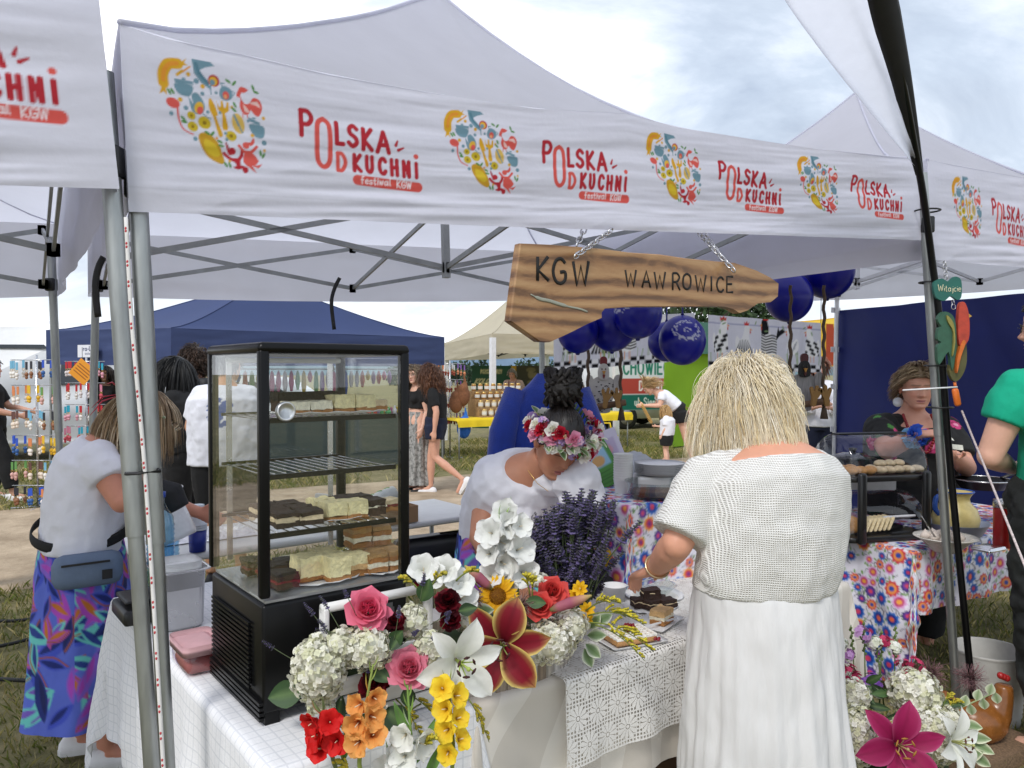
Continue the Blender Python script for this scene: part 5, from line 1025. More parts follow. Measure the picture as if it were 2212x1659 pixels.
def lavproto(i):
 g = random.Random(50+i); mb = MB(); L = .30; mb.col = H('#5d6b4a'); b = .03*g.uniform(-1, 1); ctr = lambda t:Vector((b*t*t, .4*b*t*t, L*t)); mb.tube([ctr(t)for t in(0, .25, .5, .75, .97)], .0011, 4)
 for w in range(9):
  t = .72+.28*w/9; c = ctr(t)
  for k in range(6):
   a = k*1.05+w*.5+g.uniform(-.3, .3); o = Vector((math.cos(a), math.sin(a), .65)); s = (.0105-.0006*w)*g.uniform(.75, 1.2)*(.6 if w==1 else 1); mb.col = H(g.choice(['#4a4562', '#564c72', '#3b3749', '#6b5f8e', '#504d58', '#4c4a52'])); e = o.normalized()*s; q = e.orthogonal().normalized()*s*.38; r_ = e.cross(q).normalized()*s*.38
   mb.add([c, c+e*.5+q, c+e*.5+r_, c+e*.5-q, c+e*.5-r_, c+e], [(0, 1, 2), (0, 2, 3), (0, 3, 4), (0, 4, 1), (5, 2, 1), (5, 3, 2), (5, 4, 3), (5, 1, 4)])
 o = mb.build('lavender_sprig', PLANT); me = o.data
 lo = np.array(o.location); me.transform(Matrix.Translation(o.location)); bpy.data.objects.remove(o); return me
LAV = [lavproto(i)for i in range(5)]
def sprig(parent, base, tip, i=0, s=None, name='lavender_sprig', fat=1):
 base, tip = vec(base), vec(tip); d = tip-base; s = d.length/.30; o = bpy.data.objects.new(name, LAV[i%5]); COL.objects.link(o); o.matrix_basis = Matrix.Translation(base)@frame(d, (math.cos(i), math.sin(i), .1)).to_4x4()@Matrix.Diagonal((fat*min(1.4, max(.8, s)), fat*min(1.4, max(.8, s)), s, 1)); setparent(o, parent); return o
def sunflower(parent, c, ax, r, name='sunflower'):
 mb = MB(); ax = vec(ax).normalized(); M = frame(ax); mb.ell(c, (r*.42, r*.42, r*.13), M, 16, 8, H('#8a5a10'))
 for i in range(26):a = i*2.4; o = M@Vector((math.cos(a), math.sin(a), 0)); pet(mb, vec(c)+o*r*.35, o+ax*rnd.uniform(.0, .5), ax, r*rnd.uniform(.6, .75), r*.26, rnd.uniform(-.6, .4), .3, '#e3a510', '#f0c020', nv=6, nu=5, prof=(.5, .9, 1, .8, .5, .0))
 for i in range(130):a = i*2.399; q = r*.40*math.sqrt(i/130); o = M@Vector((math.cos(a)*q, math.sin(a)*q, r*.12-q*.1)); mb.col = H(rnd.choice(['#c98a12', '#a8700f', '#e0a520'])); mb.tube([vec(c)+o, vec(c)+o+ax*r*.1], [r*.022, r*.012], 4)
 return mb.build(name, PETAL, parent)
def phlox(parent, c, r, cols, n=26, name='phlox', ps=.011):
 mb = MB(); g = random.Random(int(abs(c[0])*1e5))
 for i in range(n):
  d = Vector((g.gauss(0, 1), g.gauss(0, 1)-.3, g.gauss(0, 1)+.4)).normalized(); p = vec(c)+d*r*g.uniform(.75, 1.05); M = frame(d); k = g.choice(cols)
  for j in range(5):a = j*1.257; o = M@Vector((math.cos(a), math.sin(a), 0)); pet(mb, p, o+d*.15, d, ps, ps*.8, -.2, .1, k, k, nv=5, nu=3, prof=(.3, .8, 1, .9, .3))
  mb.col = H('#5c7040'); mb.tube([vec(c)-Vector((0, 0, r*.6)), p], .0008, 3)
 return mb.build(name, PETAL, parent)
 # ================================================================ counter frame and the four people at the stall
EV, BV, AV = Vector((-.10, 1.87, 0)), Vector((.787, .617, 0)), Vector((-.617, .787, 0)); TZ = .78
def cf(b, a, z=TZ):p = EV+BV*b+AV*a; return Vector((p.x, p.y, z))
CFR = math.atan2(.617, .787)
def leafprint(w, h, seed):
 """purple, blue and turquoise leaf print"""
 c = Canvas(w, h, .0055, '#5d6fd0'); g = random.Random(seed); c.put(); c.k = 1
 for i in range(int(w*h*300)):
  x, y, a, s = g.uniform(0, w), g.uniform(0, h), g.uniform(0, 6.28), g.uniform(.04, .085)
  def lf(x, y, a, s, col, wd=.46):c.poly([(x+s*(t*math.cos(a)-wd*u*math.sin(a)), y+s*(t*math.sin(a)+wd*u*math.cos(a)))for t, u in((-1, 0), (-.5, .55), (0, .8), (.5, .6), (1, 0), (.5, -.5), (0, -.75), (-.5, -.55))], col, 2)
  k = g.choice([('#6fd0c8', '#7a5cc0'), ('#1f2f7a', '#16205c'), ('#8a62cf', '#b24cc0'), ('#6fd0c8', '#27408f'), ('#4456c8', '#1b2a75'), ('#b24cc0', '#c8742c')]); lf(x, y, a, s*1.15, k[0]); lf(x-.1*s*math.sin(a), y+.1*s*math.cos(a), a, s*.82, k[1], .3)
  if g.random()<.3:c.stroke([(x-s*math.cos(a), y-s*math.sin(a)), (x+.3*s*math.sin(a), y-.3*s*math.cos(a)), (x+s*math.cos(a), y+s*math.sin(a))], .006, '#a85a24', 3)
 return c
PRINTC = mat('printed_skirt', vcol=True, rough=.8, var=.08, vs=8, bump=.1, bs=60)
def left_woman():
 p = at(178, 1650, 3.08); p.z = gz(p.x, p.y)+.02
 h = Human(p, 1.57, 22, 1.12, 14, dict(elR=at(262, 1085, 2.92), wrR=at(318, 1066, 2.95), elL=(-.2, .26, 1.12), wrL=(-.12, .48, 1.04), anR=(.09, .10, .085), knR=(.1, .12, .49)), headp=42, heady=-8)
 h.body('woman in white T-shirt and leaf-print skirt bending over the kettle behind the tent poles', '#d08f76', .008, hands=(((.9, .2, -.1), (.0, .3, -1), 1.1), None), eyes=False)
 h.top(COTTON_W, voxel=.008, sleeve=.72, loose=1.12, off=.018, t0=-.02, t1=.97, wr=.009, seed=4); h.skirt(PRINTC, t0=.12, hemz=.20, rx0=.165, ry0=.14, rx1=.205, ry1=.20, folds=5, fa=.010, canvas=leafprint(1.3, .70, 3)); h.shoes(WSHOE, RUBW, 'trainer')
 for ch in[c for c in h.o.children if c.name.startswith('trainer')]:
  pass
 h.hair(['#cdb490', '#b39672', '#decbac', '#967c5f', '#a98d6a'], 1500, .25, .0026, .75, (.03, .2), comb=(0, -.2, 0), seed=31, noise=.3, cluster=14, vary=.35)
 # black oven glove on the hand that holds the kettle
 mb = MB(); w = h.j['wrR']; mb.tube([w-Vector((.05, 0, 0)), w+Vector((.02, 0, .01)), w+Vector((.09, .01, -.01)), w+Vector((.12, .01, -.06))], [.04, .055, .056, .04], 12); mb.ell(w+Vector((.07, .01, -.01)), (.07, .055, .055)); mb.ell(w+Vector((.05, -.03, -.03)), (.03, .03, .04)); v, f = remesh(mb, .007, 3); tag(mesh_obj('oven_glove', v, f, [mat('black_glove', (.015, .016, .018), .85, bump=.2, bs=60)]), 'black glove on the hand of the woman at the kettle', 'glove')
 # belt bag
 bag = thing('belt_bag', 'grey-blue belt bag with black strap on the leaf-print skirt', 'bag', h.loc((.1, .1, .9))); sdr = h.rt; q = h.loc((.20, .06, .90)); Mb = frame(UP, h.fw*1+h.rt*-.25)
 mb = MB(); mb.rbox(q+sdr*.05, (.24, .085, .13), .042, Mb, rt=.038); mb.build('pouch', mat('slate_nylon', (.13, .18, .27), .7, var=.12, bump=.12, bs=40), bag)
 mb = MB(); mb.box(q+sdr*.103+UP*.035, (.16, .004, .008), Mb); mb.build('zip', BLACKP, bag, False); mb = MB(); mb.box(q+sdr*.103-UP*.01+h.fw*.07, (.035, .004, .035), Mb); mb.build('badge', BLACKP, bag, False)
 P = [h.spine(.16)[0]+h.rt*(math.cos(a)*.202)+h.fw*(math.sin(a)*.175)+UP*(.02-.045*math.cos(a))for a in np.linspace(0, 2*PI, 40)[:-1]]; mb = MB(); mb.tube(P, .02, 6, flat=.18, closed=True, up=(1, 0, 0)); mb.build('strap', mat('black_web', (.01, .01, .011), .8), bag)
 # head ribbon and wreath
 rb = thing('flower_wreath', 'small green and pink flower wreath tied with red ribbon on blonde hair', 'wreath', h.hc); f = lambda x, y, z:h.hc+h.HM@Vector((x, y, z))*h.k
 mb = MB(); pts = [f(.098*math.cos(a), .125*math.sin(a)-.005, .05-.01*math.sin(a))for a in np.linspace(-PI*.65, PI*.05, 12)]; mb.tube(pts, .012, 6, flat=.2)
 b = f(.075, -.095, .05);
 for dv in((.02, -.06, .05), (.03, -.07, -.01), (.02, -.05, -.12), (.05, -.03, -.14)):mb.tube([b, b+h.HM@(Vector(dv)*.6+Vector((0, -.02, .01))), b+h.HM@Vector(dv)], [.005, .013, .004], 6, flat=.25)
 mb.build('ribbon', mat('red_ribbon', (.42, .015, .04), .5), rb)
 for i, a in enumerate(np.linspace(-.1, PI*.95, 14)):
  p = f(.10*math.cos(a), .128*math.sin(a)-.005, .052+.008*math.sin(i*7)); n = (p-h.hc).normalized()
  if i%3==1:rose(rb, p, n, .02, ['#c98fa8', '#e0b8c8'], 'blossom', 12)
  else:leaf(rb, p, n+UP*.2, UP, .05, .03, '#7d9468', '#e3e6cf', curl=-.6)
left_woman()
def blonde():
 p = at(1640, 1650, 2.2); p.z = gz(p.x, p.y)
 h = Human(p, 1.66, 106, 1.14, 4, dict(shL=at(1520, 1035, 2.2), shR=(.168, -.01, 1.30), elL=at(1462, 1175, 2.13), wrL=at(1412, 1232, 2.30), elR=(.215, .08, 1.10), wrR=(.12, .27, 1.0), neck=(.055, .03, 1.385)), headp=30, heady=4, sh=1.10, bend=.025)
 h.body('blonde woman in white knitted top and long white skirt standing at the counter', '#d49a80', .007, hands=(((-.4, .8, -.2), (0, 0, -1), .4), ((-.45, .75, -.35), (.3, -.2, -.9), .55)), eyes=False)
 KN = mat('white_knit', (.80, .79, .76), .9, var=.05, vs=6); N, L, b = nodes_of(KN); tc = N.new('ShaderNodeTexCoord'); mp = N.new('ShaderNodeMapping'); mp.inputs['Rotation'].default_value = (0, 0, R(-16)); L.new(tc.outputs['Object'], mp.inputs[0]); sep = N.new('ShaderNodeSeparateXYZ'); L.new(mp.outputs[0], sep.inputs[0])
 def sn(o, s):
  m = N.new('ShaderNodeMath'); m.operation = 'MULTIPLY'; m.inputs[1].default_value = s; L.new(o, m.inputs[0]); q = N.new('ShaderNodeMath'); q.operation = 'SINE'; L.new(m.outputs[0], q.inputs[0]); return q.outputs[0]
 nz = N.new('ShaderNodeTexNoise'); nz.inputs['Scale'].default_value = 9; L.new(tc.outputs['Object'], nz.inputs['Vector'])
 def wob(o):
  a = N.new('ShaderNodeMath'); a.operation = 'MULTIPLY_ADD'; a.inputs[1].default_value = .02; L.new(nz.outputs[0], a.inputs[0]); L.new(o, a.inputs[2]); return a.outputs[0]
 ad = N.new('ShaderNodeMath'); ad.operation = 'MAXIMUM'; L.new(sn(wob(sep.outputs[0]), 2*PI/.0058), ad.inputs[0]); L.new(sn(wob(sep.outputs[2]), 2*PI/.0058), ad.inputs[1])
 mr = N.new('ShaderNodeMapRange'); mr.inputs[1].default_value = -.6; mr.inputs[2].default_value = .5; mr.inputs[3].default_value = 0; mr.inputs[4].default_value = 1; L.new(ad.outputs[0], mr.inputs[0]); cm = N.new('ShaderNodeMix'); cm.data_type = 'RGBA'; L.new(mr.outputs[0], cm.inputs[0]); cm.inputs[6].default_value = (.60, .57, .53, 1); cm.inputs[7].default_value = (.82, .81, .78, 1); L.new(cm.outputs[2], b.inputs['Base Color']); bp = N.new('ShaderNodeBump'); bp.inputs['Strength'].default_value = .7; bp.inputs['Distance'].default_value = .003; L.new(ad.outputs[0], bp.inputs['Height']); L.new(bp.outputs[0], b.inputs['Normal'])
 def ex(mb):
  mb.tube([h.j['shL'].lerp(h.spine(.85)[0], .3), h.j['shL'], h.j['elL']-(h.j['elL']-h.j['shL'])*.06+UP*.01], [.055, .064, .082], 16)
  mb.tube([h.j['shR'].lerp(h.spine(.85)[0], .3), h.j['shR'], h.j['shR'].lerp(h.j['elR'], .7)], [.055, .064, .072], 16)
  mb.loft([oval(h.spine(t)[0], h.rt, h.fw, rx, ry, 24)for t, rx, ry in((.085, .212, .168), (.25, .214, .167), (.5, .222, .162), (.72, .225, .15), (.84, .19, .12))])
 h.top(KN, 'knitted_top', voxel=.008, sleeve=.7, loose=1.1, off=.012, t0=.17, t1=.89, wr=.008, seed=6, extra=ex, sm=7)
 h.skirt(mat('white_gauze', (.80, .80, .80), .9, var=.06, vs=5, bump=.25, bs=30, trans=.2, aniso=(3, 3, .4)), t0=.11, hemz=.12, rx0=.181, ry0=.146, rx1=.225, ry1=.235, folds=15, fa=.009, res=260, ny=120)
 h.shoes(mat('sandal', (.25, .17, .11), .6))
 h.hair(['#fff3da', '#faeccb', '#fff8e8', '#f4e3bd', '#fdf2d8', '#eedaae'], 6800, .235, .0012, .5, (.08, .42), seed=41, noise=.4, curl=.011, cf=17, bj=.07, hm=mat('fair_hair', vcol=True, rough=.45, var=0, trans=.22), nseg=11, cluster=9, vary=.38, zb=-.10, zf=.08, hold=.0, coll=(((0, -.02, -.10), .088), ))
 h.hair(['#fff6e2', '#fbeed0', '#f5e6c2'], 1700, .15, .0013, .42, (.3, .52), seed=43, noise=1.3, curl=.018, cf=20, nseg=9, cluster=7, vary=.5, zb=.0, zf=.08, cap=False, bj=.06, hm=MATS['fair_hair'])
 mb = MB(); w = h.j['wrL'].lerp(h.j['elL'], .16); ax = (h.j['elL']-h.j['wrL']).normalized(); M = frame(ax); mb.tube([w+M@Vector((.033*math.cos(a), .033*math.sin(a), 0))for a in np.linspace(0, 2*PI, 20)[:-1]], .007, 6, flat=.4, closed=True); t = thing('wristwatch', 'gold and white wristwatch on the wrist of the blonde woman', 'watch', w); mb.build('band', mat('watch_gold', (.62, .48, .30), .3, .9), t); mb = MB(); mb.rbox(w-Vector((0, .036, -.004)), (.028, .010, .03), .006); mb.build('case', mat('watch_white', (.8, .8, .8), .2), t)
blonde()
def server():
 p = at(1108, 1240, 3.0); p.z = gz(p.x, p.y)
 h = Human(p, 1.67, 300, 1.16, 37, dict(neck=Vector((.09, 2.76, 1.25)), shR=at(1064, 1022, 2.90), shL=at(1256, 1038, 2.66), elR=at(1040, 1160, 2.74), wrR=at(1100, 1245, 2.55), elL=at(1262, 1170, 2.72), wrL=at(1240, 1262, 2.52)), headp=36, heady=-4, headr=-8, sh=1.05, bend=.03)
 h.body('woman with dark bun and flower wreath leaning over the counter in white T-shirt', '#bd8468', .007, eyes=False, brow=(.03, .02, .015), lip=(.42, .13, .13))
 def pt(hh, v):
  c = np.tile(np.array((.78, .78, .84)), (len(v), 1)); cn = Canvas(.46, .34, .004, (.78, .78, .84)); cn.put(); cn.k = 1
  cn.text('Koło', .06, 0.265, .055, .0065, '#16161c', slant=.15); cn.text('Gospodyń', .15, .285, .055, .0065, '#16161c', slant=.15, sx=.8); cn.text('Wiejskich', .31, .295, .05, .0065, '#16161c', slant=.15, sx=.8)
  g = random.Random(3)
  for i in range(46):
   x, y = g.gauss(.25, .07), g.gauss(.10, .055); k = g.choice(['#8fa58c', '#8fa58c', '#7d93c9', '#c9b37d', '#b9707d', '#9db0d6']); a = g.uniform(0, 3.1); cn.ell(x, y, g.uniform(.008, .02), g.uniform(.004, .009), k, a)
  p0, d = hh.spine(.45); q = v-np.array(p0); ay = (hh.fw-d*hh.fw.dot(d)).normalized(); x = q@np.array(-hh.rt)*1.0+.23; y = q@np.array(d)+.20; f = (q@np.array(ay))>.05
  i = np.clip((x/.46*(cn.nx-1)).astype(int), 0, cn.nx-1); j = np.clip((y/.34*(cn.ny-1)).astype(int), 0, cn.ny-1); ok = f&(x>0)&(x<.46)&(y>0)&(y<.34); c[ok] = cn.C[i[ok], j[ok]]; return c
 h.top(mat('printed_cotton', vcol=True), voxel=.0055, sleeve=.55, loose=1.05, off=.014, t0=-.02, t1=.95, wr=.009, seed=8, paint=pt)
 h.skirt(PRINTC, t0=.1, hemz=.3, rx0=.19, ry0=.16, rx1=.23, ry1=.22, folds=6, canvas=leafprint(1.3, .6, 9)); h.shoes(WSHOE)
 h.hair(['#0d0908', '#140d0a', '#1c120d'], 1500, .30, .0024, .0, (.01, .05), seed=51, nseg=10, noise=.1, zf=.06, zb=-.06, clear=False, target=(0, -.085, .125))
 mb = MB(); c = h.hc+h.HM@Vector((0, -.10, .145));
 for i in range(60):
  a = i*2.4; e = Vector((math.cos(a), math.sin(a), math.sin(i*1.7)))*.055; mb.tube([c+e*.3, c+e+Vector((0, 0, .02)), c+Vector((-e.y, e.x, -e.z))*1.2+UP*.01], [.008, .015, .007], 5)
 mb.ell(c, .062); mb.build('hair_bun', mat('dark_hair_bun', (.010, .007, .006), .5, var=.3, vs=60, bump=.4, bs=80), h.o)
 # necklace
 mb = MB(); a0 = h.spine(1.0)[0]; mb.tube([h.spine(1.0)[0]+h.rt*.06+UP*.02, h.spine(.86)[0]+h.rt*.055+h.fw*.14, h.spine(.72)[0]+h.fw*.19, h.spine(.86)[0]-h.rt*.055+h.fw*.14, h.spine(1.0)[0]-h.rt*.06+UP*.02], .0012, 5); tag(mb.build('necklace', MATS['gold']if 'gold' in MATS else mat('gold', (.8, .55, .2), .3, 1)), 'thin gold necklace over the white T-shirt of the woman with the wreath', 'necklace')
 # wreath of roses
 wr = thing('flower_wreath', 'wreath of white, pink and red roses on the dark-haired woman', 'wreath', h.hc); f = lambda x, y, z:h.hc+h.HM@Vector((x, y, z))*h.k
 n = 30
 for i in range(n):
  a = 2*PI*i/n-PI*.5;
  for k in range(3 if math.sin(a)>-.3 else 1):
   p = f(.108*math.cos(a+k*.1), .132*math.sin(a+k*.1)-.003, .058+.03*(k-1)+.02*math.sin(a)); nr = (p-h.hc).normalized(); q = (i*3+k*5)%11
   if q in(0, 4):rose(wr, p+nr*.012, nr, .024, ['#e8e2c0', '#f2efe0', '#f7f5ee'], 'rose', 14)
   elif q in(2, ):rose(wr, p+nr*.012, nr, .026, ['#d86a92', '#eaa0bb'], 'rose', 14)
   elif q in(7, ):rose(wr, p+nr*.01, nr, .023, ['#a01528', '#c22038'], 'rose', 14)
   elif q in(5, 9):phlox(wr, p, .016, ['#a98bc4', '#c3a8d8', '#d8b8d0'], 8, 'blossom', .012)
   elif q in(3, 8):leaf(wr, p, nr+UP*.3, UP, .055, .03, '#5f8048', '#e8ead8', -.5); leaf(wr, p, nr+Vector((.5, 0, -.4)), UP, .05, .028, '#6a8a52', '#e8ead8', -.5)
   else:phlox(wr, p, .014, ['#7a2030', '#93283c', '#d8d0a0'], 6, 'berries', .008)
 for i in range(6):a = -.2-i*.12; p = f(.118*math.cos(PI-a), .13*math.sin(PI-a), .06); leaf(wr, p, (p-h.hc)+UP*.1, UP, .05, .018, '#3d5a30')
server()
def folk_woman():
 p = at(1966, 1300, 4.25); p.z = -.0
 h = Human(p, 1.625, 262, 1.30, 2, dict(shR=at(1898, 925, 4.22), shL=at(2042, 928, 4.28), elR=at(1915, 972, 3.98), wrR=at(1988, 938, 3.82), elL=at(2088, 1010, 4.1), wrL=at(2062, 985, 3.86)), headp=8, heady=0, sh=1.1)
 h.body('short-haired woman in black floral blouse holding money behind the bread dome', '#d49d86', .007, hands=(((.8, -.2, .1), (.2, .3, -1), 1.0), ((-.5, -.6, -.1), (0, .2, 1), .75)), wide=1.1, brow=(.22, .14, .09))
 g = np.random.default_rng(5)
 def pt(hh, v):
  c = np.tile(np.array((.010, .010, .010)), (len(v), 1)); ctr = v[g.integers(0, len(v), 70)]; kk = [H(x)for x in('#d0417c', '#c22f5f', '#e07aa0', '#3f7a35', '#4d8c3f', '#b53a5a')]
  for i, q in enumerate(ctr):
   d = np.linalg.norm(v-q, axis=1)+vnoise(v, 60, i, 2)*.02; gr = i%3==2
   c[d<(.020 if gr else .032)] = kk[3+i%2]if gr else kk[i%3]
   if not gr:c[d<.012] = H('#e9a0b8'); c[(d>.018)&(d<.021)] = H('#7a1538')
  low = v[:, 2]<hh.spine(.42)[0].z; c[low] = (.010, .010, .010); return c
 h.top(mat('printed_cotton', vcol=True), 'blouse', voxel=.008, sleeve=.85, loose=1.1, off=.016, t1=.9, wr=.009, seed=12, paint=pt); h.pants(COTTON_B, off=.03)
 h.hair(['#a98f6e', '#8f7657', '#c2ab88', '#79624a'], 1300, .085, .0026, .12, (.05, .22), comb=(.5, -.1, .4), seed=61, nseg=7, noise=.5, zf=.074, zb=-.06, cluster=10)
 mb = MB(); b = []
 for sd in(-1, 1):
  b+=[h.loc((.075*sd, .06, 1.42)), h.loc((.075*sd, .13, 1.36)), h.loc((.055*sd, .165, 1.30))]
 P = cr([b[0], b[1], b[2], h.loc((0, .19, 1.22)), b[5], b[4], b[3]], 7)
 for q in P:mb.ell(vec(q)+h.fw*.02, .0085, None, 8, 6)
 tag(mb.build('bead_necklace', mat('red_beads', (.25, .012, .015), .25)), 'dark red bead necklace on the woman in the floral blouse', 'necklace')
 mb = MB(); c = h.hc+h.HM@Vector((.088, -.0, -.085)); mb.lathe([(0, -.002), (.026, -.002), (.026, .002), (0, .002)], 20, Matrix.Translation(c)@frame((-.2, -1, 0)).to_4x4()); mb.tube([c+UP*.026, c+UP*.045], .001, 4); tag(mb.build('disc_earring', mat('pearl_disc', (.75, .77, .82), .3)), 'round pale disc earring of the woman in the floral blouse', 'earring')
 wl = thing('flower_bracelet', 'bracelet of blue fabric roses on the raised wrist', 'bracelet', h.j['wrR']); ax = (h.j['wrR']-h.j['elR']).normalized(); M = frame(ax); w = h.j['wrR']-ax*.03
 for i in range(8):a = i*.785; o = M@Vector((math.cos(a), math.sin(a), 0)); rose(wl, w+o*.04+ax*.02*(-1)**i, o, .032, [('#1c3fa8', '#3d6ad0'), ('#6fb0e0', '#9ccbe8')][i%2], 'fabric_rose', 13)
 mb = MB(); q = h.j['wrL']+Vector((-.02, -.06, .05)); mb.box(q, (.05, .002, .028), frame((.2, .6, 1), (1, 0, .2))); tag(mb.build('banknote', mat('note', (.6, .6, .52), .8, var=.3, vs=50), smooth=False), 'small folded banknote in the hand of the woman in the floral blouse', 'banknote')
 mb = MB(); mb.box(h.j['wrR']+Vector((.10, -.05, -.01)), (.07, .002, .035), frame((.1, .9, .4), (1, 0, -.3))); tag(mb.build('banknote', MATS['note'], smooth=False), 'banknote held out above the bread dome', 'banknote')
folk_woman()
def green_man():
 p = at(2300, 1500, 3.02); p.z = gz(p.x, p.y)
 h = Human(p, 1.83, 128, 1.10, 2, dict(shL=at(2200, 842, 2.98), elL=at(2138, 985, 3.0), wrL=at(2185, 1010, 3.22)), headp=4, heady=14, female=False, sh=1.1)
 h.body('man with glasses in green T-shirt buying at the folk-cloth table', '#d3a48e', .008); h.top(mat('green_cotton', (.0, .34, .20), .85, var=.06, vs=6, bump=.12, bs=60), voxel=.009, sleeve=.66, loose=1.1, off=.02, t0=-.14, wr=.008, seed=14); h.pants(mat('olive_black_cloth', (.012, .014, .013), .8, var=.2, bump=.15), off=.05, wr=.02); h.shoes(BSHOE)
 h.hair(['#17110d', '#221811', '#0f0b09'], 700, .03, .003, .05, (.02, .06), seed=71, nseg=5, zf=.07); h.glasses(BLACKP)
 bp = thing('backpack', 'black backpack strap on the shoulder of the man in green', 'backpack', h.spine(.6)[0]-h.fw*.2); mb = MB(); mb.rbox(h.spine(.6)[0]-h.fw*.235+h.rt*.02, (.30, .16, .44), .05, frame(UP, h.rt)); mb.build('pack', PACKBL, bp)
 for sd in(-.11, .11):mb = MB(); mb.tube([h.loc((sd, -.14, 1.30)), h.loc((sd, -.1, 1.42)), h.loc((sd, .0, 1.44)), h.loc((sd, .12, 1.36)), h.loc((sd*1.1, .15, 1.2))], .032, 8, flat=.3, up=(0, 1, 0)); mb.build('shoulder_strap', PACKBL, bp)
green_man()
# ================================================================ shader arithmetic
class X:
 """socket wrapper: write node math as plain arithmetic"""
 def __init__(s, nt, o):s.nt, s.o = nt, o
 def _(s, op, b=None, c=None):
  n = s.nt.nodes.new('ShaderNodeMath'); n.operation = op
  for i, q in enumerate((s, b, c)):
   if q is None:continue
   if isinstance(q, X):s.nt.links.new(q.o, n.inputs[i])
   else:n.inputs[i].default_value = q
  return X(s.nt, n.outputs[0])
 def __add__(s, b):return s._('ADD', b)
 def __sub__(s, b):return s._('SUBTRACT', b)
 def __mul__(s, b):return s._('MULTIPLY', b)
 def __truediv__(s, b):return s._('DIVIDE', b)
 def fract(s):return s._('FRACT')
 def lt(s, b):return s._('LESS_THAN', b)
 def gt(s, b):return s._('GREATER_THAN', b)
 def mx(s, b):return s._('MAXIMUM', b)
 def mn(s, b):return s._('MINIMUM', b)
 def abs(s):return s._('ABSOLUTE')
 def sin(s):return s._('SINE')
 def cos(s):return s._('COSINE')
def st_of(m):
 """cloth coordinates in metres, kept on the mesh as attribute st"""
 nt = m.node_tree; a = nt.nodes.new('ShaderNodeAttribute'); a.attribute_name = 'st'; sp = nt.nodes.new('ShaderNodeSeparateXYZ'); nt.links.new(a.outputs['Vector'], sp.inputs[0]); return X(nt, sp.outputs[0]), X(nt, sp.outputs[1]), a.outputs['Vector']
def mixcol(m, fac, c0, c1, link=True):
 nt = m.node_tree; n = nt.nodes.new('ShaderNodeMix'); n.data_type = 'RGBA'; nt.links.new(fac.o, n.inputs[0])
 for i, c in((6, c0), (7, c1)):
  if isinstance(c, tuple):n.inputs[i].default_value = (*c, 1)
  else:nt.links.new(c, n.inputs[i])
 if link:nt.links.new(n.outputs[2], nt.nodes['Principled BSDF'].inputs['Base Color'])
 return n.outputs[2]
def set_st(o, ST):
 a = o.data.attributes.new('st', 'FLOAT_VECTOR', 'POINT'); v = np.zeros((ST.shape[0]*ST.shape[1], 3)); v[:, :2] = ST.reshape(-1, 2); a.data.foreach_set('vector', v.ravel())
def drape(name, o, e1, e2, w, d, z, drops, m, res=.016, seed=1, wave=.014, lift=.003, canvas=None, parent=None, freq=26):
 """cloth over a table top: o corner, e1/e2 unit edges, w x d, drops = (front, right, back, left)"""
 df, dr, db, dl = drops; nx, ny = int((w+dl+dr)/res)+1, int((d+df+db)/res)+1; p = np.linspace(-dl, w+dr, nx); q = np.linspace(-df, d+db, ny); P, Q = np.meshgrid(p, q, indexing='ij')
 ox = np.where(P<0, -P, np.where(P>w, P-w, 0)); oy = np.where(Q<0, -Q, np.where(Q>d, Q-d, 0)); sx = np.where(P<0, -1, np.where(P>w, 1, 0)); sy = np.where(Q<0, -1, np.where(Q>d, 1, 0))
 r = .012; ov = np.hypot(ox, oy); mnm = np.minimum(ox, oy); dn = np.where(ov>0, np.maximum(0, np.where(mnm>0, ov*.97, ov)-r*.57), 0); out = np.where(ov>0, np.minimum(ov, r)+.22*mnm, 0); a = np.hypot(ox, oy)+1e-9
 wv = wave*np.minimum(1, dn/.25)*(np.sin((P*sy**2+Q*sx**2)*freq+4*vnoise(np.stack([P, Q, P*0], -1), 3, seed))+2.2*vnoise(np.stack([P*3, Q*3, P*0], -1), 2, seed+2))*(ov>0); out = out+np.maximum(0, wv+wave*.6*np.minimum(1, dn/.25))
 X_ = np.clip(P, 0, w)+sx*out*ox/a; Y_ = np.clip(Q, 0, d)+sy*out*oy/a; Z = z+lift-dn+(.004*vnoise(np.stack([P, Q, P*0], -1), 7, seed+5)+.002)*(ov==0)
 W_ = np.array(o)[None, None, :]*np.array([1, 1, 0])+X_[..., None]*np.array(e1)+Y_[..., None]*np.array(e2); W_[..., 2] = Z
 ob = gridobj(name, W_, m, parent, flip=False); set_st(ob, np.stack([P, Q], -1)); return ob, (P, Q, W_)
def table(label, o, e1, e2, w, d, z, m, inset=.06, group=None):
 t = thing('folding_table', label, 'table', vec(o)*1.0, group); c = vec(o)+e1*(w/2)+e2*(d/2); mb = MB(); M = Matrix((e1, e2, UP)).transposed(); mb.rbox((c.x, c.y, z-.02), (w-.006, d-.006, .036), .012, M); mb.build('tabletop', m, t)
 for i in(inset, w-inset):
  for j in(inset, d-inset):q = vec(o)+e1*i+e2*j; mb = MB(); mb.tube([(q.x, q.y, z-.035), (q.x, q.y, gz(q.x, q.y))], .014, 8); mb.build('leg', FRAME, t)
 return t
TOPW = mat('white_plastic_top', (.7, .7, .69), .5, var=.05)
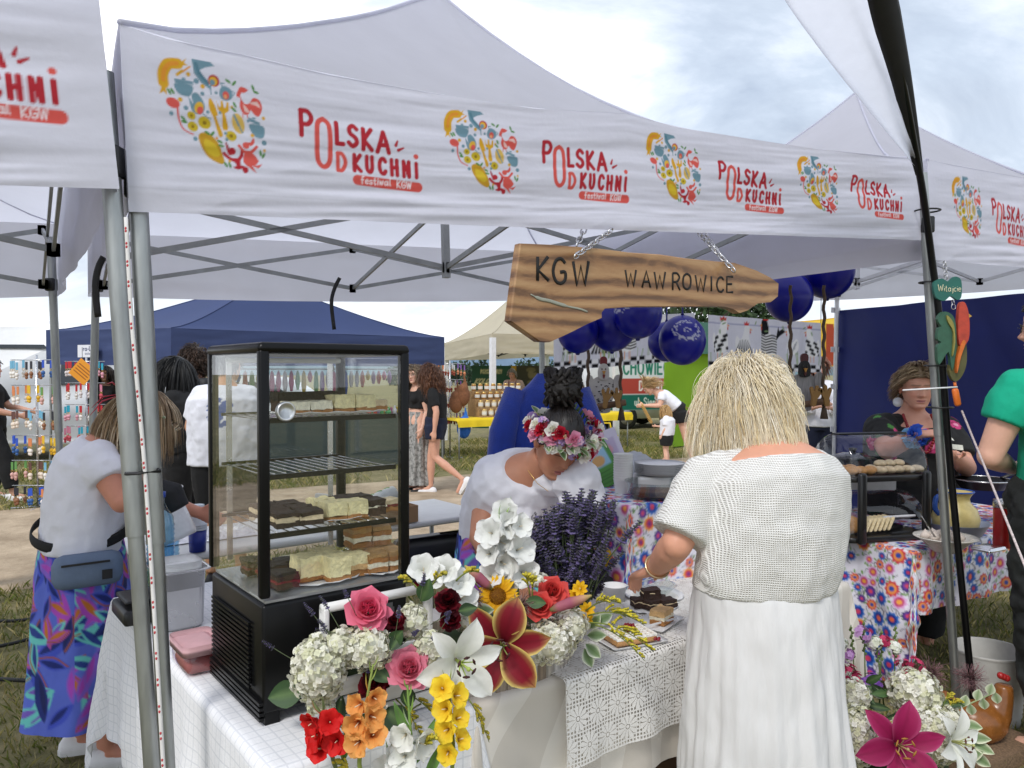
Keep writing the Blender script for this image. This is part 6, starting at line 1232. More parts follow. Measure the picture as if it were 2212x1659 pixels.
# plaid cloth table along the left, cream table along the front
PLAID = mat('white_checked_cloth', (.8, .8, .82), .85, var=0, bump=.12, bs=90)
def _pl():
 s, t, _v = st_of(PLAID); a = (s/.031).fract().lt(.13).mx((t/.031).fract().lt(.13)); b = (s/.0155).fract().lt(.09).mx((t/.0155).fract().lt(.09))*.3; f = a.mx(b); mixcol(PLAID, f, (.80, .80, .82), (.67, .68, .71))
_pl()
CREAM = mat('cream_jacquard', (.62, .57, .50), .55, var=.04, vs=5, sheen=.3)
def _cr():
 s, t, v = st_of(CREAM); nt = CREAM.node_tree; w = nt.nodes.new('ShaderNodeTexWave'); w.inputs['Scale'].default_value = 1.6; w.inputs['Distortion'].default_value = 9; w.inputs['Detail'].default_value = 1; nt.links.new(v, w.inputs['Vector']); f = X(nt, w.outputs[1]).gt(.72); mixcol(CREAM, f, (.60, .55, .485), (.70, .655, .59))
_cr()
table('folding table under the checked cloth and the cake cabinet', cf(-.5, 0, 0), BV, AV, .5, 1.52, TZ-.004, TOPW)
ob, _ = drape('tablecloth', cf(-.5, 0), BV, AV, .5, 1.52, TZ-.003, (.38, .25, .42, .5), PLAID, seed=2); tag(ob, 'white checked tablecloth under the cake cabinet', 'tablecloth')
table('folding table under the cream cloth with lace runner', cf(.012, 0, 0), BV, AV, 1.76, .70, TZ-.004, TOPW)
ob, _ = drape('tablecloth', cf(.02, 0), BV, AV, 1.75, .70, TZ-.003, (.36, .34, .2, .20), CREAM, seed=5, wave=.011); tag(ob, 'cream patterned tablecloth on the front counter', 'tablecloth')
LACE = mat('white_lace', (.74, .72, .69), .9, var=0)
def _lace():
 s, t, v = st_of(LACE); nt = LACE.node_tree; c = .078; row = (t/c)._('FLOOR'); ss = s/c+row*.5; lx = ss.fract()-.5; ly = (t/c).fract()-.5; r = (lx*lx+ly*ly)._('SQRT'); th = ly._('ARCTAN2', lx)
 pet_ = r.lt((th*5.5).cos().abs()*.17+.30); core = r.lt(.085); gap = r.gt(.12)*((th*5.5).cos().abs().gt(.22)); hole = (r.gt(.07)*r.lt(.10)).mx((th*5.5).cos().abs().lt(.20)*r.gt(.13)*r.lt(.40)); net = (pet_*-1+1)*((((s/.011).fract()-.5).abs().lt(.3))*(((t/.011).fract()-.5).abs().lt(.3))); h = hole.mx(net); b = nt.nodes['Principled BSDF']; nt.links.new((h*-.92+1).o, b.inputs['Alpha'])
 bp = nt.nodes.new('ShaderNodeBump'); bp.inputs['Strength'].default_value = .5; bp.inputs['Distance'].default_value = .002; nt.links.new((r*-1).o, bp.inputs['Height']); nt.links.new(bp.outputs[0], b.inputs['Normal'])
_lace()
ob, _ = drape('lace_runner', cf(.27, -.034), BV, AV, 1.1, .58, TZ+.004, (.245, 0, 0, 0), LACE, res=.012, seed=5, wave=.009); tag(ob, 'white lace runner with flower pattern on the cream cloth', 'runner')
WT = mat('wood_brown', (.16, .09, .05), .7, var=.3, vs=8, bump=.2, bs=30, aniso=(1, 1, 6))
def cardbox(label, c, d, rz, m, open_=True, name='cardboard_box', tagit=True):
 t = thing(name, label, 'box', c); M = Matrix.Rotation(rz, 3, 'Z'); c = vec(c); w, l, h = d; th = .006
 for x, y, sx, sy in((0, -l/2, w, th), (0, l/2, w, th), (-w/2, 0, th, l-.013), (w/2, 0, th, l-.013)):mb = MB(); mb.box(c+M@Vector((x, y, h/2)), (sx, sy, h), M); mb.build('side', m, t, False)
 mb = MB(); mb.box(c+UP*.004, (w-.014, l-.014, .006), M); mb.build('bottom', m, t, False)
 if not open_:mb = MB(); mb.box(c+UP*(h+.004), (w+.004, l+.004, .006), M); mb.build('lid', m, t, False)
 return t
CARD = mat('cardboard', (.36, .22, .12), .85, var=.12, vs=6, bump=.05); CARDW = mat('white_cardboard', (.62, .62, .62), .8, var=.06, vs=5)
cardbox('brown cardboard box under the front counter', cf(1.05, .25, gz(.7, 2.6)), (.5, .3, .3), CFR, mat('dark_cardboard', (.16, .09, .05), .85, var=.15), False)
# ================================================================ cake cabinet
GLS = glassmat('cabinet_glass', (.985, .992, .99), .06); BLKM = mat('black_metal', (.004, .004, .0045), .32, var=.15, vs=5, spec=.22)
CB0, CB1, CA0, CA1 = -.452, -.062, .185, .575
def cabinet():
 z0 = TZ+.03; H_ = 1.663; zb = 1.062; t = thing('cake_cabinet', 'black glass display cabinet full of cakes on the checked cloth', 'display cabinet', cf((CB0+CB1)/2, (CA0+CA1)/2)); M = Matrix((BV, AV, UP)).transposed(); bc, ac = (CB0+CB1)/2, (CA0+CA1)/2; w, d = CB1-CB0, CA1-CA0
 def box(n, b, a, z, sz, m=BLKM, r=0, par=t):
  mb = MB(); p = cf(b, a, z)
  if r:mb.rbox(p, sz, r, M)
  else:mb.box(p, sz, M)
  return mb.build(n, m, par, bool(r))
 base = box('base', bc, ac, (z0+zb)/2+.0, (w-.012, d-.012, zb-z0), BLKM, .008)
 for i in range(14):box('grille_slat', CB0-.0005, ac+.02, z0+.045+i*.0115, (.006, d*.72, .006), BLKM, par=base)
 for i in range(4):box('vent_ridge', CB0+.004, ac, z0-.012+i*.012*1.0, (.012, d-.02, .007), BLKM, par=base)
 for b in(CB0+.03, CB1-.03):
  for a in(CA0+.03, CA1-.03):box('foot', b, a, TZ+.017, (.035, .035, .034), BLKM)
 for b in(CB0+.012, CB1-.012):
  for a in(CA0+.012, CA1-.012):box('corner_post', b, a, (zb+H_)/2, (.024, .024, H_-zb-.03), BLKM, .006)
 top = box('top_cap', bc, ac, H_-.012, (w+.004, d+.004, .028), BLKM, .012)
 box('lamp_strip', bc, CA1-.05, H_-.036, (w-.07, .03, .014), mat('lamp_white', (.7, .72, .74), .4), .004)
 for n, b, a, sz in(('front_glass', bc, CA0+.006, (w-.05, .004, H_-zb-.032)), ('back_glass', bc, CA1-.006, (w-.05, .004, H_-zb-.032)), ('side_glass', CB0+.006, ac, (.004, d-.05, H_-zb-.032)), ('side_glass', CB1-.006, ac, (.004, d-.05, H_-zb-.032))):box(n, b, a, (zb+H_)/2-.003, sz, GLS)
 box('cabinet_floor', bc, ac, zb+.004, (w-.03, d-.03, .006), mat('steel_floor', (.42, .43, .44), .35, .6))
 for z in(1.483, 1.352, 1.214):
  sh = box('shelf', bc, CA0+.028, z, (w-.055, .008, .012), BLKM)
  for a in(CA1-.03, ):box('shelf_rail', bc, a, z, (w-.055, .006, .008), BLKM, par=sh)
  for i in range(13):mb = MB(); b = CB0+.035+i*(w-.07)/12; mb.tube([cf(b, CA0+.03, z), cf(b, CA1-.03, z)], .0018, 5); mb.build('shelf_wire', mat('chrome', (.6, .6, .62), .25, .9), sh)
 for b in(CB0+.05, CB1-.05):
  st = box('shelf_rack', b, CA1-.022, (zb+H_)/2, (.014, .006, H_-zb-.06), mat('chrome', (.6, .6, .62), .25, .9))
 mb = MB(); p = cf(CB0+.062, CA0+.012, 1.505); mb.lathe([(0, -.004), (.019, -.004), (.0225, 0), (.0225, .012), (.019, .014), (.017, .008), (0, .008)], 28, Matrix.Translation(p)@frame(-AV).to_4x4()); mb.build('round_gauge', mat('brushed_metal', (.62, .63, .64), .3, .8), t)
 mb = MB(); q = cf(CB1-.10, CA0-.0005+.006, zb-.09); mb.box(q-AV*.001, (.11, .002, .05), M); mb.build('type_plate', mat('grey_plate', (.10, .10, .105), .5), t, False)
 cn = Canvas(.10, .03, .0016, (.10, .10, .105)); cn.put(); cn.k = 1; cn.text('technica', .008, .009, .017, .0026, '#9a9a9c'); PP = np.array([[cf(CB1-.15, CA0+.0025, zb-.082)+BV*cn.X[i, j]+UP*cn.Y[i, j]for j in range(cn.ny)]for i in range(cn.nx)]); gridobj('lettering', PP, mat('print_plain', vcol=True, rough=.6, var=0), t, cn.C)
cabinet()
FOOD = {}
def food(n, col, **k):FOOD[n] = mat('food_'+n, col, k.get('r', .75), var=k.get('v', .25), vs=k.get('vs', 70), bump=k.get('b', .5), bs=k.get('bs', 140))
for n, c in(('cheese', '#efe2ae'), ('cream', '#f4ecd2'), ('crumble', '#b08a58'), ('sponge', '#a9743f'), ('choc', '#2e1a12'), ('darkcake', '#3d2418'), ('jam', '#7a1f22'), ('bread', '#d8b07a'), ('loaf', '#efdcae'), ('glaze', '#1d100b'), ('sugar', '#f2efe8'), ('coconut', '#d8c4a0')):food(n, c)
def slab(mb, c, sz, M, seed, amp=.0052):
 """uneven block"""
 n = 5; g = np.random.default_rng(seed)
 for ax in range(3):
  for sg in(-1, 1):
   a = np.linspace(-.5, .5, n); A, B = np.meshgrid(a, a, indexing='ij'); P = np.zeros((n, n, 3)); o = [i for i in range(3)if i!=ax]; P[..., ax] = sg*.5; P[..., o[0]] = A; P[..., o[1]] = B*sg*(1 if ax!=1 else-1)
   Pw = P*np.array(sz); Pw = Pw+amp*2*np.stack([vnoise(Pw, 70, seed+k, 2)for k in range(3)], -1); Pw = Pw@np.array(M).T+np.array(c); mb.grid(Pw)
def cake(label, c, w, d, layers, rz, group, seed=0, name='cake_slice'):
 t = thing(name, label, 'cake', c, group); M = Matrix.Rotation(rz, 3, 'Z'); z = 0; k = 0
 for n, h in layers:
  mb = MB(); slab(mb, vec(c)+UP*(z+h/2), (w*(1+.02*(k%2)), d*(1+.02*((k+1)%2)), h), M, seed*7+k); mb.build({'cheese':'curd_layer', 'cream':'cream_layer', 'crumble':'crumble_layer', 'sponge':'sponge_layer', 'choc':'chocolate_layer', 'darkcake':'dark_layer', 'jam':'jam_layer', 'glaze':'glaze', 'coconut':'coconut_layer', 'sugar':'sugar_layer'}.get(n, 'layer'), FOOD[n], t); z+=h*.97; k+=1
 return t
def doily(label, c, rx, ry, rz, group='paper doilies in the cabinet', h=.008, name='paper_plate'):
 mb = MB(); M = Matrix.Translation(vec(c))@Matrix.Rotation(rz, 4, 'Z'); n = 44; rs = []
 for r, z in((.0, .002), (.7, .002), (.85, .004), (1.0, h), (1.0, h+.0012), (.85, .0055), (.7, .0035), (0, .0035)):rs.append([M@Vector((rx*r*math.cos(2*PI*i/n)*(1+.02*(i%2)*(r>.8)), ry*r*math.sin(2*PI*i/n)*(1+.02*(i%2)*(r>.8)), z+.002*math.sin(i*2)*(r>.9)))for i in range(n)])
 mb.loft(rs, False); return tag(mb.build(name, mat('paper_white', (.76, .76, .77), .7, var=.05)), label, 'plate', group)
CHS = [('sponge', .010), ('cheese', .034)]; CRM = [('sponge', .013), ('cream', .011), ('sponge', .013), ('crumble', .012)]; CHO = [('darkcake', .02), ('cream', .004), ('choc', .016)]; COC = [('choc', .012), ('coconut', .012), ('choc', .01)]; FRU = [('sponge', .012), ('jam', .008), ('coconut', .012)]; MIX = [('darkcake', .012), ('cheese', .018), ('sponge', .008)]
def fill():
 g = random.Random(3); zs = {'top':1.487, 'mid':1.218, 'low':1.07}; names = {'top':'on the top shelf', 'mid':'on the middle shelf', 'low':'on the cabinet floor'}
 doily('white paper doily under cream cake on the top shelf', cf(-.21, .33, zs['top']), .16, .075, CFR); doily('white scalloped doily on the middle shelf', cf(-.23, .34, zs['mid']), .175, .10, CFR); doily('white doily under the cheesecake on the cabinet floor', cf(-.26, .33, zs['low']), .13, .11, CFR); doily('white doily under the crumble cake on the cabinet floor', cf(-.105, .33, zs['low']), .075, .12, CFR)
 def c(kind, lab, row, b, a, L, w=.055, d=.055, dz=0, jit=.08):cake('%s %s'%(lab, names[row]), cf(b, a, zs[row]+.006+dz), w, d, L, CFR+g.uniform(-jit, jit), lab+'s', g.randrange(999))
 L = 'cream-topped cake slice'
 cake('long dark chocolate cake at the back of the top shelf', cf(-.25, .405, zs['top']+.006), .17, .05, [('darkcake', .03), ('glaze', .022)], CFR, None, 5, 'chocolate_cake')
 for b in(-.315, -.255, -.195, -.135):c(0, L, 'top', b, .315, [('sponge', .008), ('cream', .022)]if b<-.2 else CHS, .056, .06)
 c(0, 'crumbly cake end', 'top', -.085, .32, [('sponge', .012), ('coconut', .016)], .04, .05)
 for b, a in((-.365, .27), (-.305, .265), (-.36, .34), (-.30, .335), (-.36, .41), (-.3, .405)):c(0, 'dark chocolate coconut slice', 'mid', b, a, COC, .056, .062)
 for b, a in((-.235, .275), (-.178, .275), (-.235, .345)):c(0, 'pale cheesecake cube', 'mid', b, a, CHS, .053, .058)
 for b, a in((-.12, .28), (-.17, .36), (-.12, .36)):c(0, 'chocolate cream slice', 'mid', b, a, CHO, .052, .058)
 c(0, 'fruit jam slice', 'mid', -.068, .30, FRU, .045, .05)
 for b, a in((-.235, .26), (-.235, .33), (-.295, .30)):c(0, 'large white cheesecake cube', 'low', b, a, [('sponge', .012), ('cheese', .048)], .058, .062)
 c(0, 'orange-tinted cheesecake slice', 'low', -.175, .275, [('sponge', .016), ('bread', .012), ('cheese', .026)])
 for b, a, dz in((-.125, .265, 0), (-.068, .265, 0), (-.12, .34, 0), (-.066, .335, 0), (-.07, .345, .051), (-.128, .35, .051), (-.135, .345, .10*.0+.102)):c(0, 'layered crumble cream slice', 'low', b, a, [('sponge', .014), ('cream', .013), ('sponge', .012), ('crumble', .014)], .054, .06, dz)
 for b, a in((-.365, .27), (-.31, .38), (-.36, .36), (-.375, .44)):c(0, 'dark layered slice', 'low', b, a, [('darkcake', .014), ('jam', .007), ('darkcake', .012), ('glaze', .006)], .056, .06)
fill()
# ================================================================ other goods on and behind the counter
SST = mat('stainless', (.55, .55, .56), .25, .95, var=.12, vs=6)
def small_goods():
 p = cf(-.40, 1.06); t = thing('steel_container', 'tall stainless steel food container beside the cake cabinet', 'container', p); mb = MB(); M = Matrix((BV, AV, UP)).transposed(); rr = []
 for z, w, d in((0, .115, .125), (.01, .125, .135), (.18, .135, .145), (.185, .165, .175), (.188, .165, .175), (.188, .138, .148), (.03, .122, .132)):
  q = []
  for cx, cy, a0 in((1, 1, 0), (-1, 1, 90), (-1, -1, 180), (1, -1, 270)):
   for j in range(5):a = R(a0+22.5*j); q.append(p+M@Vector((cx*(w/2-.03)+.03*math.cos(a), cy*(d/2-.03)+.03*math.sin(a), z+.004)))
  rr.append(q)
 mb.loft(rr, cap0=True, cap1=True); mb.build('pan', SST, t); mb = MB(); mb.rbox(p+UP*.19, (.12, .13, .012), .03, M); mb.build('foam_lid', mat('foam', (.75, .75, .74), .8), t)
 mb = MB(); q = cf(-.47, 1.22); mb.rbox(q+UP*.03, (.16, .20, .05), .012, M); mb.rbox(q+UP*.075, (.14, .16, .012), .01, M); tag(mb.build('kitchen_scale', BLACKP), 'black kitchen scale behind the steel container', 'scale')
 q = cf(-.46, .66); t = thing('food_tub', 'clear plastic tub with pinkish lid beside the cabinet base', 'tub', q); mb = MB(); mb.rbox(q+UP*.035, (.10, .15, .065), .02, M); mb.build('tub', glassmat('clear_plastic', (.93, .87, .87), .1, .1), t); mb = MB(); mb.rbox(q+UP*.072, (.11, .16, .012), .02, M); mb.build('lid', mat('pink_lid', (.55, .32, .34), .5), t); mb = MB(); mb.rbox(q+UP*.025, (.085, .135, .04), .015, M); mb.build('filling', mat('meat_pink', (.35, .12, .12), .6), t)
 # rear table with kettle, cups, foil, bottles, box
 ro = Vector((-1.62, 3.36, 0)); table('white folding table at the back of the cake stall', ro, BV, AV, 1.9, .62, .765, TOPW)
 f = lambda b, a, z=.767:Vector((ro.x+BV.x*b+AV.x*a, ro.y+BV.y*b+AV.y*a, z))
 q = f(.13, .05); t = thing('electric_kettle', 'white electric kettle held by the woman with the black glove', 'kettle', q); q = at(388, 1165, 3.12); mb = MB(); K = Matrix.Translation(q)@Matrix.Rotation(R(-24), 4, 'Y'); mb.lathe([(0, 0), (.068, 0), (.075, .02), (.072, .12), (.056, .2), (.05, .205), (0, .205)], 24, K); mb.build('body', mat('white_gloss', (.75, .75, .76), .25), t); mb = MB(); mb.tube([K@Vector((-.05, 0, .19)), K@Vector((-.11, 0, .19)), K@Vector((-.125, 0, .1)), K@Vector((-.075, 0, .03))], .013, 8); mb.build('handle', MATS['white_gloss'], t); mb = MB(); mb.tube([K@Vector((.05, 0, .16)), K@Vector((.095, 0, .2))], [.025, .012], 8); mb.build('spout', MATS['white_gloss'], t)
 for i, (b, a)in enumerate(((.08, -.0), (.16, .16))):
  q = at(348+i*12, 1270-i*40, 2.86+i*.25); q.z = TZ+.002 if i==0 else .767
  t = thing('water_bottle', ['large blue-tinted water bottle behind the steel tent poles', 'blue-tinted water bottle behind the larger bottle'][i], 'bottle', q); mb = MB(); pr = [(0, 0), (.045, 0), (.05, .01)]
  for k in range(14):pr+=[(.05, .02+k*.017), (.046, .027+k*.017)]
  pr+=[(.045, .27), (.016, .325), (.0155, .345), (0, .345)]; mb.lathe(pr, 20, Matrix.Translation(q)); mb.build('bottle', glassmat('blue_pet', (.55, .76, .90), .12, .02), t); mb = MB(); mb.lathe([(0, .345), (.019, .345), (.019, .365), (0, .365)], 14, Matrix.Translation(q)); mb.build('cap', mat('blue_cap', (.03, .08, .4), .4), t)
 def cups(label, q, n, up=True, col=(.72, .74, .77), r=.038, hh=.09, gr=None, dx=(0, 0, 0)):
  t = thing('paper_cup_stack' if n>1 else 'paper_cup', label, 'cup', q, gr)
  for i in range(n):
   mb = MB(); o = vec(q)+vec(dx)*i+UP*(i*.0105); pr = [(0, .002), (r*.72, 0), (r*.72, .002), (r, hh), (r*1.04, hh+.003), (r*.96, hh), (r*.7, .006), (0, .006)]
   if not up:pr = [(a, hh-z)for a, z in pr]
   mb.lathe(pr, 20, Matrix.Translation(o)); mb.build('cup', mat('cup_%d'%int(col[0]*100), col, .6, var=.04), t)
  return t
 cups('pale paper cups stacked upside down on a blue tub', f(.24, .03, .87), 3, False, (.66, .72, .78), .042); mb = MB(); mb.lathe([(0, 0), (.036, 0), (.04, .1), (0, .1)], 18, Matrix.Translation(f(.24, .03))); tag(mb.build('blue_tub', mat('blue_plastic', (.02, .04, .30), .4)), 'small dark blue tub under the upturned paper cups', 'tub')
 for i, (b, a, s)in enumerate(((.10, .22, .30), (.33, .2, .26))):
  c = Canvas(s, .2, .006); P = np.stack([c.X, c.Y, c.X*0], -1); zz = .03+.05*(vnoise(P, 18, i, 3))+.02*(vnoise(P, 60, i+3, 1)); e = np.minimum(np.minimum(c.X, s-c.X), np.minimum(c.Y, .2-c.Y)); zz = np.maximum(.002, zz*np.clip(e/.03, 0, 1)); o = f(b, a); PW = np.array(o)[None, None]+c.X[..., None]*np.array(BV)+c.Y[..., None]*np.array(AV); PW[..., 2]+=zz; tag(gridobj('foil_package', PW, mat('alu_foil', (.75, .75, .77), .22, 1, var=.05)), ['crumpled aluminium foil package behind the water bottle', 'aluminium foil tray beside the blue tub'][i], 'foil')
 q = f(1.22, .12); cardbox('brown open cardboard box beside the white kitchen roll', q, (.36, .24, .09), CFR, CARD); mb = MB(); a, b = q+BV*-.17+UP*.08-AV*.02, q+BV*.10+UP*.15; mb.tube([a, b], .042, 20); o = mb.build('kitchen_roll', mat('paper_roll', (.74, .77, .74), .85, var=.1, vs=30)); tag(o, 'kitchen roll with green print lying in the brown box', 'paper roll')
 mb = MB()
 for i in range(5):c = a.lerp(b, .15+.18*i); d_ = (b-a).normalized(); M2 = frame(d_); mb.tube([c+M2@Vector((.0425*math.cos(t), .0425*math.sin(t), .01*math.sin(t*3)))for t in np.linspace(2.6, 4.6, 7)], .005, 5, flat=.2)
 mb.build('green_print', mat('green_print', (.16, .45, .16), .8), o)
 mb = MB(); mb.rbox(q+BV*-.28+UP*.09+AV*.05, (.03, .16, .17), .008, Matrix.Rotation(CFR+.3, 3, 'Z')); tag(mb.build('milk_carton', mat('cream_carton', (.66, .62, .55), .6)), 'pale carton standing at the end of the brown box', 'carton')
 t = thing('chair', 'black folding chair tucked between the two tables', 'chair', cf(.52, 1.05, 0)); c = at(938, 1185, 3.55); M3 = Matrix.Rotation(CFR-.15, 3, 'Z'); mb = MB(); mb.rbox((c.x, c.y, .74), (.40, .035, .20), .05, M3@Matrix.Rotation(R(0), 3, 'X')); mb.build('backrest', BLACKP, t); mb = MB(); mb.rbox((c.x+.05, c.y-.2, .44), (.40, .38, .03), .03, M3); mb.build('seat', BLACKP, t)
 for sx in(-.18, .18):
  for sy in(-.34, 0):mb = MB(); e = M3@Vector((sx, sy, 0)); mb.tube([(c.x+e.x, c.y+e.y, .72 if sy==0 else .44), (c.x+e.x, c.y+e.y, gz(c.x, c.y))], .011, 8); mb.build('leg', BLACKP, t)
  # blue jacket over a chair behind the server
 c = at(1183, 900, 3.75); t = thing('blue_jacket', 'royal blue fleece jacket hung on a tall chair behind the server', 'jacket', (c.x, c.y, .3)); nx, ny = 70, 60; s = np.linspace(0, 2*PI, nx); v = np.linspace(0, 1, ny); S, T = np.meshgrid(s, v, indexing='ij')
 wd = np.interp(T, [0, .05, .13, .22, 1], [.05, .09, .175, .19, .25]); dp = np.interp(T, [0, .1, 1], [.03, .09, .13]); fo = .016*np.sin(S*7+3*T)*T; Xx = np.cos(S)*(wd+fo); Yy = np.sin(S)*(dp+fo); Zz = 1.585-T*.95-.05*(np.abs(np.cos(S))*(T>.1))*(1-T); P = np.stack([c.x+Xx, c.y+Yy, Zz], -1); gridobj('body', P, mat('blue_fleece', (.012, .04, .30), .95, var=.15, vs=20, bump=.3, bs=140, sheen=.3), t)
 for sd in(-1, 1):mb = MB(); mb.tube([(c.x+sd*.15, c.y, 1.50), (c.x+sd*.215, c.y-.04, 1.3), (c.x+sd*.25, c.y-.06, 1.0), (c.x+sd*.262, c.y-.05, .86)], [.06, .07, .062, .055], 12); mb.build('sleeve', MATS['blue_fleece'], t)
 mb = MB()
 for sx in(-.17, .17):
  for sy in(-.12, .12):mb.tube([(c.x+sx, c.y+sy, 1.45 if sy>0 else .8), (c.x+sx, c.y+sy*1.2, gz(c.x, c.y))], .013, 8)
 ch = thing('high_chair_frame', 'tall metal chair frame under the blue jacket', 'chair', (c.x, c.y, 0)); mb.build('frame', FRAME, ch); mb = MB(); mb.rbox((c.x, c.y, .8), (.38, .3, .03), .02); mb.build('seat', BLACKP, ch)
 # stand with folk cloth and pots, white box with cup tower, bags, leaflets
 cups('tall tower of stacked white paper cups on the white box', at(1346, 1080, 3.18), 11, True, (.73, .73, .72), .04, .085)
small_goods()
# ================================================================ flower arrangements on the counter
WPAINT = mat('white_painted_wood', (.74, .73, .71), .6, var=.08, vs=12, bump=.1, bs=40, aniso=(1, 1, 6))
VW = lambda p:(Vector((0, 0, CAMH))-vec(p)).normalized()
def crate():
 t = thing('flower_crate', 'white wooden crate with handle holding roses and hydrangeas', 'crate', cf(-.19, .12)); M = Matrix((BV, AV, UP)).transposed(); b0, b1, a0, a1 = -.325, -.06, .05, .165
 for i in range(3):
  z = TZ+.026+i*.042
  for a in(a0, a1):mb = MB(); mb.rbox(cf((b0+b1)/2, a, z), (b1-b0, .010, .038), .003, M); mb.build('slat', WPAINT, t)
  for b in(b0+.002, b1-.002):mb = MB(); mb.rbox(cf(b, (a0+a1)/2, z), (.010, a1-a0-.012, .038), .003, M); mb.build('slat', WPAINT, t)
 mb = MB(); mb.box(cf((b0+b1)/2, (a0+a1)/2, TZ+.010), (b1-b0-.02, a1-a0-.02, .008), M); mb.build('bottom', WPAINT, t, False)
 for b in(b0-.008, b1+.004):mb = MB(); mb.rbox(cf(b, .11, TZ+.14), (.014, .03, .272), .004, M); mb.build('handle_post', WPAINT, t)
 mb = MB(); mb.tube([cf(b0-.015, .11, TZ+.275), cf(b1+.012, .11, TZ+.275)], .0115, 12); mb.build('handle_bar', WPAINT, t)
 fl = thing('flower_arrangement', 'arrangement of pink roses, white hydrangeas and a white lily in the white crate', 'flowers', cf(-.19, .11, TZ+.1)); A = lambda x, y, d:at(x, y, d)
 mb = MB(); mb.rbox(cf(-.19, .108, TZ+.07), (.24, .09, .11), .02, M); mb.build('moss_base', mat('moss', (.03, .05, .015), .9, var=.4, vs=40), fl)
 PK = ['#c23a4a', '#d9466a', '#e2567a', '#e87a94']; RD = ['#3d0610', '#5c0a18', '#7a1020']
 for x, y, d, r, c in((795, 1316, 1.72, .043, PK), (883, 1444, 1.70, .042, ['#c4455a', '#d05a72', '#dd7088', '#e68ba0'])):p = A(x, y, d); rose(fl, p, VW(p)+UP*.35, r, c, 'pink_rose', 28)
 for x, y, d, r in((853, 1341, 1.73, .025), (968, 1298, 1.80, .033), (917, 1258, 1.86, .026), (975, 1337, 1.80, .028), (808, 1478, 1.70, .034)):p = A(x, y, d); carnation(fl, p, VW(p)+UP*.5, r, RD, 'dark_red_carnation')
 for x, y, d, r, n in((688, 1445, 1.68, (.058, .055, .075), 520), (735, 1395, 1.70, (.04, .04, .04), 150), (790, 1398, 1.71, (.062, .05, .048), 420), (890, 1342, 1.78, (.036, .035, .04), 150), (926, 1402, 1.75, (.034, .03, .042), 150), (690, 1525, 1.68, (.03, .03, .02), 70), (815, 1525, 1.70, (.018, .018, .014), 30)):hydrangea(fl, A(x, y, d), r, n, name='white_hydrangea', ps=.0078, cols=('#f4f2e2', '#faf8ec', '#e8e8c8'))
 p = A(985, 1425, 1.66); lily(fl, p, (.42, -.85, .05), .082, '#e2e4da', '#efefea', None, 'white_lily', 1.25, '#3d1512', '#a9bb58', .62)
 for i, (x, y)in enumerate(((935, 1245), (962, 1232), (915, 1230), (990, 1262), (1000, 1290))):p = A(x, y, 1.86); floret(fl, p, VW(p)+Vector((.3*(i-2), 0, .4)), .042, '#e2e4da', '#efefec', 'white_gladiolus_floret')
 for i, (x0, y0, x1, y1)in enumerate(((735, 1400, 655, 1300), (740, 1410, 690, 1330), (750, 1390, 700, 1285), (780, 1380, 680, 1355), (870, 1380, 960, 1370), (860, 1400, 905, 1360), (845, 1400, 875, 1310), (800, 1500, 795, 1440), (900, 1330, 920, 1240), (930, 1380, 985, 1340), (930, 1350, 975, 1320), (770, 1330, 745, 1275), (800, 1480, 780, 1445), (660, 1440, 562, 1388))):sprig(fl, A(x0, y0, 1.70), A(x1, y1, 1.69), i)
 for x, y, dx, dz, L, w in((660, 1490, -1, -.1, .085, .06), (740, 1500, -.2, -1, .085, .035), (800, 1540, -.4, -.6, .075, .06), (830, 1530, .8, -.5, .07, .06), (880, 1480, .1, -.9, .05, .035), (800, 1440, .5, -.2, .06, .035), (845, 1390, .3, .4, .05, .035), (910, 1300, .3, .8, .06, .04), (990, 1320, .5, .2, .05, .03), (870, 1365, -.3, -.4, .05, .03), (1010, 1480, .2, .3, .06, .05)):p = A(x, y, 1.71); leaf(fl, p, Vector((dx, -.35, dz)), VW(p), L, w, rnd.choice(['#2c4526', '#35512c', '#243a20']))
 for x, y, dx in((930, 1270, .3), (985, 1255, .5), (905, 1275, -.4), (1005, 1500, .2), (880, 1500, .7), (855, 1510, .3), (720, 1560, -.3), (910, 1520, -.5)):spray(fl, A(x, y, 1.78), (dx, -.1, .6 if y<1400 else-.2), .085, 9, ['#d6c23a', '#c4b030', '#a8a23c'], seed=x)
crate()
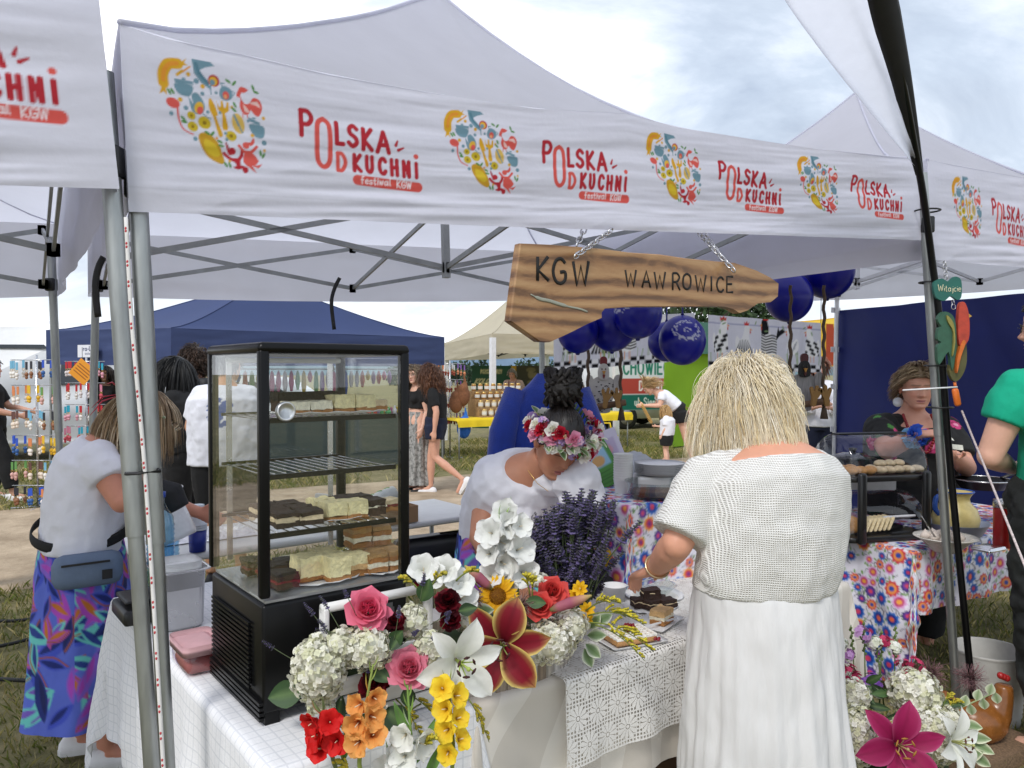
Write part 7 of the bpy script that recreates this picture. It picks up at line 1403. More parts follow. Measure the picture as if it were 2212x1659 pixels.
def bucket_of_gladioli():
 c = cf(-.17, -.17, 0); c.z = gz(c.x, c.y); t = thing('flower_bucket', 'bucket of red, orange, white and yellow gladioli in front of the counter', 'flowers', c); mb = MB(); mb.lathe([(0, .0), (.11, 0), (.14, .42), (.146, .425), (.135, .42), (.105, .02), (0, .02)], 26, Matrix.Translation(c)); mb.build('bucket', mat('grey_bucket', (.3, .31, .32), .5), t)
 A = at; fr_ = lambda x:vec((c.x+(x-800)/F*1.2, c.y-.01, .38))
 gladiolus(t, [fr_(710), A(738, 1690, 1.57), A(716, 1600, 1.56), A(694, 1535, 1.57)], 5, .043, '#c01218', '#d81e1c', 'red_gladiolus', None, (-.15, -1, .2), 3, '#6f7a4a', .62, .93)
 for x, y, d in((648, 1572, 1.55), (705, 1590, 1.57), (660, 1615, 1.54), (640, 1640, 1.55)):pass
 gladiolus(t, [fr_(790), A(790, 1700, 1.55), A(790, 1600, 1.54), A(792, 1520, 1.55), A(806, 1435, 1.57)], 6, .038, '#e8923c', '#efae62', 'orange_gladiolus', '#b8301c', (.1, -1, .15), 4, '#8a9a4a', .5, .82)
 gladiolus(t, [fr_(900), A(905, 1700, 1.58), A(888, 1590, 1.57), A(880, 1480, 1.58)], 3, .042, '#e2e4da', '#efefea', 'white_gladiolus', None, (.3, -1, 0), 5, '#7f9f4c', .55, .72)
 gladiolus(t, [fr_(860), A(862, 1760, 1.58), A(856, 1690, 1.57), A(850, 1640, 1.58)], 4, .042, '#e2e4da', '#efefea', 'white_gladiolus', None, (-.2, -1, .1), 1, '#7f9f4c', .65, 1.0)
 gladiolus(t, [fr_(960), A(985, 1740, 1.60), A(980, 1620, 1.59), A(974, 1540, 1.60), A(968, 1470, 1.61)], 7, .035, '#e6b91c', '#f5d83a', 'yellow_gladiolus', '#d89a12', (.2, -1, .1), 2, '#8a9a4a', .5, .95)
 for x, y, dx in((740, 1600, -.2), (700, 1560, .5), (840, 1580, .4), (770, 1640, -.5), (905, 1590, .4)):spray(t, A(x, y+40, 1.57), (dx, -.1, .8), .09, 8, ['#d6c23a', '#b5ad3c'], seed=x)
 for x, y, dx in((895, 1560, -.5), (900, 1600, .4), (740, 1600, .2), (915, 1640, .5)):leaf(t, A(x, y+50, 1.58), (dx, -.1, 1), (0, -1, .2), .10, .022, '#5f8a3c')
bucket_of_gladioli()
def planter():
 t = thing('wooden_planter', 'half-round planter of weathered wood planks on the cream cloth', 'planter', cf(.18, .15)); n = 22; W_ = [mat('weathered_plank_%d'%i, c, .85, var=.45, vs=26, bump=.4, bs=40, aniso=(3, 3, .35))for i, c in enumerate(((.42, .38, .33), (.33, .27, .21), (.52, .49, .45), (.26, .20, .15)))]
 cb, ca, rb, ra = .185, .125, .232, .115; pts = [(cb+rb*math.cos(a), ca+ra*math.sin(a))for a in np.linspace(PI*1.0, PI*2.0, n+1)]+[(cb+rb, ca+.06), (cb+rb, ca+.12)]
 pts = [(cb-rb, ca+.12), (cb-rb, ca+.06)]+pts
 for i in range(len(pts)-1):
  (b0, a0), (b1, a1) = pts[i], pts[i+1]; p, q = cf(b0, a0), cf(b1, a1); d = (q-p); mb = MB(); hh = .132+rnd.uniform(-.002, .002); mb.rbox((p+q)/2+UP*hh/2, (d.length-.0012, .010+rnd.uniform(0, .002), hh), .002, frame(UP, d)); mb.build('plank', W_[rnd.choice((0, 0, 1, 2, 2, 3))], t)
 mb = MB(); mb.box(cf(cb, ca+.125, TZ+.066), (rb*2-.01, .008, .128), Matrix((BV, AV, UP)).transposed()); mb.build('back_board', W_[1], t, False)
 fl = thing('flower_arrangement', 'arrangement with dark lily, sunflower and white gladioli in the wooden planter', 'flowers', cf(.18, .14, TZ+.1)); A = at
 mb = MB(); mb.ell(cf(cb, ca+.03, TZ+.09), (rb*.86, ra*.8, .05), Matrix((BV, AV, UP)).transposed()); mb.build('moss_base', MATS['moss'], fl)
 p = A(1088, 1390, 1.86); lily(fl, p, (-.12, -.93, .12), .098, '#6d0a1e', '#8a1228', '#e6d078', 'dark_red_lily', 1.35, '#4a1416', '#8f9a52', .74, None, None)
 p = A(1075, 1288, 2.02); sunflower(fl, p, VW(p)+UP*.2, .056)
 for x, y, d, r in((1168, 1308, 1.98, .034), (1192, 1276, 2.02, .036), (1222, 1290, 2.05, .02)):p = A(x, y, d); rose(fl, p, VW(p)+UP*.4, r, ['#a8202a', '#cc3a38', '#d9504a'], 'coral_rose', 22)
 for x, y, d, r, n, ps in((1190, 1385, 1.96, (.062, .055, .055), 330, .0062), (1235, 1350, 2.0, (.045, .04, .045), 220, .0062), (1150, 1420, 1.93, (.03, .03, .025), 90, .006), (1022, 1345, 1.98, (.048, .04, .026), 170, .0062), (1160, 1255, 2.06, (.03, .03, .022), 80, .007)):hydrangea(fl, A(x, y, d), r, n, ('#f4f1e6', '#eae7d4', '#f8f6ee', '#d8d4b4'), 'white_blossom_cluster', ps)
 gladiolus(fl, [A(1078, 1300, 2.08), A(1070, 1230, 2.07), A(1066, 1170, 2.07), A(1082, 1118, 2.06)], 6, .048, '#e2e4de', '#efefec', 'white_gladiolus', None, (.25, -1, .1), 2, '#8fae5c', .3, .92)
 gladiolus(fl, [A(1118, 1300, 2.10), A(1116, 1240, 2.09), A(1108, 1170, 2.08), A(1112, 1105, 2.08)], 7, .050, '#e2e4de', '#efefec', 'white_gladiolus', None, (-.1, -1, .1), 1, '#8fae5c', .25, .98)
 for a, b, c in(((1062, 1272), (1004, 1222), 2.02), ((1188, 1318), (1278, 1286), 1.96)):
  mb = MB(); P0, P1 = A(*a, c), A(*b, c); mb.tube([P0.lerp(P1, f)for f in(0, .2, .5, .8, 1)], [.004, .012, .0145, .009, .002], 10, cols=[H('#7a8a4a'), H('#b56a78'), H('#a85c70'), H('#c99a7a'), H('#c9b86a')]); mb.build('lily_bud', PETAL, fl)
 for x, y in((1253, 1272), (1268, 1318), (1265, 1338), (1245, 1285)):p = A(x, y, 2.04); floret(fl, p, VW(p)+UP*.3, .024, '#dba516', '#efc022', 'yellow_blossom', '#a86f10', 8, .5)
 for x, y, dx, dz, L, n in((1150, 1300, 0, 1, .13, 14), (1145, 1290, -.12, 1, .12, 12), (1270, 1330, .8, .35, .16, 16), (1270, 1345, 1, .1, .17, 16), (1265, 1320, .6, .6, .13, 12), (1285, 1350, .9, -.15, .13, 12), (1035, 1270, -.5, .8, .09, 8), (1010, 1290, -.7, .3, .08, 8), (1040, 1450, .1, -.8, .09, 9), (1050, 1460, .4, -.7, .08, 8)):spray(fl, A(x, y, 2.0), (dx, -.15, dz), L, n, ['#d8c832', '#c2b428', '#b0a53c', '#e0d040'], seed=y)
 for x, y, r in((1125, 1308, .034), (1022, 1292, .030), (1120, 1350, .03), (1205, 1370, .04)):fluff(fl, A(x, y, 1.97), r, 160, ['#7d5a55', '#96716a', '#5f4440', '#a88a80'], seed=x)
 for x, y, dx, dz, v in((1272, 1358, .3, .5, 1), (1268, 1372, .5, .1, 1), (1265, 1390, .5, -.4, 1), (1262, 1400, .3, -.7, 1), (1010, 1312, -.4, .1, 1), (1025, 1318, .5, .1, 1), (1135, 1298, .8, 0, 0), (1060, 1420, -.2, -.6, 0), (1285, 1345, .6, .4, 1)):p = A(x, y, 2.06 if x>1240 else 1.97); leaf(fl, p, Vector((dx, -.3, dz)), VW(p), .055, .034, '#6f8a5c' if v else '#3d5a34', '#e6e8d6' if v else None)
 # dark vase behind with lavender
 q = cf(.46, .25); t = thing('glass_vase', 'dark green round glass vase behind the wooden planter', 'vase', q); mb = MB(); mb.lathe([(0, .002), (.035, .002), (.055, .03), (.062, .065), (.05, .10), (.036, .115), (.04, .125), (.034, .115), (.046, .095), (0, .09)], 24, Matrix.Translation(q)); mb.build('body', mat('dark_green_glass', (.008, .02, .012), .08, coat=.5), t)
 lb = thing('lavender_bouquet', 'large bouquet of dried purple lavender', 'flowers', q); g = random.Random(8); base = A(1236, 1330, 2.27)
 for i in range(295):
  u, w = g.uniform(-1, 1)*g.random()**.3, g.random()**.7; x = 1232+u*128*(.5+.5*w); y = 1290-250*w+abs(u)**2*55; x = min(1348, max(1112, x)); tip = A(x, max(1048+abs(u)*25+max(0, -u)*60+g.uniform(0, 40), y), 2.27+g.uniform(-.10, .10)); bb = base+Vector((g.uniform(-.03, .03), g.uniform(-.03, .03), g.uniform(-.05, .0))); L = (tip-bb);
  if L.length>.30:bb = tip-L.normalized()*.30
  if L.length<.12:continue
  sprig(lb, bb, tip, i, fat=2.1)
 mb = MB(); mb.col = H('#4c5a3c')
 for i in range(40):mb.tube([base+Vector((g.uniform(-.02, .02), g.uniform(-.02, .02), -.12)), base+Vector((g.uniform(-.02, .02), g.uniform(-.02, .02), -.0)), A(1236+g.uniform(-60, 60), 1230, 2.27)], .0013, 4)
 mb.build('stems', PLANT, lb)
planter()
def counter_food():
 M = Matrix((BV, AV, UP)).transposed(); PAPER = MATS['paper_white']
 def tray(label, c, w, d, rz):
  mb = MB(); m2 = Matrix.Rotation(CFR+rz, 3, 'Z'); rs = []
  for k, z in((.8, .001), (1.0, .012), (1.01, .0135), (.8, .0035)):rs.append([vec(c)+m2@Vector((x*k*w/2, y*k*d/2, z))for x, y in cr(((1, .8), (.8, 1), (-.8, 1), (-1, .8), (-1, -.8), (-.8, -1), (.8, -1), (1, -.8)), 3, True)])
  mb.loft(rs); return tag(mb.build('paper_tray', PAPER), label, 'tray')
 c = onz(1358, 1386, TZ+.006); tray('white paper tray under the sugared waffle', c, .19, .14, -.25); w = thing('waffle', 'square waffle dusted with sugar and topped with berries', 'waffle', c); WA = mat('waffle_crust', (.46, .24, .09), .7, var=.3, vs=50, bump=.3); SU = FOOD['sugar']; m2 = Matrix.Rotation(CFR-.25, 3, 'Z'); mb = MB(); mb.rbox(c+UP*.016, (.14, .10, .018), .006, m2); mb.build('base', WA, w)
 for i in range(8):mb = MB(); mb.rbox(c+UP*.028+m2@Vector((-.0655+i*.0187, 0, 0)), (.005, .099, .009), .0015, m2); mb.build('rib', SU, w)
 for i in range(6):mb = MB(); mb.rbox(c+UP*.0277+m2@Vector((0, -.0465+i*.0186, 0)), (.139, .005, .009), .0015, m2); mb.build('rib', SU, w)
 for i, (x, y, k)in enumerate(((0, .01, 0), (.012, 0, 0), (-.008, -.005, 0), (.06, -.05, 1), (.066, -.045, 1), (.072, -.053, 1), (.066, -.058, 1), (-.07, .05, 1), (-.075, .044, 1))):
  mb = MB(); p = c+m2@Vector((x, y, .042 if k==0 else .016))
  for j in range(14 if k==0 else 1):a = j*2.4; z = 1-2*(j+.5)/14; r = math.sqrt(max(0, 1-z*z)); mb.ell(p+Vector((r*math.cos(a), r*math.sin(a), z))*.0085 if k==0 else p, .0042 if k==0 else .0055, None, 8, 6)
  tag(mb.build('raspberry' if k==0 else 'red_currant', mat('berry', (.22, .008, .02), .3)), 'raspberry on top of the waffle' if k==0 else 'red currant beside the waffle', 'berry', 'raspberries on the waffle' if k==0 else 'currants on the waffle tray')
 c = onz(1420, 1350, TZ+.006); tray('white paper tray with crumble cake and plastic fork', c, .17, .11, .3); cake('golden crumble-topped cake slice on a paper tray', c+UP*.006+BV*.02, .075, .05, [('sponge', .014), ('cream', .012), ('bread', .018)], CFR+.3, None, 3); mb = MB(); mb.bar(c+UP*.016-BV*.08-AV*.02, c+UP*.018+BV*.06-AV*.03, .006, .002); tag(mb.build('plastic_fork', PAPER, None, False), 'white plastic fork beside the crumble cake', 'fork')
 c = onz(1405, 1312, TZ+.006); doily('round dark plate under the chocolate block pieces', c, .10, .085, CFR, None)
 for i, (x, y, z, r)in enumerate(((-.035, -.01, 0, .2), (.025, .02, 0, -.3), (.0, -.03, 0, .6), (.0, .0, .028, .1), (.05, -.02, 0, .4))):cake(['chocolate block wedge at the plate edge', 'chocolate block piece with nuts', 'front chocolate piece with pale nuts', 'top chocolate piece lying on the others', 'chocolate piece beside the blonde woman'][i], c+Vector((x, y, .008+z)), .06, .045, [('choc', .016), ('coconut', .003), ('choc', .010)], r, 'chocolate block pieces', i+40, 'chocolate_piece')
 c = onz(1327, 1300, TZ+.004); mb = MB(); mb.lathe([(0, .002), (.033, 0), (.043, .058), (.045, .06), (.041, .058), (.032, .008), (0, .008)], 24, Matrix.Translation(c)); tag(mb.build('ice_cream_tub', MATS['paper_white']), 'white round paper tub behind the goldenrod', 'tub')
 c = onz(1412, 1290, TZ+.004); doily('white plate under the glass bowl', c, .105, .105, 0, None, .012, 'plate'); mb = MB(); mb.lathe([(.03, .006), (.05, .012), (.08, .045), (.083, .047), (.078, .045), (.045, .014), (0, .012)], 26, Matrix.Translation(c)); tag(mb.build('glass_bowl', glassmat('bowl_glass', (.85, .88, .87), .12)), 'clear glass bowl in front of the blonde woman', 'bowl')
 mb = MB(); mb.tube([c+Vector((-.15, .05, .01)), c+Vector((.02, .06, .055))], .0025, 6); tag(mb.build('steel_skewer', SST), 'thin steel skewer on the cream cloth', 'skewer'); c = onz(1290, 1275, TZ); mb = MB(); mb.ell(c+UP*.03, (.06, .04, .045), None, 12, 8); v, f = remesh(mb, .006, 2); v+=vnoise(v, 30, 2)[:, None]*.02; tag(mesh_obj('black_cloth_bag', v, f, [COTTON_B]), 'crumpled black cloth beside the lavender', 'cloth')
counter_food()
# ================================================================ folk-cloth table on the right
def folk(c, dens=190, seed=1):
 """folk flower print painted into a cloth canvas"""
 g = random.Random(seed); c.put(); c.k = 1; P = []
 for i in range(int(c.w*c.h*dens*6)):
  if len(P)>c.w*c.h*dens:break
  x, y, r = g.uniform(0, c.w), g.uniform(0, c.h), g.uniform(.02, .042)
  if all((x-a)**2+(y-b)**2>(r+q)**2*.72 for a, b, q in P):P.append((x, y, r))
 for x, y, r in P:
  for k in range(3):a = g.uniform(0, 6.28); c.ell(x+r*1.35*math.cos(a), y+r*1.35*math.sin(a), .009, .004, '#6f9a44', a); c.stroke([(x, y), (x+r*1.2*math.cos(a+.5), y+r*1.2*math.sin(a+.5)), (x+r*1.5*math.cos(a+1), y+r*1.5*math.sin(a+1))], .0025, '#23233c', 3)
 for x, y, r in P:
  k = g.choice([('#2d6cc0', '#1d3c96', '#c23a5a'), ('#e8a03c', '#c83c4a', '#7a2a78'), ('#3a2a78', '#6a3a98', '#d84a6a'), ('#c82f3f', '#e8904a', '#2a4aa0'), ('#2d6cc0', '#20308a', '#e86a4a'), ('#d8a0d0', '#b83a6a', '#e8a03c')]); n = 9
  c.poly([(x+r*(1 if i%2 else .78)*math.cos(2*PI*i/(2*n)), y+r*(1 if i%2 else .78)*math.sin(2*PI*i/(2*n)))for i in range(2*n)], k[0]); c.ell(x, y, r*.62, r*.62, k[1]); c.ell(x, y, r*.3, r*.34, k[2])
FOLK = mat('folk_print_cloth', vcol=True, rough=.5, var=.03, vs=5)
def folkcloth(label, o, e1, e2, w, d, z, drops, seed, res=.0055, wave=.02):
 ob, (P, Q, W_) = drape('folk_tablecloth', o, e1, e2, w, d, z, drops, FOLK, res=res, seed=seed, wave=wave); c = Canvas(w+drops[1]+drops[3], d+drops[0]+drops[2], res, (.74, .72, .80)); folk(c, 420, seed)
 nx, ny = P.shape; i = np.linspace(0, c.nx-1, nx).astype(int); j = np.linspace(0, c.ny-1, ny).astype(int); C = c.C[i][:, j]; ca = ob.data.color_attributes.new('Col', 'FLOAT_COLOR', 'POINT'); a = np.ones((nx*ny, 4)); a[:, :3] = C.reshape(-1, 3); ca.data.foreach_set('color', a.ravel()); return tag(ob, label, 'tablecloth')
KP = Vector((1.77, 3.38, 0))
def right_table():
 z = .80; table('folding table under the folk-flower cloth', KP, U, V, 1.5, .8, z-.004, TOPW); folkcloth('white cloth with colourful folk flowers on the bread table', KP, U, V, 1.5, .8, z-.003, (.28, .1, .1, .62), 4)
 p = lambda x, y, zz=z+.004:onz(x, y, zz); rz = R(14); M = Matrix.Rotation(rz, 3, 'Z'); ctr = Vector((1.73, 3.72, z)); BT = mat('black_tray', (.012, .012, .013), .3)
 t = thing('bread_display', 'two-tier black bread display with clear roll-top domes', 'display', ctr); DM = glassmat('dome_plastic', (.95, .95, .975), .085)
 for k, zz in enumerate((z+.005, z+.285)):
  mb = MB(); mb.rbox((ctr.x, ctr.y, zz+.012), (.47, .33, .026), .05, M, 5, .006); tr = mb.build('tray', BT, t)
  n = 18; rs = []
  for i in range(n+1):
   a = PI*i/n; y = -.155*math.cos(a); h = .185*math.sin(a)**.8 if 0<i<n else 0; rs.append([Vector((ctr.x, ctr.y, zz+.026))+M@Vector((x, y*(1 if abs(x)<.2 else .9), h*(1 if abs(x)<.2 else(.9 if abs(x)<.22 else 0))))for x in(-.224, -.215, -.19, -.1, 0, .1, .19, .215, .224)])
  mb = MB(); mb.loft(rs, False, False); mb.build('dome', DM, t)
  mb = MB(); mb.box(Vector((ctr.x, ctr.y, zz+.21))+M@Vector((.0, 0, 0)), (.38, .05, .008), M)
  if k:mb.build('dome_handle', BT, t, False)
 for sx in(-1, 1):mb = MB(); q = ctr+M@Vector((sx*.175, -.175, 0)); mb.rbox(q+UP*.165, (.042, .028, .33), .013, M); mb.build('post', BT, t)
 g = random.Random(2)
 def bun(label, q, r, m, gr, nm='bread_roll', s=(1, .8, .62)):mb = MB(); mb.ell(q+UP*r*.5, (r*s[0], r*s[1], r*s[2]), Matrix.Rotation(g.uniform(0, 3), 3, 'Z'), 14, 9); tag(mb.build(nm, m), label, 'bread', gr)
 BR = mat('baked_gold', (.52, .27, .09), .5, var=.4, vs=22, bump=.15); PS = mat('pastry_sugar', (.62, .50, .32), .7, var=.4, vs=30, bump=.4, bs=60)
 for i in range(5):bun('golden bread roll under the upper dome', ctr+UP*.313+M@Vector((-.17+(i%3)*.052, -.09+.07*(i//3), 0)), .034, BR, 'bread rolls under the upper dome')
 for i in range(9):bun('sugared pastry under the upper dome', ctr+UP*(.313+.022*(i>5))+M@Vector((-.02+(i%5)*.052, -.10+.06*(i//5), 0)), .036, PS, 'sugared pastries under the upper dome', 'pastry', (1, .75, .5))
 for i in range(6):mb = MB(); q = ctr+UP*.075+M@Vector((-.10+i*.028, -.09+.004*i, 0)); mb.rbox(q, (.016, .085, .07), .008, M@Matrix.Rotation(R(28), 3, 'Y')); tag(mb.build('bread_slice', FOOD['loaf']), 'slice of pale currant loaf under the lower dome', 'bread', 'loaf slices under the lower dome')
 mb = MB(); mb.rbox(ctr+UP*.075+M@Vector((-.165, -.06, 0)), (.07, .10, .08), .02, M); tag(mb.build('bread_loaf', BR), 'end of a brown loaf under the lower dome', 'bread'); mb = MB(); mb.rbox(ctr+UP*.09+M@Vector((.1, -.05, 0)), (.17, .11, .012), .006, M@Matrix.Rotation(R(-18), 3, 'X')); tag(mb.build('napkin_pack', MATS['paper_white']), 'white paper pack leaning under the lower dome', 'paper')
 c = p(2042, 1192); mb = MB(); mb.lathe([(0, .002), (.05, .002), (.06, .012), (.105, .055), (.128, .066), (.128, .07), (.10, .06), (.055, .018), (0, .014)], 36, Matrix.Translation(c)); tag(mb.build('ceramic_bowl', mat('cream_ceramic', (.66, .63, .58), .25, var=.06)), 'cream ceramic bowl with brown pattern full of garlic bulbs', 'bowl')
 for i in range(10):a = i*2.4; r = .02*math.sqrt(i)*1.25; q = c+Vector((r*math.cos(a), r*math.sin(a), .05+.012*(i<4))); mb = MB(); mb.lathe([(0, 0), (.018, .004), (.024, .016), (.015, .03), (.004, .04), (0, .046)], 10, Matrix.Translation(q)@Matrix.Rotation(g.uniform(-.5, .5), 4, 'X')); tag(mb.build('garlic_bulb', mat('garlic', (.66, .57, .50), .6, var=.2, vs=40)), 'white garlic bulb in the ceramic bowl', 'garlic', 'garlic bulbs in the bowl')
 mb = MB(); mb.tube([c+Vector((-.05, -.02, .06)), c+Vector((-.14, -.06, .17))], [.006, .004], 8, flat=.4); tag(mb.build('spoon', SST), 'steel spoon standing in the garlic bowl', 'spoon')
 c = Vector((2.13, 3.68, z+.004)); mb = MB(); mb.lathe([(0, .002), (.09, .002), (.11, .012), (.142, .066), (.147, .07), (.138, .066), (.1, .012), (0, .01)], 34, Matrix.Translation(c)); tag(mb.build('enamel_bowl', mat('blue_white_enamel', (.30, .34, .46), .3, var=.08)), 'wide blue-grey enamel bowl under the yellow jug', 'bowl')
 t = thing('ceramic_jug', 'round yellow ceramic jug with blue handle and rim', 'jug', c); mb = MB(); mb.lathe([(0, .012), (.07, .012), (.098, .05), (.105, .09), (.09, .135), (.062, .165), (.058, .185), (.075, .215), (.078, .218), (.07, .213), (.05, .18), (0, .17)], 32, Matrix.Translation(c)); mb.build('body', mat('yellow_glaze', (.60, .49, .20), .3, var=.22, vs=14), t); mb = MB(); mb.tube(cr([c+Vector((-.07, -.02, .2)), c+Vector((-.11, -.03, .19)), c+Vector((-.115, -.03, .14)), c+Vector((-.09, -.02, .11))], 5), .012, 8); mb.tube([c+Vector((.0765*math.cos(a), .0765*math.sin(a), .217))for a in np.linspace(0, 6.28, 25)[:-1]], .004, 6, closed=True); mb.build('blue_handle_and_rim', mat('blue_glaze', (.03, .10, .42), .25), t)
 c = p(2135, 1190); mb = MB(); mb.rbox(c+UP*.012, (.13, .09, .02), .01, Matrix.Rotation(.5, 3, 'Z')); v, f = np.array(mb.v), mb.f; tag(mb.build('foil_tray', MATS['alu_foil']), 'foil tray of grey spread beside the enamel bowl', 'tray')
 # stove table behind
 o = KP+U*-.15+V*.82; zt = .985; table('raised cooking table behind the bread display', o, U, V, 1.7, .36, zt, mat('grey_top', (.35, .35, .36), .5)); q = lambda x, y, zz=zt+.002:onz(x, y, zz)
 c = at(1842, 985, 4.05); c.z = zt+.002; t = thing('cooking_pot', 'black cooking pot with lid on the electric hotplate', 'pot', c); mb = MB(); mb.box(c+UP*.03, (.34, .24, .06)); tag(mb.build('hotplate', mat('white_enamel', (.6, .6, .6), .4), None, False), 'white electric hotplate behind the blonde woman', 'hotplate'); c = c+UP*.062; mb = MB(); mb.lathe([(0, 0), (.09, 0), (.105, .01), (.11, .085), (.116, .09), (0, .09)], 28, Matrix.Translation(c)); mb.build('pot', BLKM, t); mb = MB(); mb.lathe([(.112, .091), (.10, .1), (.05, .116), (0, .12)], 28, Matrix.Translation(c)); mb.build('lid', glassmat('lid_glass', (.5, .52, .52), .15), t); mb = MB(); mb.lathe([(0, .118), (.012, .118), (.022, .14), (0, .145)], 14, Matrix.Translation(c)); mb.build('knob', BLACKP, t); mb = MB(); mb.tube([c+Vector((-.11, 0, .07)), c+Vector((-.15, -.01, .08))], .012, 8); mb.build('handle', BLACKP, t)
 c = at(2122, 1026, 3.98); c.z = zt+.003; t = thing('frying_pan', 'wide black frying pan with steel rim', 'pan', c); mb = MB(); mb.lathe([(0, 0), (.10, 0), (.135, .05), (.139, .05), (.132, .046), (.098, .006), (0, .006)], 30, Matrix.Translation(c)); mb.build('pan', BLKM, t); mb = MB(); mb.tube([c+Vector((.137*math.cos(a), .137*math.sin(a), .048))for a in np.linspace(0, 6.28, 29)[:-1]], .004, 6, closed=True); mb.build('rim', SST, t); mb = MB(); mb.tube([c+Vector((.12, .03, .05)), c+Vector((.3, .1, .09))], .011, 8, flat=.6); mb.build('handle', BLACKP, t)
 c = at(2166, 1130, 3.45); c.z = z+.004; mb = MB(); mb.lathe([(0, 0), (.035, 0), (.038, .01), (.038, .17), (.036, .18), (0, .18)], 20, Matrix.Translation(c)); t = thing('thermos_mug', 'red thermos mug with steel collar at the table end', 'mug', c); mb.build('body', mat('red_enamel', (.45, .02, .02), .3), t); mb = MB(); mb.lathe([(0, .18), (.04, .18), (.04, .215), (0, .22)], 20, Matrix.Translation(c)); mb.build('collar', SST, t)
 # stand with folk cloth between the two counters
 so = Vector((.44, 2.88, 0)); table('tall stand under the folk cloth behind the front counter', so, U, V, .5, .4, 1.086, TOPW); folkcloth('folk-flower cloth on the tall stand with the glass pots', so, U, V, .5, .4, 1.088, (.5, .05, .05, .4), 9, .0065, .01)
 c = at(1412, 1092, 3.05); c.z = 1.094; mb = MB(); mb.lathe([(0, .002), (.085, .002), (.105, .02), (.11, .065), (.118, .068), (.106, .064), (.1, .02), (0, .01)], 28, Matrix.Translation(c)); tag(mb.build('glass_casserole', glassmat('casserole', (.80, .83, .83), .12)), 'clear glass casserole dish on the folk-cloth stand', 'dish'); mb = MB(); mb.lathe([(0, .012), (.09, .012), (.097, .03), (0, .034)], 24, Matrix.Translation(c)); tag(mb.build('brown_filling', mat('stew', (.13, .06, .03), .5)), 'brown food in the glass casserole', 'food')
 for i in range(7):mb = MB(); q2 = at(1425, 1045, 3.2); q2.z = 1.165+i*.0065; mb.lathe([(0, 0), (.07, 0), (.105, .012), (.107, .013), (.07, .003), (0, .003)], 28, Matrix.Translation(q2)); tag(mb.build('paper_plate', MATS['paper_white']), 'white paper plate in the stack beside the blonde woman', 'plate', 'stacked paper plates')
 mb = MB(); q2 = at(1425, 1045, 3.2); mb.rbox((q2.x, q2.y, 1.127), (.2, .16, .072), .01); tag(mb.build('plate_box', CARDW), 'low white box under the paper plates', 'box')
 sb = Vector((.22, 3.35, 0)); table('narrow white serving table behind the lavender', sb, U, V, .75, .4, .915, TOPW); c = sb+U*.28+V*.12; c.z = .919; cardbox('white cardboard box with black stencilled text', c, (.32, .2, .165), CFR*.8, CARDW, False)
 cn = Canvas(.30, .14, .004, (.60, .60, .60)); cn.put(); cn.k = 1
 for i, s_ in enumerate(('1 B NO: YG-R9289', 'N.W: 11 kgs', 'QTY: 12 PCS')):cn.text(s_, .05, .10-i*.035, .018, .003, '#3a3a3c', sx=.7)
 e1 = Matrix.Rotation(CFR*.8, 3, 'Z')@Vector((1, 0, 0)); n_ = Matrix.Rotation(CFR*.8, 3, 'Z')@Vector((0, -1, 0)); o2 = c+n_*.1045-e1*.15; gridobj('printed_label', np.array([[o2+e1*cn.X[i, j]+UP*(.012+cn.Y[i, j])for j in range(cn.ny)]for i in range(cn.nx)]), MATS['print_plain'], bpy.data.objects[[o_.name for o_ in COL.objects if o_.get('label')=='white cardboard box with black stencilled text'][0]], cn.C)
 def blob(nm, lab, cat, c, r, m, amp=.25, vox=.012, seed=1):mb = MB(); mb.ell(c, r, None, 18, 12); v, f = remesh(mb, vox, 0); n2 = v-np.array(c); v = np.array(c)+n2*(1+amp*2*vnoise(v, 14, seed, 3)+amp*vnoise(v, 40, seed+2, 1))[:, None]; return tag(mesh_obj(nm, v, f, [m]), lab, cat)
 BAGM = mat('white_bag_film', (.66, .68, .72), .35, var=.08, trans=.35); b = at(1368, 1010, 3.45); blob('plastic_bag', 'translucent white plastic bag beside the cup tower', 'bag', (b.x, b.y, 1.12), (.12, .09, .12), BAGM, .22); b = at(1300, 1050, 3.5); blob('plastic_bag', 'crumpled white plastic bag under the leaflets', 'bag', (b.x, b.y, 1.06), (.10, .08, .07), BAGM, .3, seed=4); b = at(1300, 1095, 3.55); blob('black_bag', 'black rubbish bag beside the white box', 'bag', (b.x-.02, b.y+.1, .9), (.14, .12, .17), mat('black_film', (.008, .008, .009), .3), .2, seed=6)
 b = at(1335, 1195, 3.0); blob('yellow_bag', 'yellow plastic bag beside the folk-cloth stand', 'bag', (b.x-.04, b.y, .88), (.07, .06, .06), mat('yellow_film', (.70, .42, .01), .35), .25, seed=8); b = at(1312, 1235, 3.0); blob('navy_bag', 'dark navy bag under the yellow plastic bag', 'bag', (b.x, b.y, .74), (.10, .08, .10), NAVYC, .2, seed=9)
 for i, (x, y, rx, col, lab)in enumerate(((1300, 1000, .5, '#23262b', 'dark leaflet with blue picture leaning in the white bag'), (1330, 995, .2, '#c9c4d6', 'pale leaflet leaning behind the dark one'), (1322, 1022, .35, '#4c8a3a', 'green leaflet with food picture above the white bag'))):
  cn = Canvas(.15, .21, .006, col); cn.put(); cn.k = 1; cn.poly([(.02, .09), (.13, .09), (.13, .17), (.02, .17)], ['#3a62b0', '#b6a9c6', '#8fb8d0'][i]); cn.ell(.08, .12, .03, .025, ['#6a90c8', '#d6a0b0', '#c89a60'][i])
  for k in range(4):cn.stroke([(.02, .02+k*.015), (.11, .02+k*.015)], .004, ['#8a8a90', '#8a7a9a', '#2d5a28'][i])
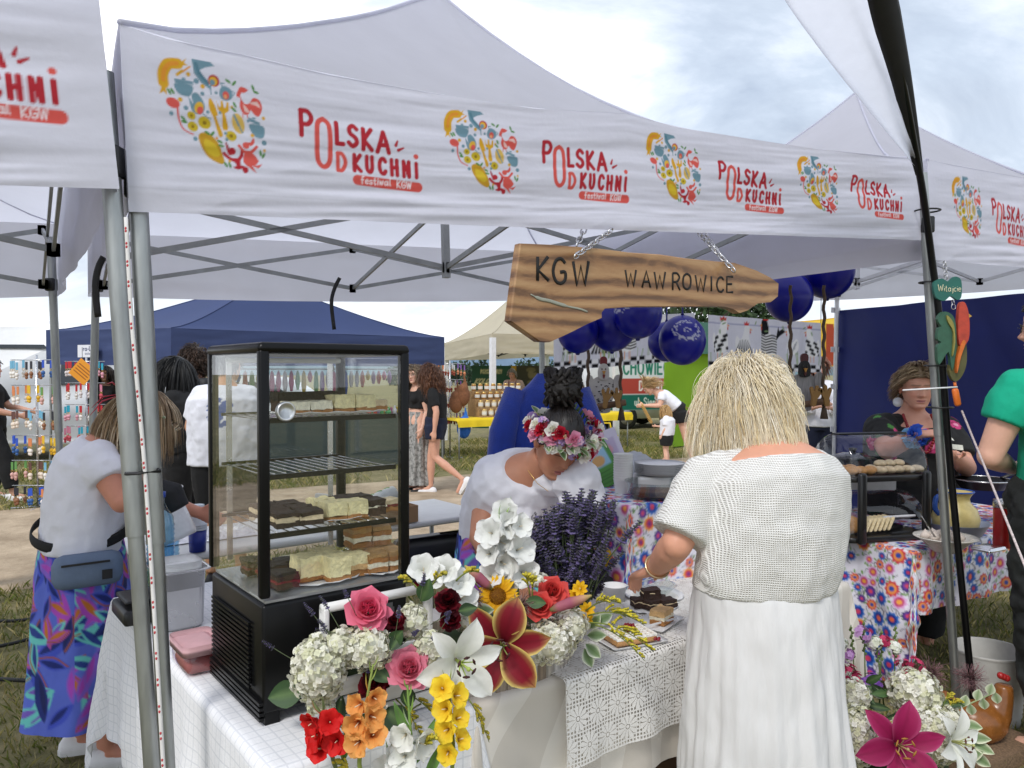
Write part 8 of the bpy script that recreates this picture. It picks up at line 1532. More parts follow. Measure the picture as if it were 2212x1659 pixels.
  e1 = Matrix.Rotation(-rx-.15, 3, 'Y')@Vector((1, 0, 0)); e2 = (Matrix.Rotation(-rx-.15, 3, 'Y')@Vector((0, .35, .94))); o2 = at(x-35, y+45, 3.42-.03*i); tag(gridobj('leaflet', np.array([[o2+e1*cn.X[a, b2]+e2*cn.Y[a, b2]for b2 in range(cn.ny)]for a in range(cn.nx)]), MATS['print_plain'], None, cn.C), lab, 'leaflet')
right_table()
def floor_flowers():
 c = at(1940, 1640, 2.62); c.z = gz(c.x, c.y); t = thing('flower_basket', 'basket of pink lily, phlox and hydrangeas on the grass', 'flowers', c); mb = MB(); mb.lathe([(0, 0), (.13, 0), (.17, .18), (.175, .185), (.16, .18), (.12, .02), (0, .02)], 26, Matrix.Translation(c)); mb.build('basket', mat('wicker', (.10, .06, .035), .8, var=.3, vs=60, bump=.5, bs=90), t); A = at
 mb = MB(); mb.ell((c.x, c.y, c.z+.22), (.16, .13, .10)); mb.build('moss_base', MATS['moss'], t)
 p = A(1935, 1608, 2.40); lily(t, p, (-.1, -.92, .3), .115, '#8a1246', '#a31c58', '#b84878', 'pink_lily', 1.15, '#a8742c', '#b9a070', .62)
 for x, y, d, r, n in((1975, 1495, 2.6, (.085, .07, .075), 420), (2015, 1590, 2.52, (.075, .07, .095), 480), (1850, 1590, 2.5, (.06, .055, .10), 420), (1845, 1500, 2.58, (.045, .045, .05), 180), (2050, 1560, 2.6, (.04, .04, .06), 140), (1960, 1560, 2.6, (.06, .05, .05), 180)):hydrangea(t, A(x, y, d), r, n, ('#f4f2e4', '#faf8ee', '#e2e2c0'), 'white_hydrangea', .0105)
 for x, y, r, k in((1830, 1455, .035, 0), (1850, 1470, .03, 0), (1955, 1450, .04, 0), (1975, 1440, .035, 0), (1885, 1475, .032, 1), (1870, 1480, .025, 1), (1860, 1370, .03, 2), (1830, 1415, .025, 2), (1890, 1390, .025, 3), (1930, 1400, .025, 3), (1820, 1390, .018, 3), (1910, 1385, .02, 0)):phlox(t, A(x, y, 2.66), r, [['#b8325c', '#d04a70', '#a0284c'], ['#8a5ab8', '#a070c8'], ['#c08ac8', '#d0a4d6'], ['#eeeee8', '#dfe2d0']][k], 24, ['pink_phlox', 'violet_phlox', 'lilac_blossom', 'white_blossom'][k])
 for x0, y0, x1, y1 in((1850, 1460, 1838, 1350), (1870, 1460, 1866, 1340), (1900, 1460, 1905, 1360), (1930, 1460, 1935, 1350), (1910, 1470, 1890, 1370)):mb = MB(); P0, P1 = A(x0, y0+60, 2.68), A(x1, y1, 2.68); mb.col = H('#6a8048'); mb.tube([P0, P1], [.003, .0015], 5); [mb.ell(P0.lerp(P1, .6+.4*i/12)+Vector((.004*math.cos(i*2.1), .004*math.sin(i*2.1), 0)), .0055, None, 6, 4)for i in range(12)]; mb.build('flower_spike', PLANT, t)
 for i in range(40):x, y = rnd.uniform(1820, 2040), rnd.uniform(1470, 1650); p = A(x, y, 2.62); leaf(t, p, Vector((rnd.uniform(-1, 1), -.4, rnd.uniform(-.3, 1))), VW(p), .085, .028, rnd.choice(['#3a5a30', '#4a6a3c', '#2c4526']), '#dfe4cc' if i%3==0 else None)
 for x, y in((2085, 1590), (2075, 1610), (2095, 1625), (2060, 1600), (2080, 1640), (2070, 1560), (2095, 1600)):p = A(x, y, 2.5); leaf(t, p, Vector((rnd.uniform(.2, 1), -.4, rnd.uniform(-.5, .8))), VW(p), .075, .036, '#7d9468', '#e8e8cc')
 for x, y, dx, dz in((2040, 1540, .5, .8), (2035, 1530, .3, 1), (1890, 1560, .5, .1), (1850, 1560, -.3, .2)):spray(t, A(x, y, 2.6), (dx, -.1, dz), .11, 10, ['#d6c23a', '#b5ad3c'], seed=x)
 mb = MB(); q0, q1 = A(2040, 1545, 2.6), A(2150, 1495, 2.62); mb.col = H('#9aa87a'); mb.tube([q0, q1], .0025, 5); mb.build('eucalyptus_stem', PLANT, t)
 for i in range(7):p = q0.lerp(q1, .25+i*.125); leaf(t, p, Vector((.1, -.2, 1 if i%2 else-1)), VW(p), .042, .032, '#a3b08c', '#d5dac0')
 for x, y in((2010, 1455), (2095, 1465)):fluff(t, A(x, y, 2.75), .06, 200, ['#8a6468', '#a27a7c', '#6d4c50'], seed=y)
 p = A(2050, 1600, 2.45); lily(t, p, (.5, -.8, .2), .09, '#e4e6dc', '#f0f0ec', None, 'white_lily', 1.2, '#5a2a18', '#b9bb78', .6)
 c = A(2112, 1545, 3.05); c.z = gz(c.x, c.y); mb = MB(); mb.box(c+UP*.03, (.42, .28, .06), Matrix.Rotation(.5, 3, 'Z')); tag(mb.build('grain_tray', mat('grain', (.22, .14, .08), .9, var=.5, vs=120, bump=.6, bs=120), None, False), 'low wooden tray of grain on the grass', 'tray')
 hn = thing('ceramic_hen', 'brown ceramic hen sitting on the tray of grain', 'ornament', c); mb = MB(); mb.ell(c+Vector((0, 0, .13)), (.12, .085, .085)); mb.tube([c+Vector((.07, 0, .16)), c+Vector((.10, 0, .24)), c+Vector((.105, 0, .28))], [.06, .04, .032], 12); mb.tube([c+Vector((-.08, 0, .15)), c+Vector((-.15, 0, .24))], [.06, .03], 10); v, f = remesh(mb, .009, 4); mesh_obj('body', v, f, [mat('brown_glaze', (.25, .09, .02), .25, var=.3)], hn); mb = MB(); [mb.ell(c+Vector((.09+.012*i, 0, .315-.005*i)), .014, None, 8, 6)for i in range(3)]; mb.build('comb', mat('red_glaze', (.4, .02, .02), .3), hn)
 c = A(2095, 1480, 3.35); c.z = gz(c.x, c.y); mb = MB(); pr = [(0, 0), (.12, 0)]; [pr.extend([(.122+.0015*i, .01+i*.02), (.126+.0015*i, .02+i*.02)])for i in range(15)]; mb.lathe(pr+[(.15, .31), (.14, .31), (.12, .02), (0, .02)], 30, Matrix.Translation(c+Vector((.08, 0, 0)))); tag(mb.build('ribbed_bucket', mat('ribbed_white', (.5, .49, .46), .6)), 'pale ribbed bucket under the folk-cloth table', 'bucket')
floor_flowers()
# ================================================================ things hanging in the tents
def onplane(x, y, p0, u):
 """pixel ray met with the vertical plane through p0 along u; returns (s, z)"""
 n = Vector((u.y, -u.x, 0)); r = ray(x, y); k = (n.dot(p0)-0)/n.dot(r); p = Vector((0, 0, CAMH))+r*k; return(p-p0).dot(u), p.z
def wood_mat():
 m = mat('olive_wood', (.4, .2, .08), .42, var=0, coat=.15); N, L, b = nodes_of(m); tc = N.new('ShaderNodeTexCoord'); mp = N.new('ShaderNodeMapping'); mp.inputs['Rotation'].default_value = (0, R(3), R(-30.4)); mp.inputs['Scale'].default_value = (1.3, 1.3, 6); L.new(tc.outputs['Object'], mp.inputs[0])
 w = N.new('ShaderNodeTexWave'); w.wave_type = 'BANDS'; w.bands_direction = 'Z'; w.inputs['Scale'].default_value = 1.1; w.inputs['Distortion'].default_value = 11; w.inputs['Detail'].default_value = 4; w.inputs['Detail Scale'].default_value = .8; L.new(mp.outputs[0], w.inputs['Vector'])
 n = N.new('ShaderNodeTexNoise'); n.inputs['Scale'].default_value = 2.6; n.inputs['Detail'].default_value = 9; n.inputs['Roughness'].default_value = .68; n.inputs['Distortion'].default_value = 1.6; L.new(mp.outputs[0], n.inputs['Vector']); f = X(m.node_tree, w.outputs[1])*.3+X(m.node_tree, n.outputs[0])*.72
 r = N.new('ShaderNodeValToRGB'); e = r.color_ramp.elements; e[0].position = .22; e[0].color = (.06, .028, .012, 1); e[1].position = .8; e[1].color = (.46, .28, .13, 1)
 for p, c in((.38, (.15, .07, .026, 1)), (.47, (.27, .135, .052, 1)), (.62, (.36, .20, .085, 1))):q = e.new(p); q.color = c
 L.new(f.o, r.inputs[0]); L.new(r.outputs[0], b.inputs['Base Color']); bp = N.new('ShaderNodeBump'); bp.inputs['Strength'].default_value = .25; bp.inputs['Distance'].default_value = .004; L.new(f.o, bp.inputs['Height']); L.new(bp.outputs[0], b.inputs['Normal']); return m
CHROME = mat('chrome', (.6, .6, .62), .25, .9)
def chain(label, a, b, ll=.03, r=.0026):
 a, b = vec(a), vec(b); t = thing('chain', label, 'chain', a); d = (b-a).normalized(); n = int((b-a).length/(ll*.72)); M = frame(d)
 for i in range(n):
  c = a+d*((i+.5)*(b-a).length/n); k = i%2; P = []
  for j in range(14):an = 2*PI*j/14; x, z = .0085*math.cos(an), (ll/2)*math.copysign(abs(math.sin(an))**.7, math.sin(an)); P.append(c+M@(Vector((x, 0, z))if k else Vector((0, x, z))))
  mb = MB(); mb.tube(P, r, 6, closed=True); mb.build('link', CHROME, t)
def sign():
 p0 = Vector((0, 2.2, 0)); cs = lambda x, y:onplane((1980+x*.5063)/1.8228, (900+y*.5063)/1.8228, p0, U)
 out = [(110, 120), (350, 130), (600, 150), (730, 160), (960, 190), (1200, 205), (1400, 235), (1600, 255), (1780, 270), (1950, 330), (2050, 380), (2120, 430), (2115, 530), (2060, 575), (1960, 585), (1880, 640), (1820, 660), (1770, 630), (1700, 610), (1400, 610), (1000, 610), (760, 625), (735, 660), (735, 700), (640, 740), (480, 820), (340, 885), (260, 880), (30, 720), (60, 480)]
 M = Matrix.Translation(p0)@Matrix.Rotation(math.atan2(U.y, U.x), 4, 'Z'); O = [cs(*q)for q in out]; t = thing('wooden_sign', 'polished wooden board carved KGW WAWROWICE hung on chains', 'sign', M@Vector((.5, 0, 1.7))); mb = MB(); mb.prism(O, .034, M, .004); mb.build('board', wood_mat(), t, False)
 BK = mat('burnt_black', (.006, .005, .004), .7)
 def letters(s, x, y, h, dx, dy, r):
  for i, ch in enumerate(s):
   mb = MB()
   for st in FONT[ch].split('|'):
    pts = [tuple(map(float, q.split(',')))for q in st.split()]; pts = cr(pts, 4)if ch in 'GOCR' and len(pts)>3 else pts; P = []
    for a, b in pts:sx, z = cs(x[i]+a*h[i]*.72, y[i]-b*h[i]); P.append(M@Vector((sx, -.0178, z)))
    mb.tube(P, r, 6, flat=.35, up=M.to_3x3()@Vector((0, -1, 0)))
   mb.build('letter', BK, t)
 letters('KGW', [245, 365, 520], [410, 430, 445], [185, 190, 185], 0, 0, .0052); letters('WAWROWICE', [925, 1055, 1150, 1292, 1372, 1468, 1592, 1634, 1712], [455, 462, 472, 482, 475, 492, 490, 495, 498], [128, 128, 130, 130, 120, 126, 114, 112, 120], 0, 0, .0037)
 mb = MB(); P = [M@Vector((*(lambda q:(q[0], -.0185, q[1]))(cs(x, y)), ))for x, y in((190, 515), (260, 550), (330, 565), (410, 590), (490, 612), (570, 628), (630, 650))]; mb.tube(cr(P, 4), [.002]*3+[.0055]*12+[.003]*10, 6, flat=.3, up=(U.y, -U.x, 0)); mb.build('resin_crack', mat('grey_resin', (.30, .31, .25), .3), t)
 h = lambda x, y, d:at((1980+x*.5063)/1.8228, (900+y*.5063)/1.8228, d)
 chain('chain holding the left end of the wooden sign, front strand', h(560, 220, 2.24), h(850, 10, 2.42)); chain('chain holding the left end of the wooden sign, rear strand', h(572, 140, 2.36), h(635, 0, 2.42)); chain('chain holding the right end of the wooden sign, front strand', h(1800, 330, 2.56), h(1520, 30, 2.72)); chain('chain holding the right end of the wooden sign, rear strand', h(1730, 265, 2.62), h(1560, 30, 2.74))
sign()
def balloons():
 BM = mat('balloon_navy', vcol=True, rough=.28, var=0, trans=.08, spec=.5)
 for i, (x, y, r, d, a, lab)in enumerate(((1248, 716, 44, 3.3, -.9, 'navy balloon half behind the lower tip of the wooden sign'), (1322, 704, 52, 3.4, None, 'plain navy balloon under the middle of the wooden sign'), (1378, 676, 52, 3.2, -1.05, 'navy balloon with its print turned sideways under the wooden sign'), (1440, 738, 40, 3.6, None, 'navy balloon tucked behind the one with the wreath print'), (1474, 735, 50, 3.35, 0, 'navy balloon with white wreath and KGW print facing out'), (1704, 642, 50, 4.6, None, 'navy balloon at the right tip of the wooden sign'), (1788, 586, 55, 4.7, None, 'navy balloon touching the tent roof by the right end'))):
  c = at(x, y, d); rad = r/F*d; nu, nv = 90, 64; A, B = np.meshgrid(np.linspace(0, 2*PI, nu), np.linspace(0, PI, nv), indexing='ij'); D = np.stack([np.sin(B)*np.cos(A), np.sin(B)*np.sin(A), np.cos(B)*1.08], -1); C = np.tile(np.array((.004, .006, .26)), (nu, nv, 1))
  if a is not None:
   f = Vector((math.sin(a)*.9, -math.cos(a)*.9, .42)).normalized(); e1 = f.cross(UP).normalized()*-1; e2 = e1.cross(f); q1, q2, q3 = D@np.array(e1), D@np.array(e2), D@np.array(f); rr = np.hypot(q1, q2*1.25); ring = (np.abs(rr-.5)<.10+.05*vnoise(D, 9, i))&(q3>0)&(vnoise(D, 16, i+3, 1)>.02); C[ring] = (.45, .46, .6)
   cn = Canvas(.5, .3, .02, (0, 0, 0)); cn.put(); cn.k = 1; cn.text('KGW', .06, .06, .17, .035, (1, 1, 1), sx=.7); m = (np.abs(q1)<.25)&(np.abs(q2)<.15)&(q3>0); u_ = np.clip(((.25-q1)/.5*(cn.nx-1)).astype(int), 0, cn.nx-1); v_ = np.clip(((.15-q2)/.3*(cn.ny-1)).astype(int), 0, cn.ny-1); k = m&(cn.C[u_, v_, 0]>.5); C[k] = (.45, .46, .6)
  t = thing('balloon', lab, 'balloon', c, 'navy balloons in the tent'); gridobj('skin', np.array(c)+D*rad, BM, t, C); mb = MB(); mb.tube([c-UP*rad*1.06, c-UP*rad*1.16], [.012, .006], 8)if i not in(4, 3)else mb.tube([c+UP*rad*1.06, c+UP*rad*1.2, c+UP*(rad*1.2+.12)], [.01, .004, .003], 6); mb.build('knot', mat('navy_rubber', (.004, .004, .15), .4), t)
balloons()
def hen2d(c, x, y, s, kind, flip=1):
 c.put((x, y), s, 0, flip); BK, RD = '#15151a', '#c8302c'; b = [(-.32, .5), (-.4, .2), (-.3, -.1), (0, -.25), (.25, -.1), (.3, .2), (.22, .5), (.3, .75), (.22, .95), (.05, .9), (-.02, .6), (-.15, .35)]
 c.poly(b, '#f2f2f2' if kind!=1 else '#e8e8ea', 3)
 if kind==0:
  for i in range(30):c.ell(-.3+.6*((i*37)%29)/29, -.15+.6*((i*17)%30)/30, .035, .06, BK, .3)
 if kind==1:
  for i in range(7):c.poly([(-.05+.05*i-.1, .35), (-.42+.13*i, -.25), (-.33+.13*i, -.27)], BK)
 if kind==2:
  c.poly([(.0, .5), (.3, .5), (.3, .9), (.18, 1.0), (.05, .9)], BK, 2)
  for i in range(7):c.stroke([(-.36+.02*abs(i-3), -.12+i*.09), (-.1, -.08+i*.09), (.1, -.14+i*.09), (.28, -.08+i*.09)], .045, BK)
  c.poly([(-.35, .3), (-.7, .6), (-.62, .7), (-.5, .62), (-.45, .75), (-.3, .4)], BK, 0)
 if kind==3:
  for i in range(40):c.ell(-.34+.6*((i*37)%31)/31, -.15+.55*((i*17)%40)/40, .02, .03, '#8a8d96')
 c.poly([(.02, .93), (.0, 1.08), (.08, 1.02), (.13, 1.12), (.18, 1.02), (.25, 1.06), (.22, .93)], RD); c.poly([(.28, .82), (.4, .76), (.28, .72)], '#e0903a'); c.ell(.3, .66, .03, .06, RD); c.stroke([(-.06, -.22), (-.06, -.45)], .025, '#e0903a'); c.stroke([(.08, -.22), (.08, -.45)], .025, '#e0903a')
def curtains():
 u = (C3[2]-C3[3]); u.z = 0; u.normalize(); n = Vector((u.y, -u.x, 0)); p0 = C3[3]+n*.10; p0.z = 0; mt = mat('hen_curtain', vcol=True, rough=.85, var=.04, trans=.3)
 for k, (xa, ya, xb, yb, xc, yc)in enumerate(((1196, 690, 1500, 676, 1196, 802), (1530, 680, 1772, 698, 1530, 797))):
  s0, z0 = onplane(xa, ya, p0, u); s1, z1 = onplane(xb, yb, p0, u); _, zb = onplane(xc, yc, p0, u); w, h = s1-s0, z0-zb; c = Canvas(w, h, .008, (.70, .70, .78)); c.put(); c.k = 1; c.stroke([(0, h*.86), (w, h*.86)], .012, '#a9abc8')
  for i in range(int(w/.05)+1):
   for j in range(2):c.put(); c.poly([(i*.05, j*.033), (i*.05+.05, j*.033), (i*.05+.05, j*.033+.033), (i*.05, j*.033+.033)], '#101014' if(i+j)%2 else '#ededf0')
  for i, (fx, kd, sc, fl)in enumerate(((.10, 0, .24, 1), (.30, 1, .21, 1), (.52, 2, .27, -1), (.72, 3, .21, -1), (.92, 0, .22, -1))if k else((.12, 0, .24, 1), (.32, 1, .22, 1), (.5, 2, .25, 1), (.78, 3, .25, -1))):hen2d(c, fx*w, h*.42, sc, kd, fl)
  for i in range(26):c.put(); x = rnd.uniform(0, w); c.stroke([(x, .07), (x+rnd.uniform(-.02, .02), rnd.uniform(.11, .17))], .006, '#8aa860')
  for i in range(8):c.put(); c.ell(rnd.uniform(.05, w-.05), h*rnd.uniform(.7, .93), .02, .006, '#7d9a6a', rnd.uniform(0, 3))
  S, T = c.X, c.Y; top = z0+(z1-z0)*S/w; Z = top-h+T; wv = .022*np.sin(S*30+2*np.sin(S*7))*(.4+.6*(1-T/h)); P = np.array(p0)+(s0+S)[..., None]*np.array(u)+wv[..., None]*np.array(n); P[..., 2] = Z; o = gridobj('hen_curtain', P, mt, None, c.C); tag(o, ['short white curtain printed with hens behind the balloons', 'short white curtain printed with hens left of the blue wall'][k], 'curtain')
  for e in(0, -1):mb = MB(); q = Vector(P[e, -1]); mb.tube([q, q+UP*.25], .003, 5); mb.build('cord', BLACKP, o)
curtains()
def wooden_hen(x, y, d, k, label, col, spots, comb):
 """flat cut-out hen sitting on a rope swing; k metres per unit"""
 c = at(x, y, d); t = thing('wooden_hen', label, 'ornament', c); M = Matrix.Translation(c); Q = lambda pts, y0, th, m, nm:(lambda mb:(mb.prism([(a*k, b*k)for a, b in pts], th, M@Matrix.Translation((0, y0, 0))), mb.build(nm, m, t, False)))(MB())[1]
 Q(cr(((-.5, 1.1), (-.55, .6), (-.35, .1), (-.28, -.3), (.28, -.3), (.35, .1), (.55, .6), (.5, 1.1), (.2, 1.3), (-.2, 1.3)), 3, True), 0, .02, col, 'body'); Q(cr(((-.2, 1.2), (-.24, 1.6), (-.12, 1.85), (.12, 1.85), (.24, 1.6), (.2, 1.2)), 3, True), -.014, .02, col if spots else mat('hen_black', (.01, .01, .011), .7), 'head'); Q(cr(((-.12, 1.8), (-.15, 2.1), (0, 2.2), (.15, 2.1), (.12, 1.8)), 3, True), -.012, .018, comb, 'comb'); Q(((-.08, 1.55), (.08, 1.55), (0, 1.36)), -.03, .012, mat('beak_ochre', (.45, .22, .04), .6), 'beak'); Q(cr(((-.06, 1.38), (0, 1.2), (.06, 1.38)), 2, True), -.028, .008, comb, 'wattle')
 for sd in(-1, 1):
  Q(cr(((sd*.5, 1.3), (sd*.75, 1.35), (sd*.72, .8), (sd*.55, .5), (sd*.45, .9)), 3, True), -.012, .016, col, 'wing'); mb = MB(); mb.ell(c+Vector((sd*.08*k, -.026, 1.63*k)), (.02*k*1.4, .004, .03*k*1.4), None, 8, 6); mb.build('eye', BLACKP, t)
  f = ((-.08, .0), (-.1, .35), (-.24, .7), (-.16, .8), (-.04, .6), (0, .85), (.1, .85), (.1, .6), (.22, .75), (.28, .62), (.12, .3), (.1, 0)); mb = MB(); mb.prism([(a*k, b*k)for a, b in cr(f, 2, True)], .02, M@Matrix.Translation((.16*k+sd*.3*k+(.25*k if not spots else .1*k), -.10, -.05*k))@Matrix.Rotation(sd*-.15, 4, 'Y')); mb.build('foot', mat('foot_ochre', (.28, .15, .04), .7, var=.15), t, False)
 if spots:
  mb = MB()
  for i in range(52):
   a, b = rnd.uniform(-.42, .42), rnd.uniform(-.25, 1.15); mb.M = None; mb.tube([c+Vector(((a-.035)*k, -.0115, b*k)), c+Vector((a*k, -.012, (b-.03)*k)), c+Vector(((a+.035)*k, -.0115, b*k))], .010*k*2, 5, flat=.2, up=(0, -1, 0))
  mb.build('painted_feathers', mat('hen_black', (.01, .01, .011), .7), t)
 sw = thing('rope_swing', ('stick swing on ropes under the spotted wooden hen' if spots else 'stick swing on ropes under the grey wooden rooster'), 'swing', c); mb = MB(); mb.tube([c+Vector((-.95*k, -.05, -.02)), c+Vector((.95*k, -.05, .02))], .018, 8); mb.build('stick', WT, sw)
 for sd in(-.72, .72):mb = MB(); P = [c+Vector((sd*k+.004*math.cos(i*1.4), -.05+.004*math.sin(i*1.4), -.02+i*.022))for i in range(int((2.12-c.z)/.022))]; mb.tube(P, .009, 6); mb.tube([P[0], P[0]-UP*.06], [.012, .022], 7); mb.build('rope', mat('jute_rope', (.09, .06, .04), .9), sw)
wooden_hen(1303, 876, 4.3, .125, 'wooden hen painted white with black spots on a rope swing', mat('hen_white', (.52, .50, .47), .8, var=.12), 1, mat('comb_red', (.16, .012, .015), .6)); wooden_hen(1735, 872, 4.2, .125, 'grey and black wooden rooster on a rope swing', mat('hen_grey', (.30, .29, .29), .85, var=.35, vs=30, aniso=(4, 1, .5)), 0, mat('comb_dark', (.07, .012, .015), .6))
def right_pole_things():
 D_ = 3.16; q = lambda x, y, d=D_:at(x, y, d); t = thing('welcome_sign', 'small green wooden plaque lettered Witajcie', 'sign', q(2044, 640)); M = Matrix.Translation(q(2046, 622)); k = D_/F; mb = MB(); mb.prism([(a*k, b*k)for a, b in cr(((-30, 12), (-14, 20), (0, 14), (14, 24), (28, 16), (29, -18), (20, -26), (6, -18), (-8, -28), (-24, -22), (-30, -8)), 4, True)], .014, M); mb.build('plaque', mat('green_paint', (.015, .12, .095), .5, var=.12), t, False)
 mb = MB(); x = -22
 for ch in 'Witajcie':
  for st in FONT[ch].split('|'):
   pts = [tuple(map(float, s.split(',')))for s in st.split()]; hh = 15 if ch=='W' else 14; P = [M@Vector(((x+a*hh*.8)*k, -.0085, (-8+b*hh)*k))for a, b in pts]; mb.tube(cr(P, 3)if len(P)>3 else P, .0014, 5, flat=.4, up=(0, -1, 0))
  x+=(max(float(s.split(',')[0])for s in FONT[ch].replace('|', ' ').split())*hh*.8)+2.2
 mb.build('lettering', mat('cream_paint', (.7, .66, .45), .6), t); chain('thin chain above the green Witajcie plaque', q(2040, 565), q(2044, 603), .02, .0015); chain('thin chain between the plaque and the wooden rooster', q(2058, 648), q(2060, 668), .02, .0015)
 t = thing('wooden_rooster', 'painted wooden rooster with green tail and red neck below the plaque', 'ornament', q(2058, 740)); M = Matrix.Translation(q(2058, 740))
 for nm, pts, col, y0, th in(('body', ((-8, 40), (8, 30), (24, 10), (28, -40), (18, -72), (2, -84), (-10, -60), (-2, -20)), (.10, .09, .03), 0, .02), ('tail', ((-6, -60), (-14, -20), (-34, -48), (-38, -10), (-30, 0), (-38, 8), (-36, 30), (-30, 34), (-38, 50), (-26, 66), (-6, 58), (2, 30), (2, -20)), (.03, .10, .06), -.008, .02), ('neck', ((6, 78), (16, 86), (24, 70), (28, 40), (26, 5), (10, -10), (4, 20)), (.45, .05, .025), -.016, .02), ('feather_stripe', ((2, -66), (10, -30), (20, 0), (12, 2), (2, -36)), (.6, .14, .02), -.02, .016), ('tail_stripe', ((-20, 58), (-6, 40), (-2, 0), (-8, -30), (-6, 20), (-18, 44)), (.25, .22, .05), -.02, .012), ('beak', ((26, 62), (34, 56), (26, 52)), (.5, .3, .05), -.016, .014)):mb = MB(); mb.prism([(a*k, b*k)for a, b in(cr(pts, 3, True)if nm!='beak' else pts)], th, M@Matrix.Translation((0, y0, 0))); mb.build(nm, mat('rooster_'+nm, col, .5, var=.3, vs=30), t, False)
 # feather flag strapped to the leg
 fl = thing('feather_flag', 'white feather flag on a black pole strapped to the right tent leg', 'flag', F1[1]+UP*.02); PL = cr([F1[1]+Vector((.03, -.09, .01)), at(2052, 1000, 3.20), at(2030, 700, 3.18), at(2013, 560, 3.16), at(1994, 420, 3.08), at(1978, 330, 3.0), at(1950, 180, 2.75), at(1912, 20, 2.42), at(1880, -110, 2.2), at(1800, -260, 2.05)], 6); mb = MB(); mb.tube(PL, .014, 10); mb.build('pole', BLKM, fl)
 sl = [p for p in PL if vec(p).z>at(1985, 375, 3.05).z]; mb = MB(); mb.tube(sl, [.018+.030*min(1, i/14)for i in range(len(sl))], 8, flat=.35, up=(0, 1, 0)); mb.build('sleeve', mat('black_sleeve', (.006, .006, .007), .8), fl)
 n = len(sl); lf = [at(1985, 372, 3.05), at(1965, 345, 3.0), at(1890, 255, 2.8), at(1800, 145, 2.62), at(1720, 40, 2.45), at(1670, -40, 2.32), at(1600, -170, 2.2), at(1640, -250, 2.1)]; lf = cr(lf, 6); P = np.zeros((n, 24, 3))
 for i in range(n):
  a = vec(sl[i]); b = vec(lf[min(len(lf)-1, int(i/(n-1)*(len(lf)-1)))])
  for j in range(24):f = j/23; P[i, j] = a.lerp(b, f)+Vector((0, .05*math.sin(f*9+.5)*min(1, i/n*2.5)*f, 0))
 gridobj('sail', P, mat('flag_white', (.78, .79, .85), .7, var=.03, trans=.75), fl)
 for y in(455, 610, 790, 880):mb = MB(); c = at(2003+(y-450)*.065, y, 3.22); mb.tube([c+Vector((.05*math.cos(a), .045*math.sin(a), 0))for a in np.linspace(0, 6.28, 17)[:-1]], .004, 5, closed=True); tag(mb.build('cable_tie', BLACKP), 'black cable tie strapping the flag pole to the tent leg', 'cable tie', 'cable ties on the flag pole')
 t = thing('guy_rope', 'guy rope with orange tensioner running from the right tent leg', 'rope', q(2066, 860)); mb = MB(); a, b = q(2078, 888), at(2260, 1335, 2.3); b2 = a+(b-a)*1.75; b2.z = max(b2.z, gz(b2.x, b2.y)+.01); mb.tube([a, b, b2], .0042, 7); mb.build('rope', mat('rope_white_red', (.62, .52, .50), .8, var=.4, vs=130), t); mb = MB(); mb.rbox(q(2066, 858), (.026, .02, .075), .009, Matrix.Rotation(-.2, 3, 'Y')); mb.tube([q(2064, 838), q(2062, 825)], .006, 6); mb.build('tensioner', mat('orange_plastic', (.72, .16, .02), .4), t); mb = MB(); mb.tube([q(1950, 843, 3.1), q(2068, 836, 3.1)], .0035, 5); tag(mb.build('white_cable_tie', MATS['paper_white']), 'long white cable tie sticking out from the right tent leg', 'cable tie')
 # left poles: rope, cable tie, straps
 mb = MB(); P = [at(272, 470, 1.68), at(285, 700, 1.66), at(312, 1000, 1.65), at(332, 1300, 1.64), at(352, 1640, 1.63), at(372, 1990, 1.62)]; mb.tube(cr(P, 4), .0045, 8); rp = mb.build('guy_rope', mat('rope_white', (.72, .70, .68), .8, var=.1)); tag(rp, 'white and red rope running down the left tent poles', 'rope'); mb = MB(); PP = cr(P, 30); [mb.ell(vec(PP[i])-Vector((0, .0035, 0)), (.0026, .0018, .004), None, 6, 4)for i in[i for i in range(2, len(PP))if i%5 in(0, 1)]]; mb.build('red_flecks', mat('red_fleck', (.5, .05, .06), .8), rp)['kind'] = 'stuff'
 mb = MB(); mb.tube([at(272, 1024, 1.66), at(300, 1022, 1.64), at(345, 1018, 1.66), at(345, 1014, 1.76), at(272, 1020, 1.76)], .004, 5, closed=True); tag(mb.build('cable_tie', BLACKP), 'black cable tie joining the two left tent poles', 'cable tie')
 for i, (x, y0, y1, d)in enumerate(((722, 600, 712, 4.9), (212, 555, 685, 2.6))):mb = MB(); mb.tube(cr([at(x+12, y0, d), at(x, y0+25, d), at(x-6, (y0+y1)/2, d), at(x, y1, d)], 4), .012, 6, flat=.2, up=(0, 1, 0)); tag(mb.build('strap', PACKBL), ['black strap dangling from the rear truss above the cabinet', 'black buckle strap hanging between the left tents'][i], 'strap')
right_pole_things()
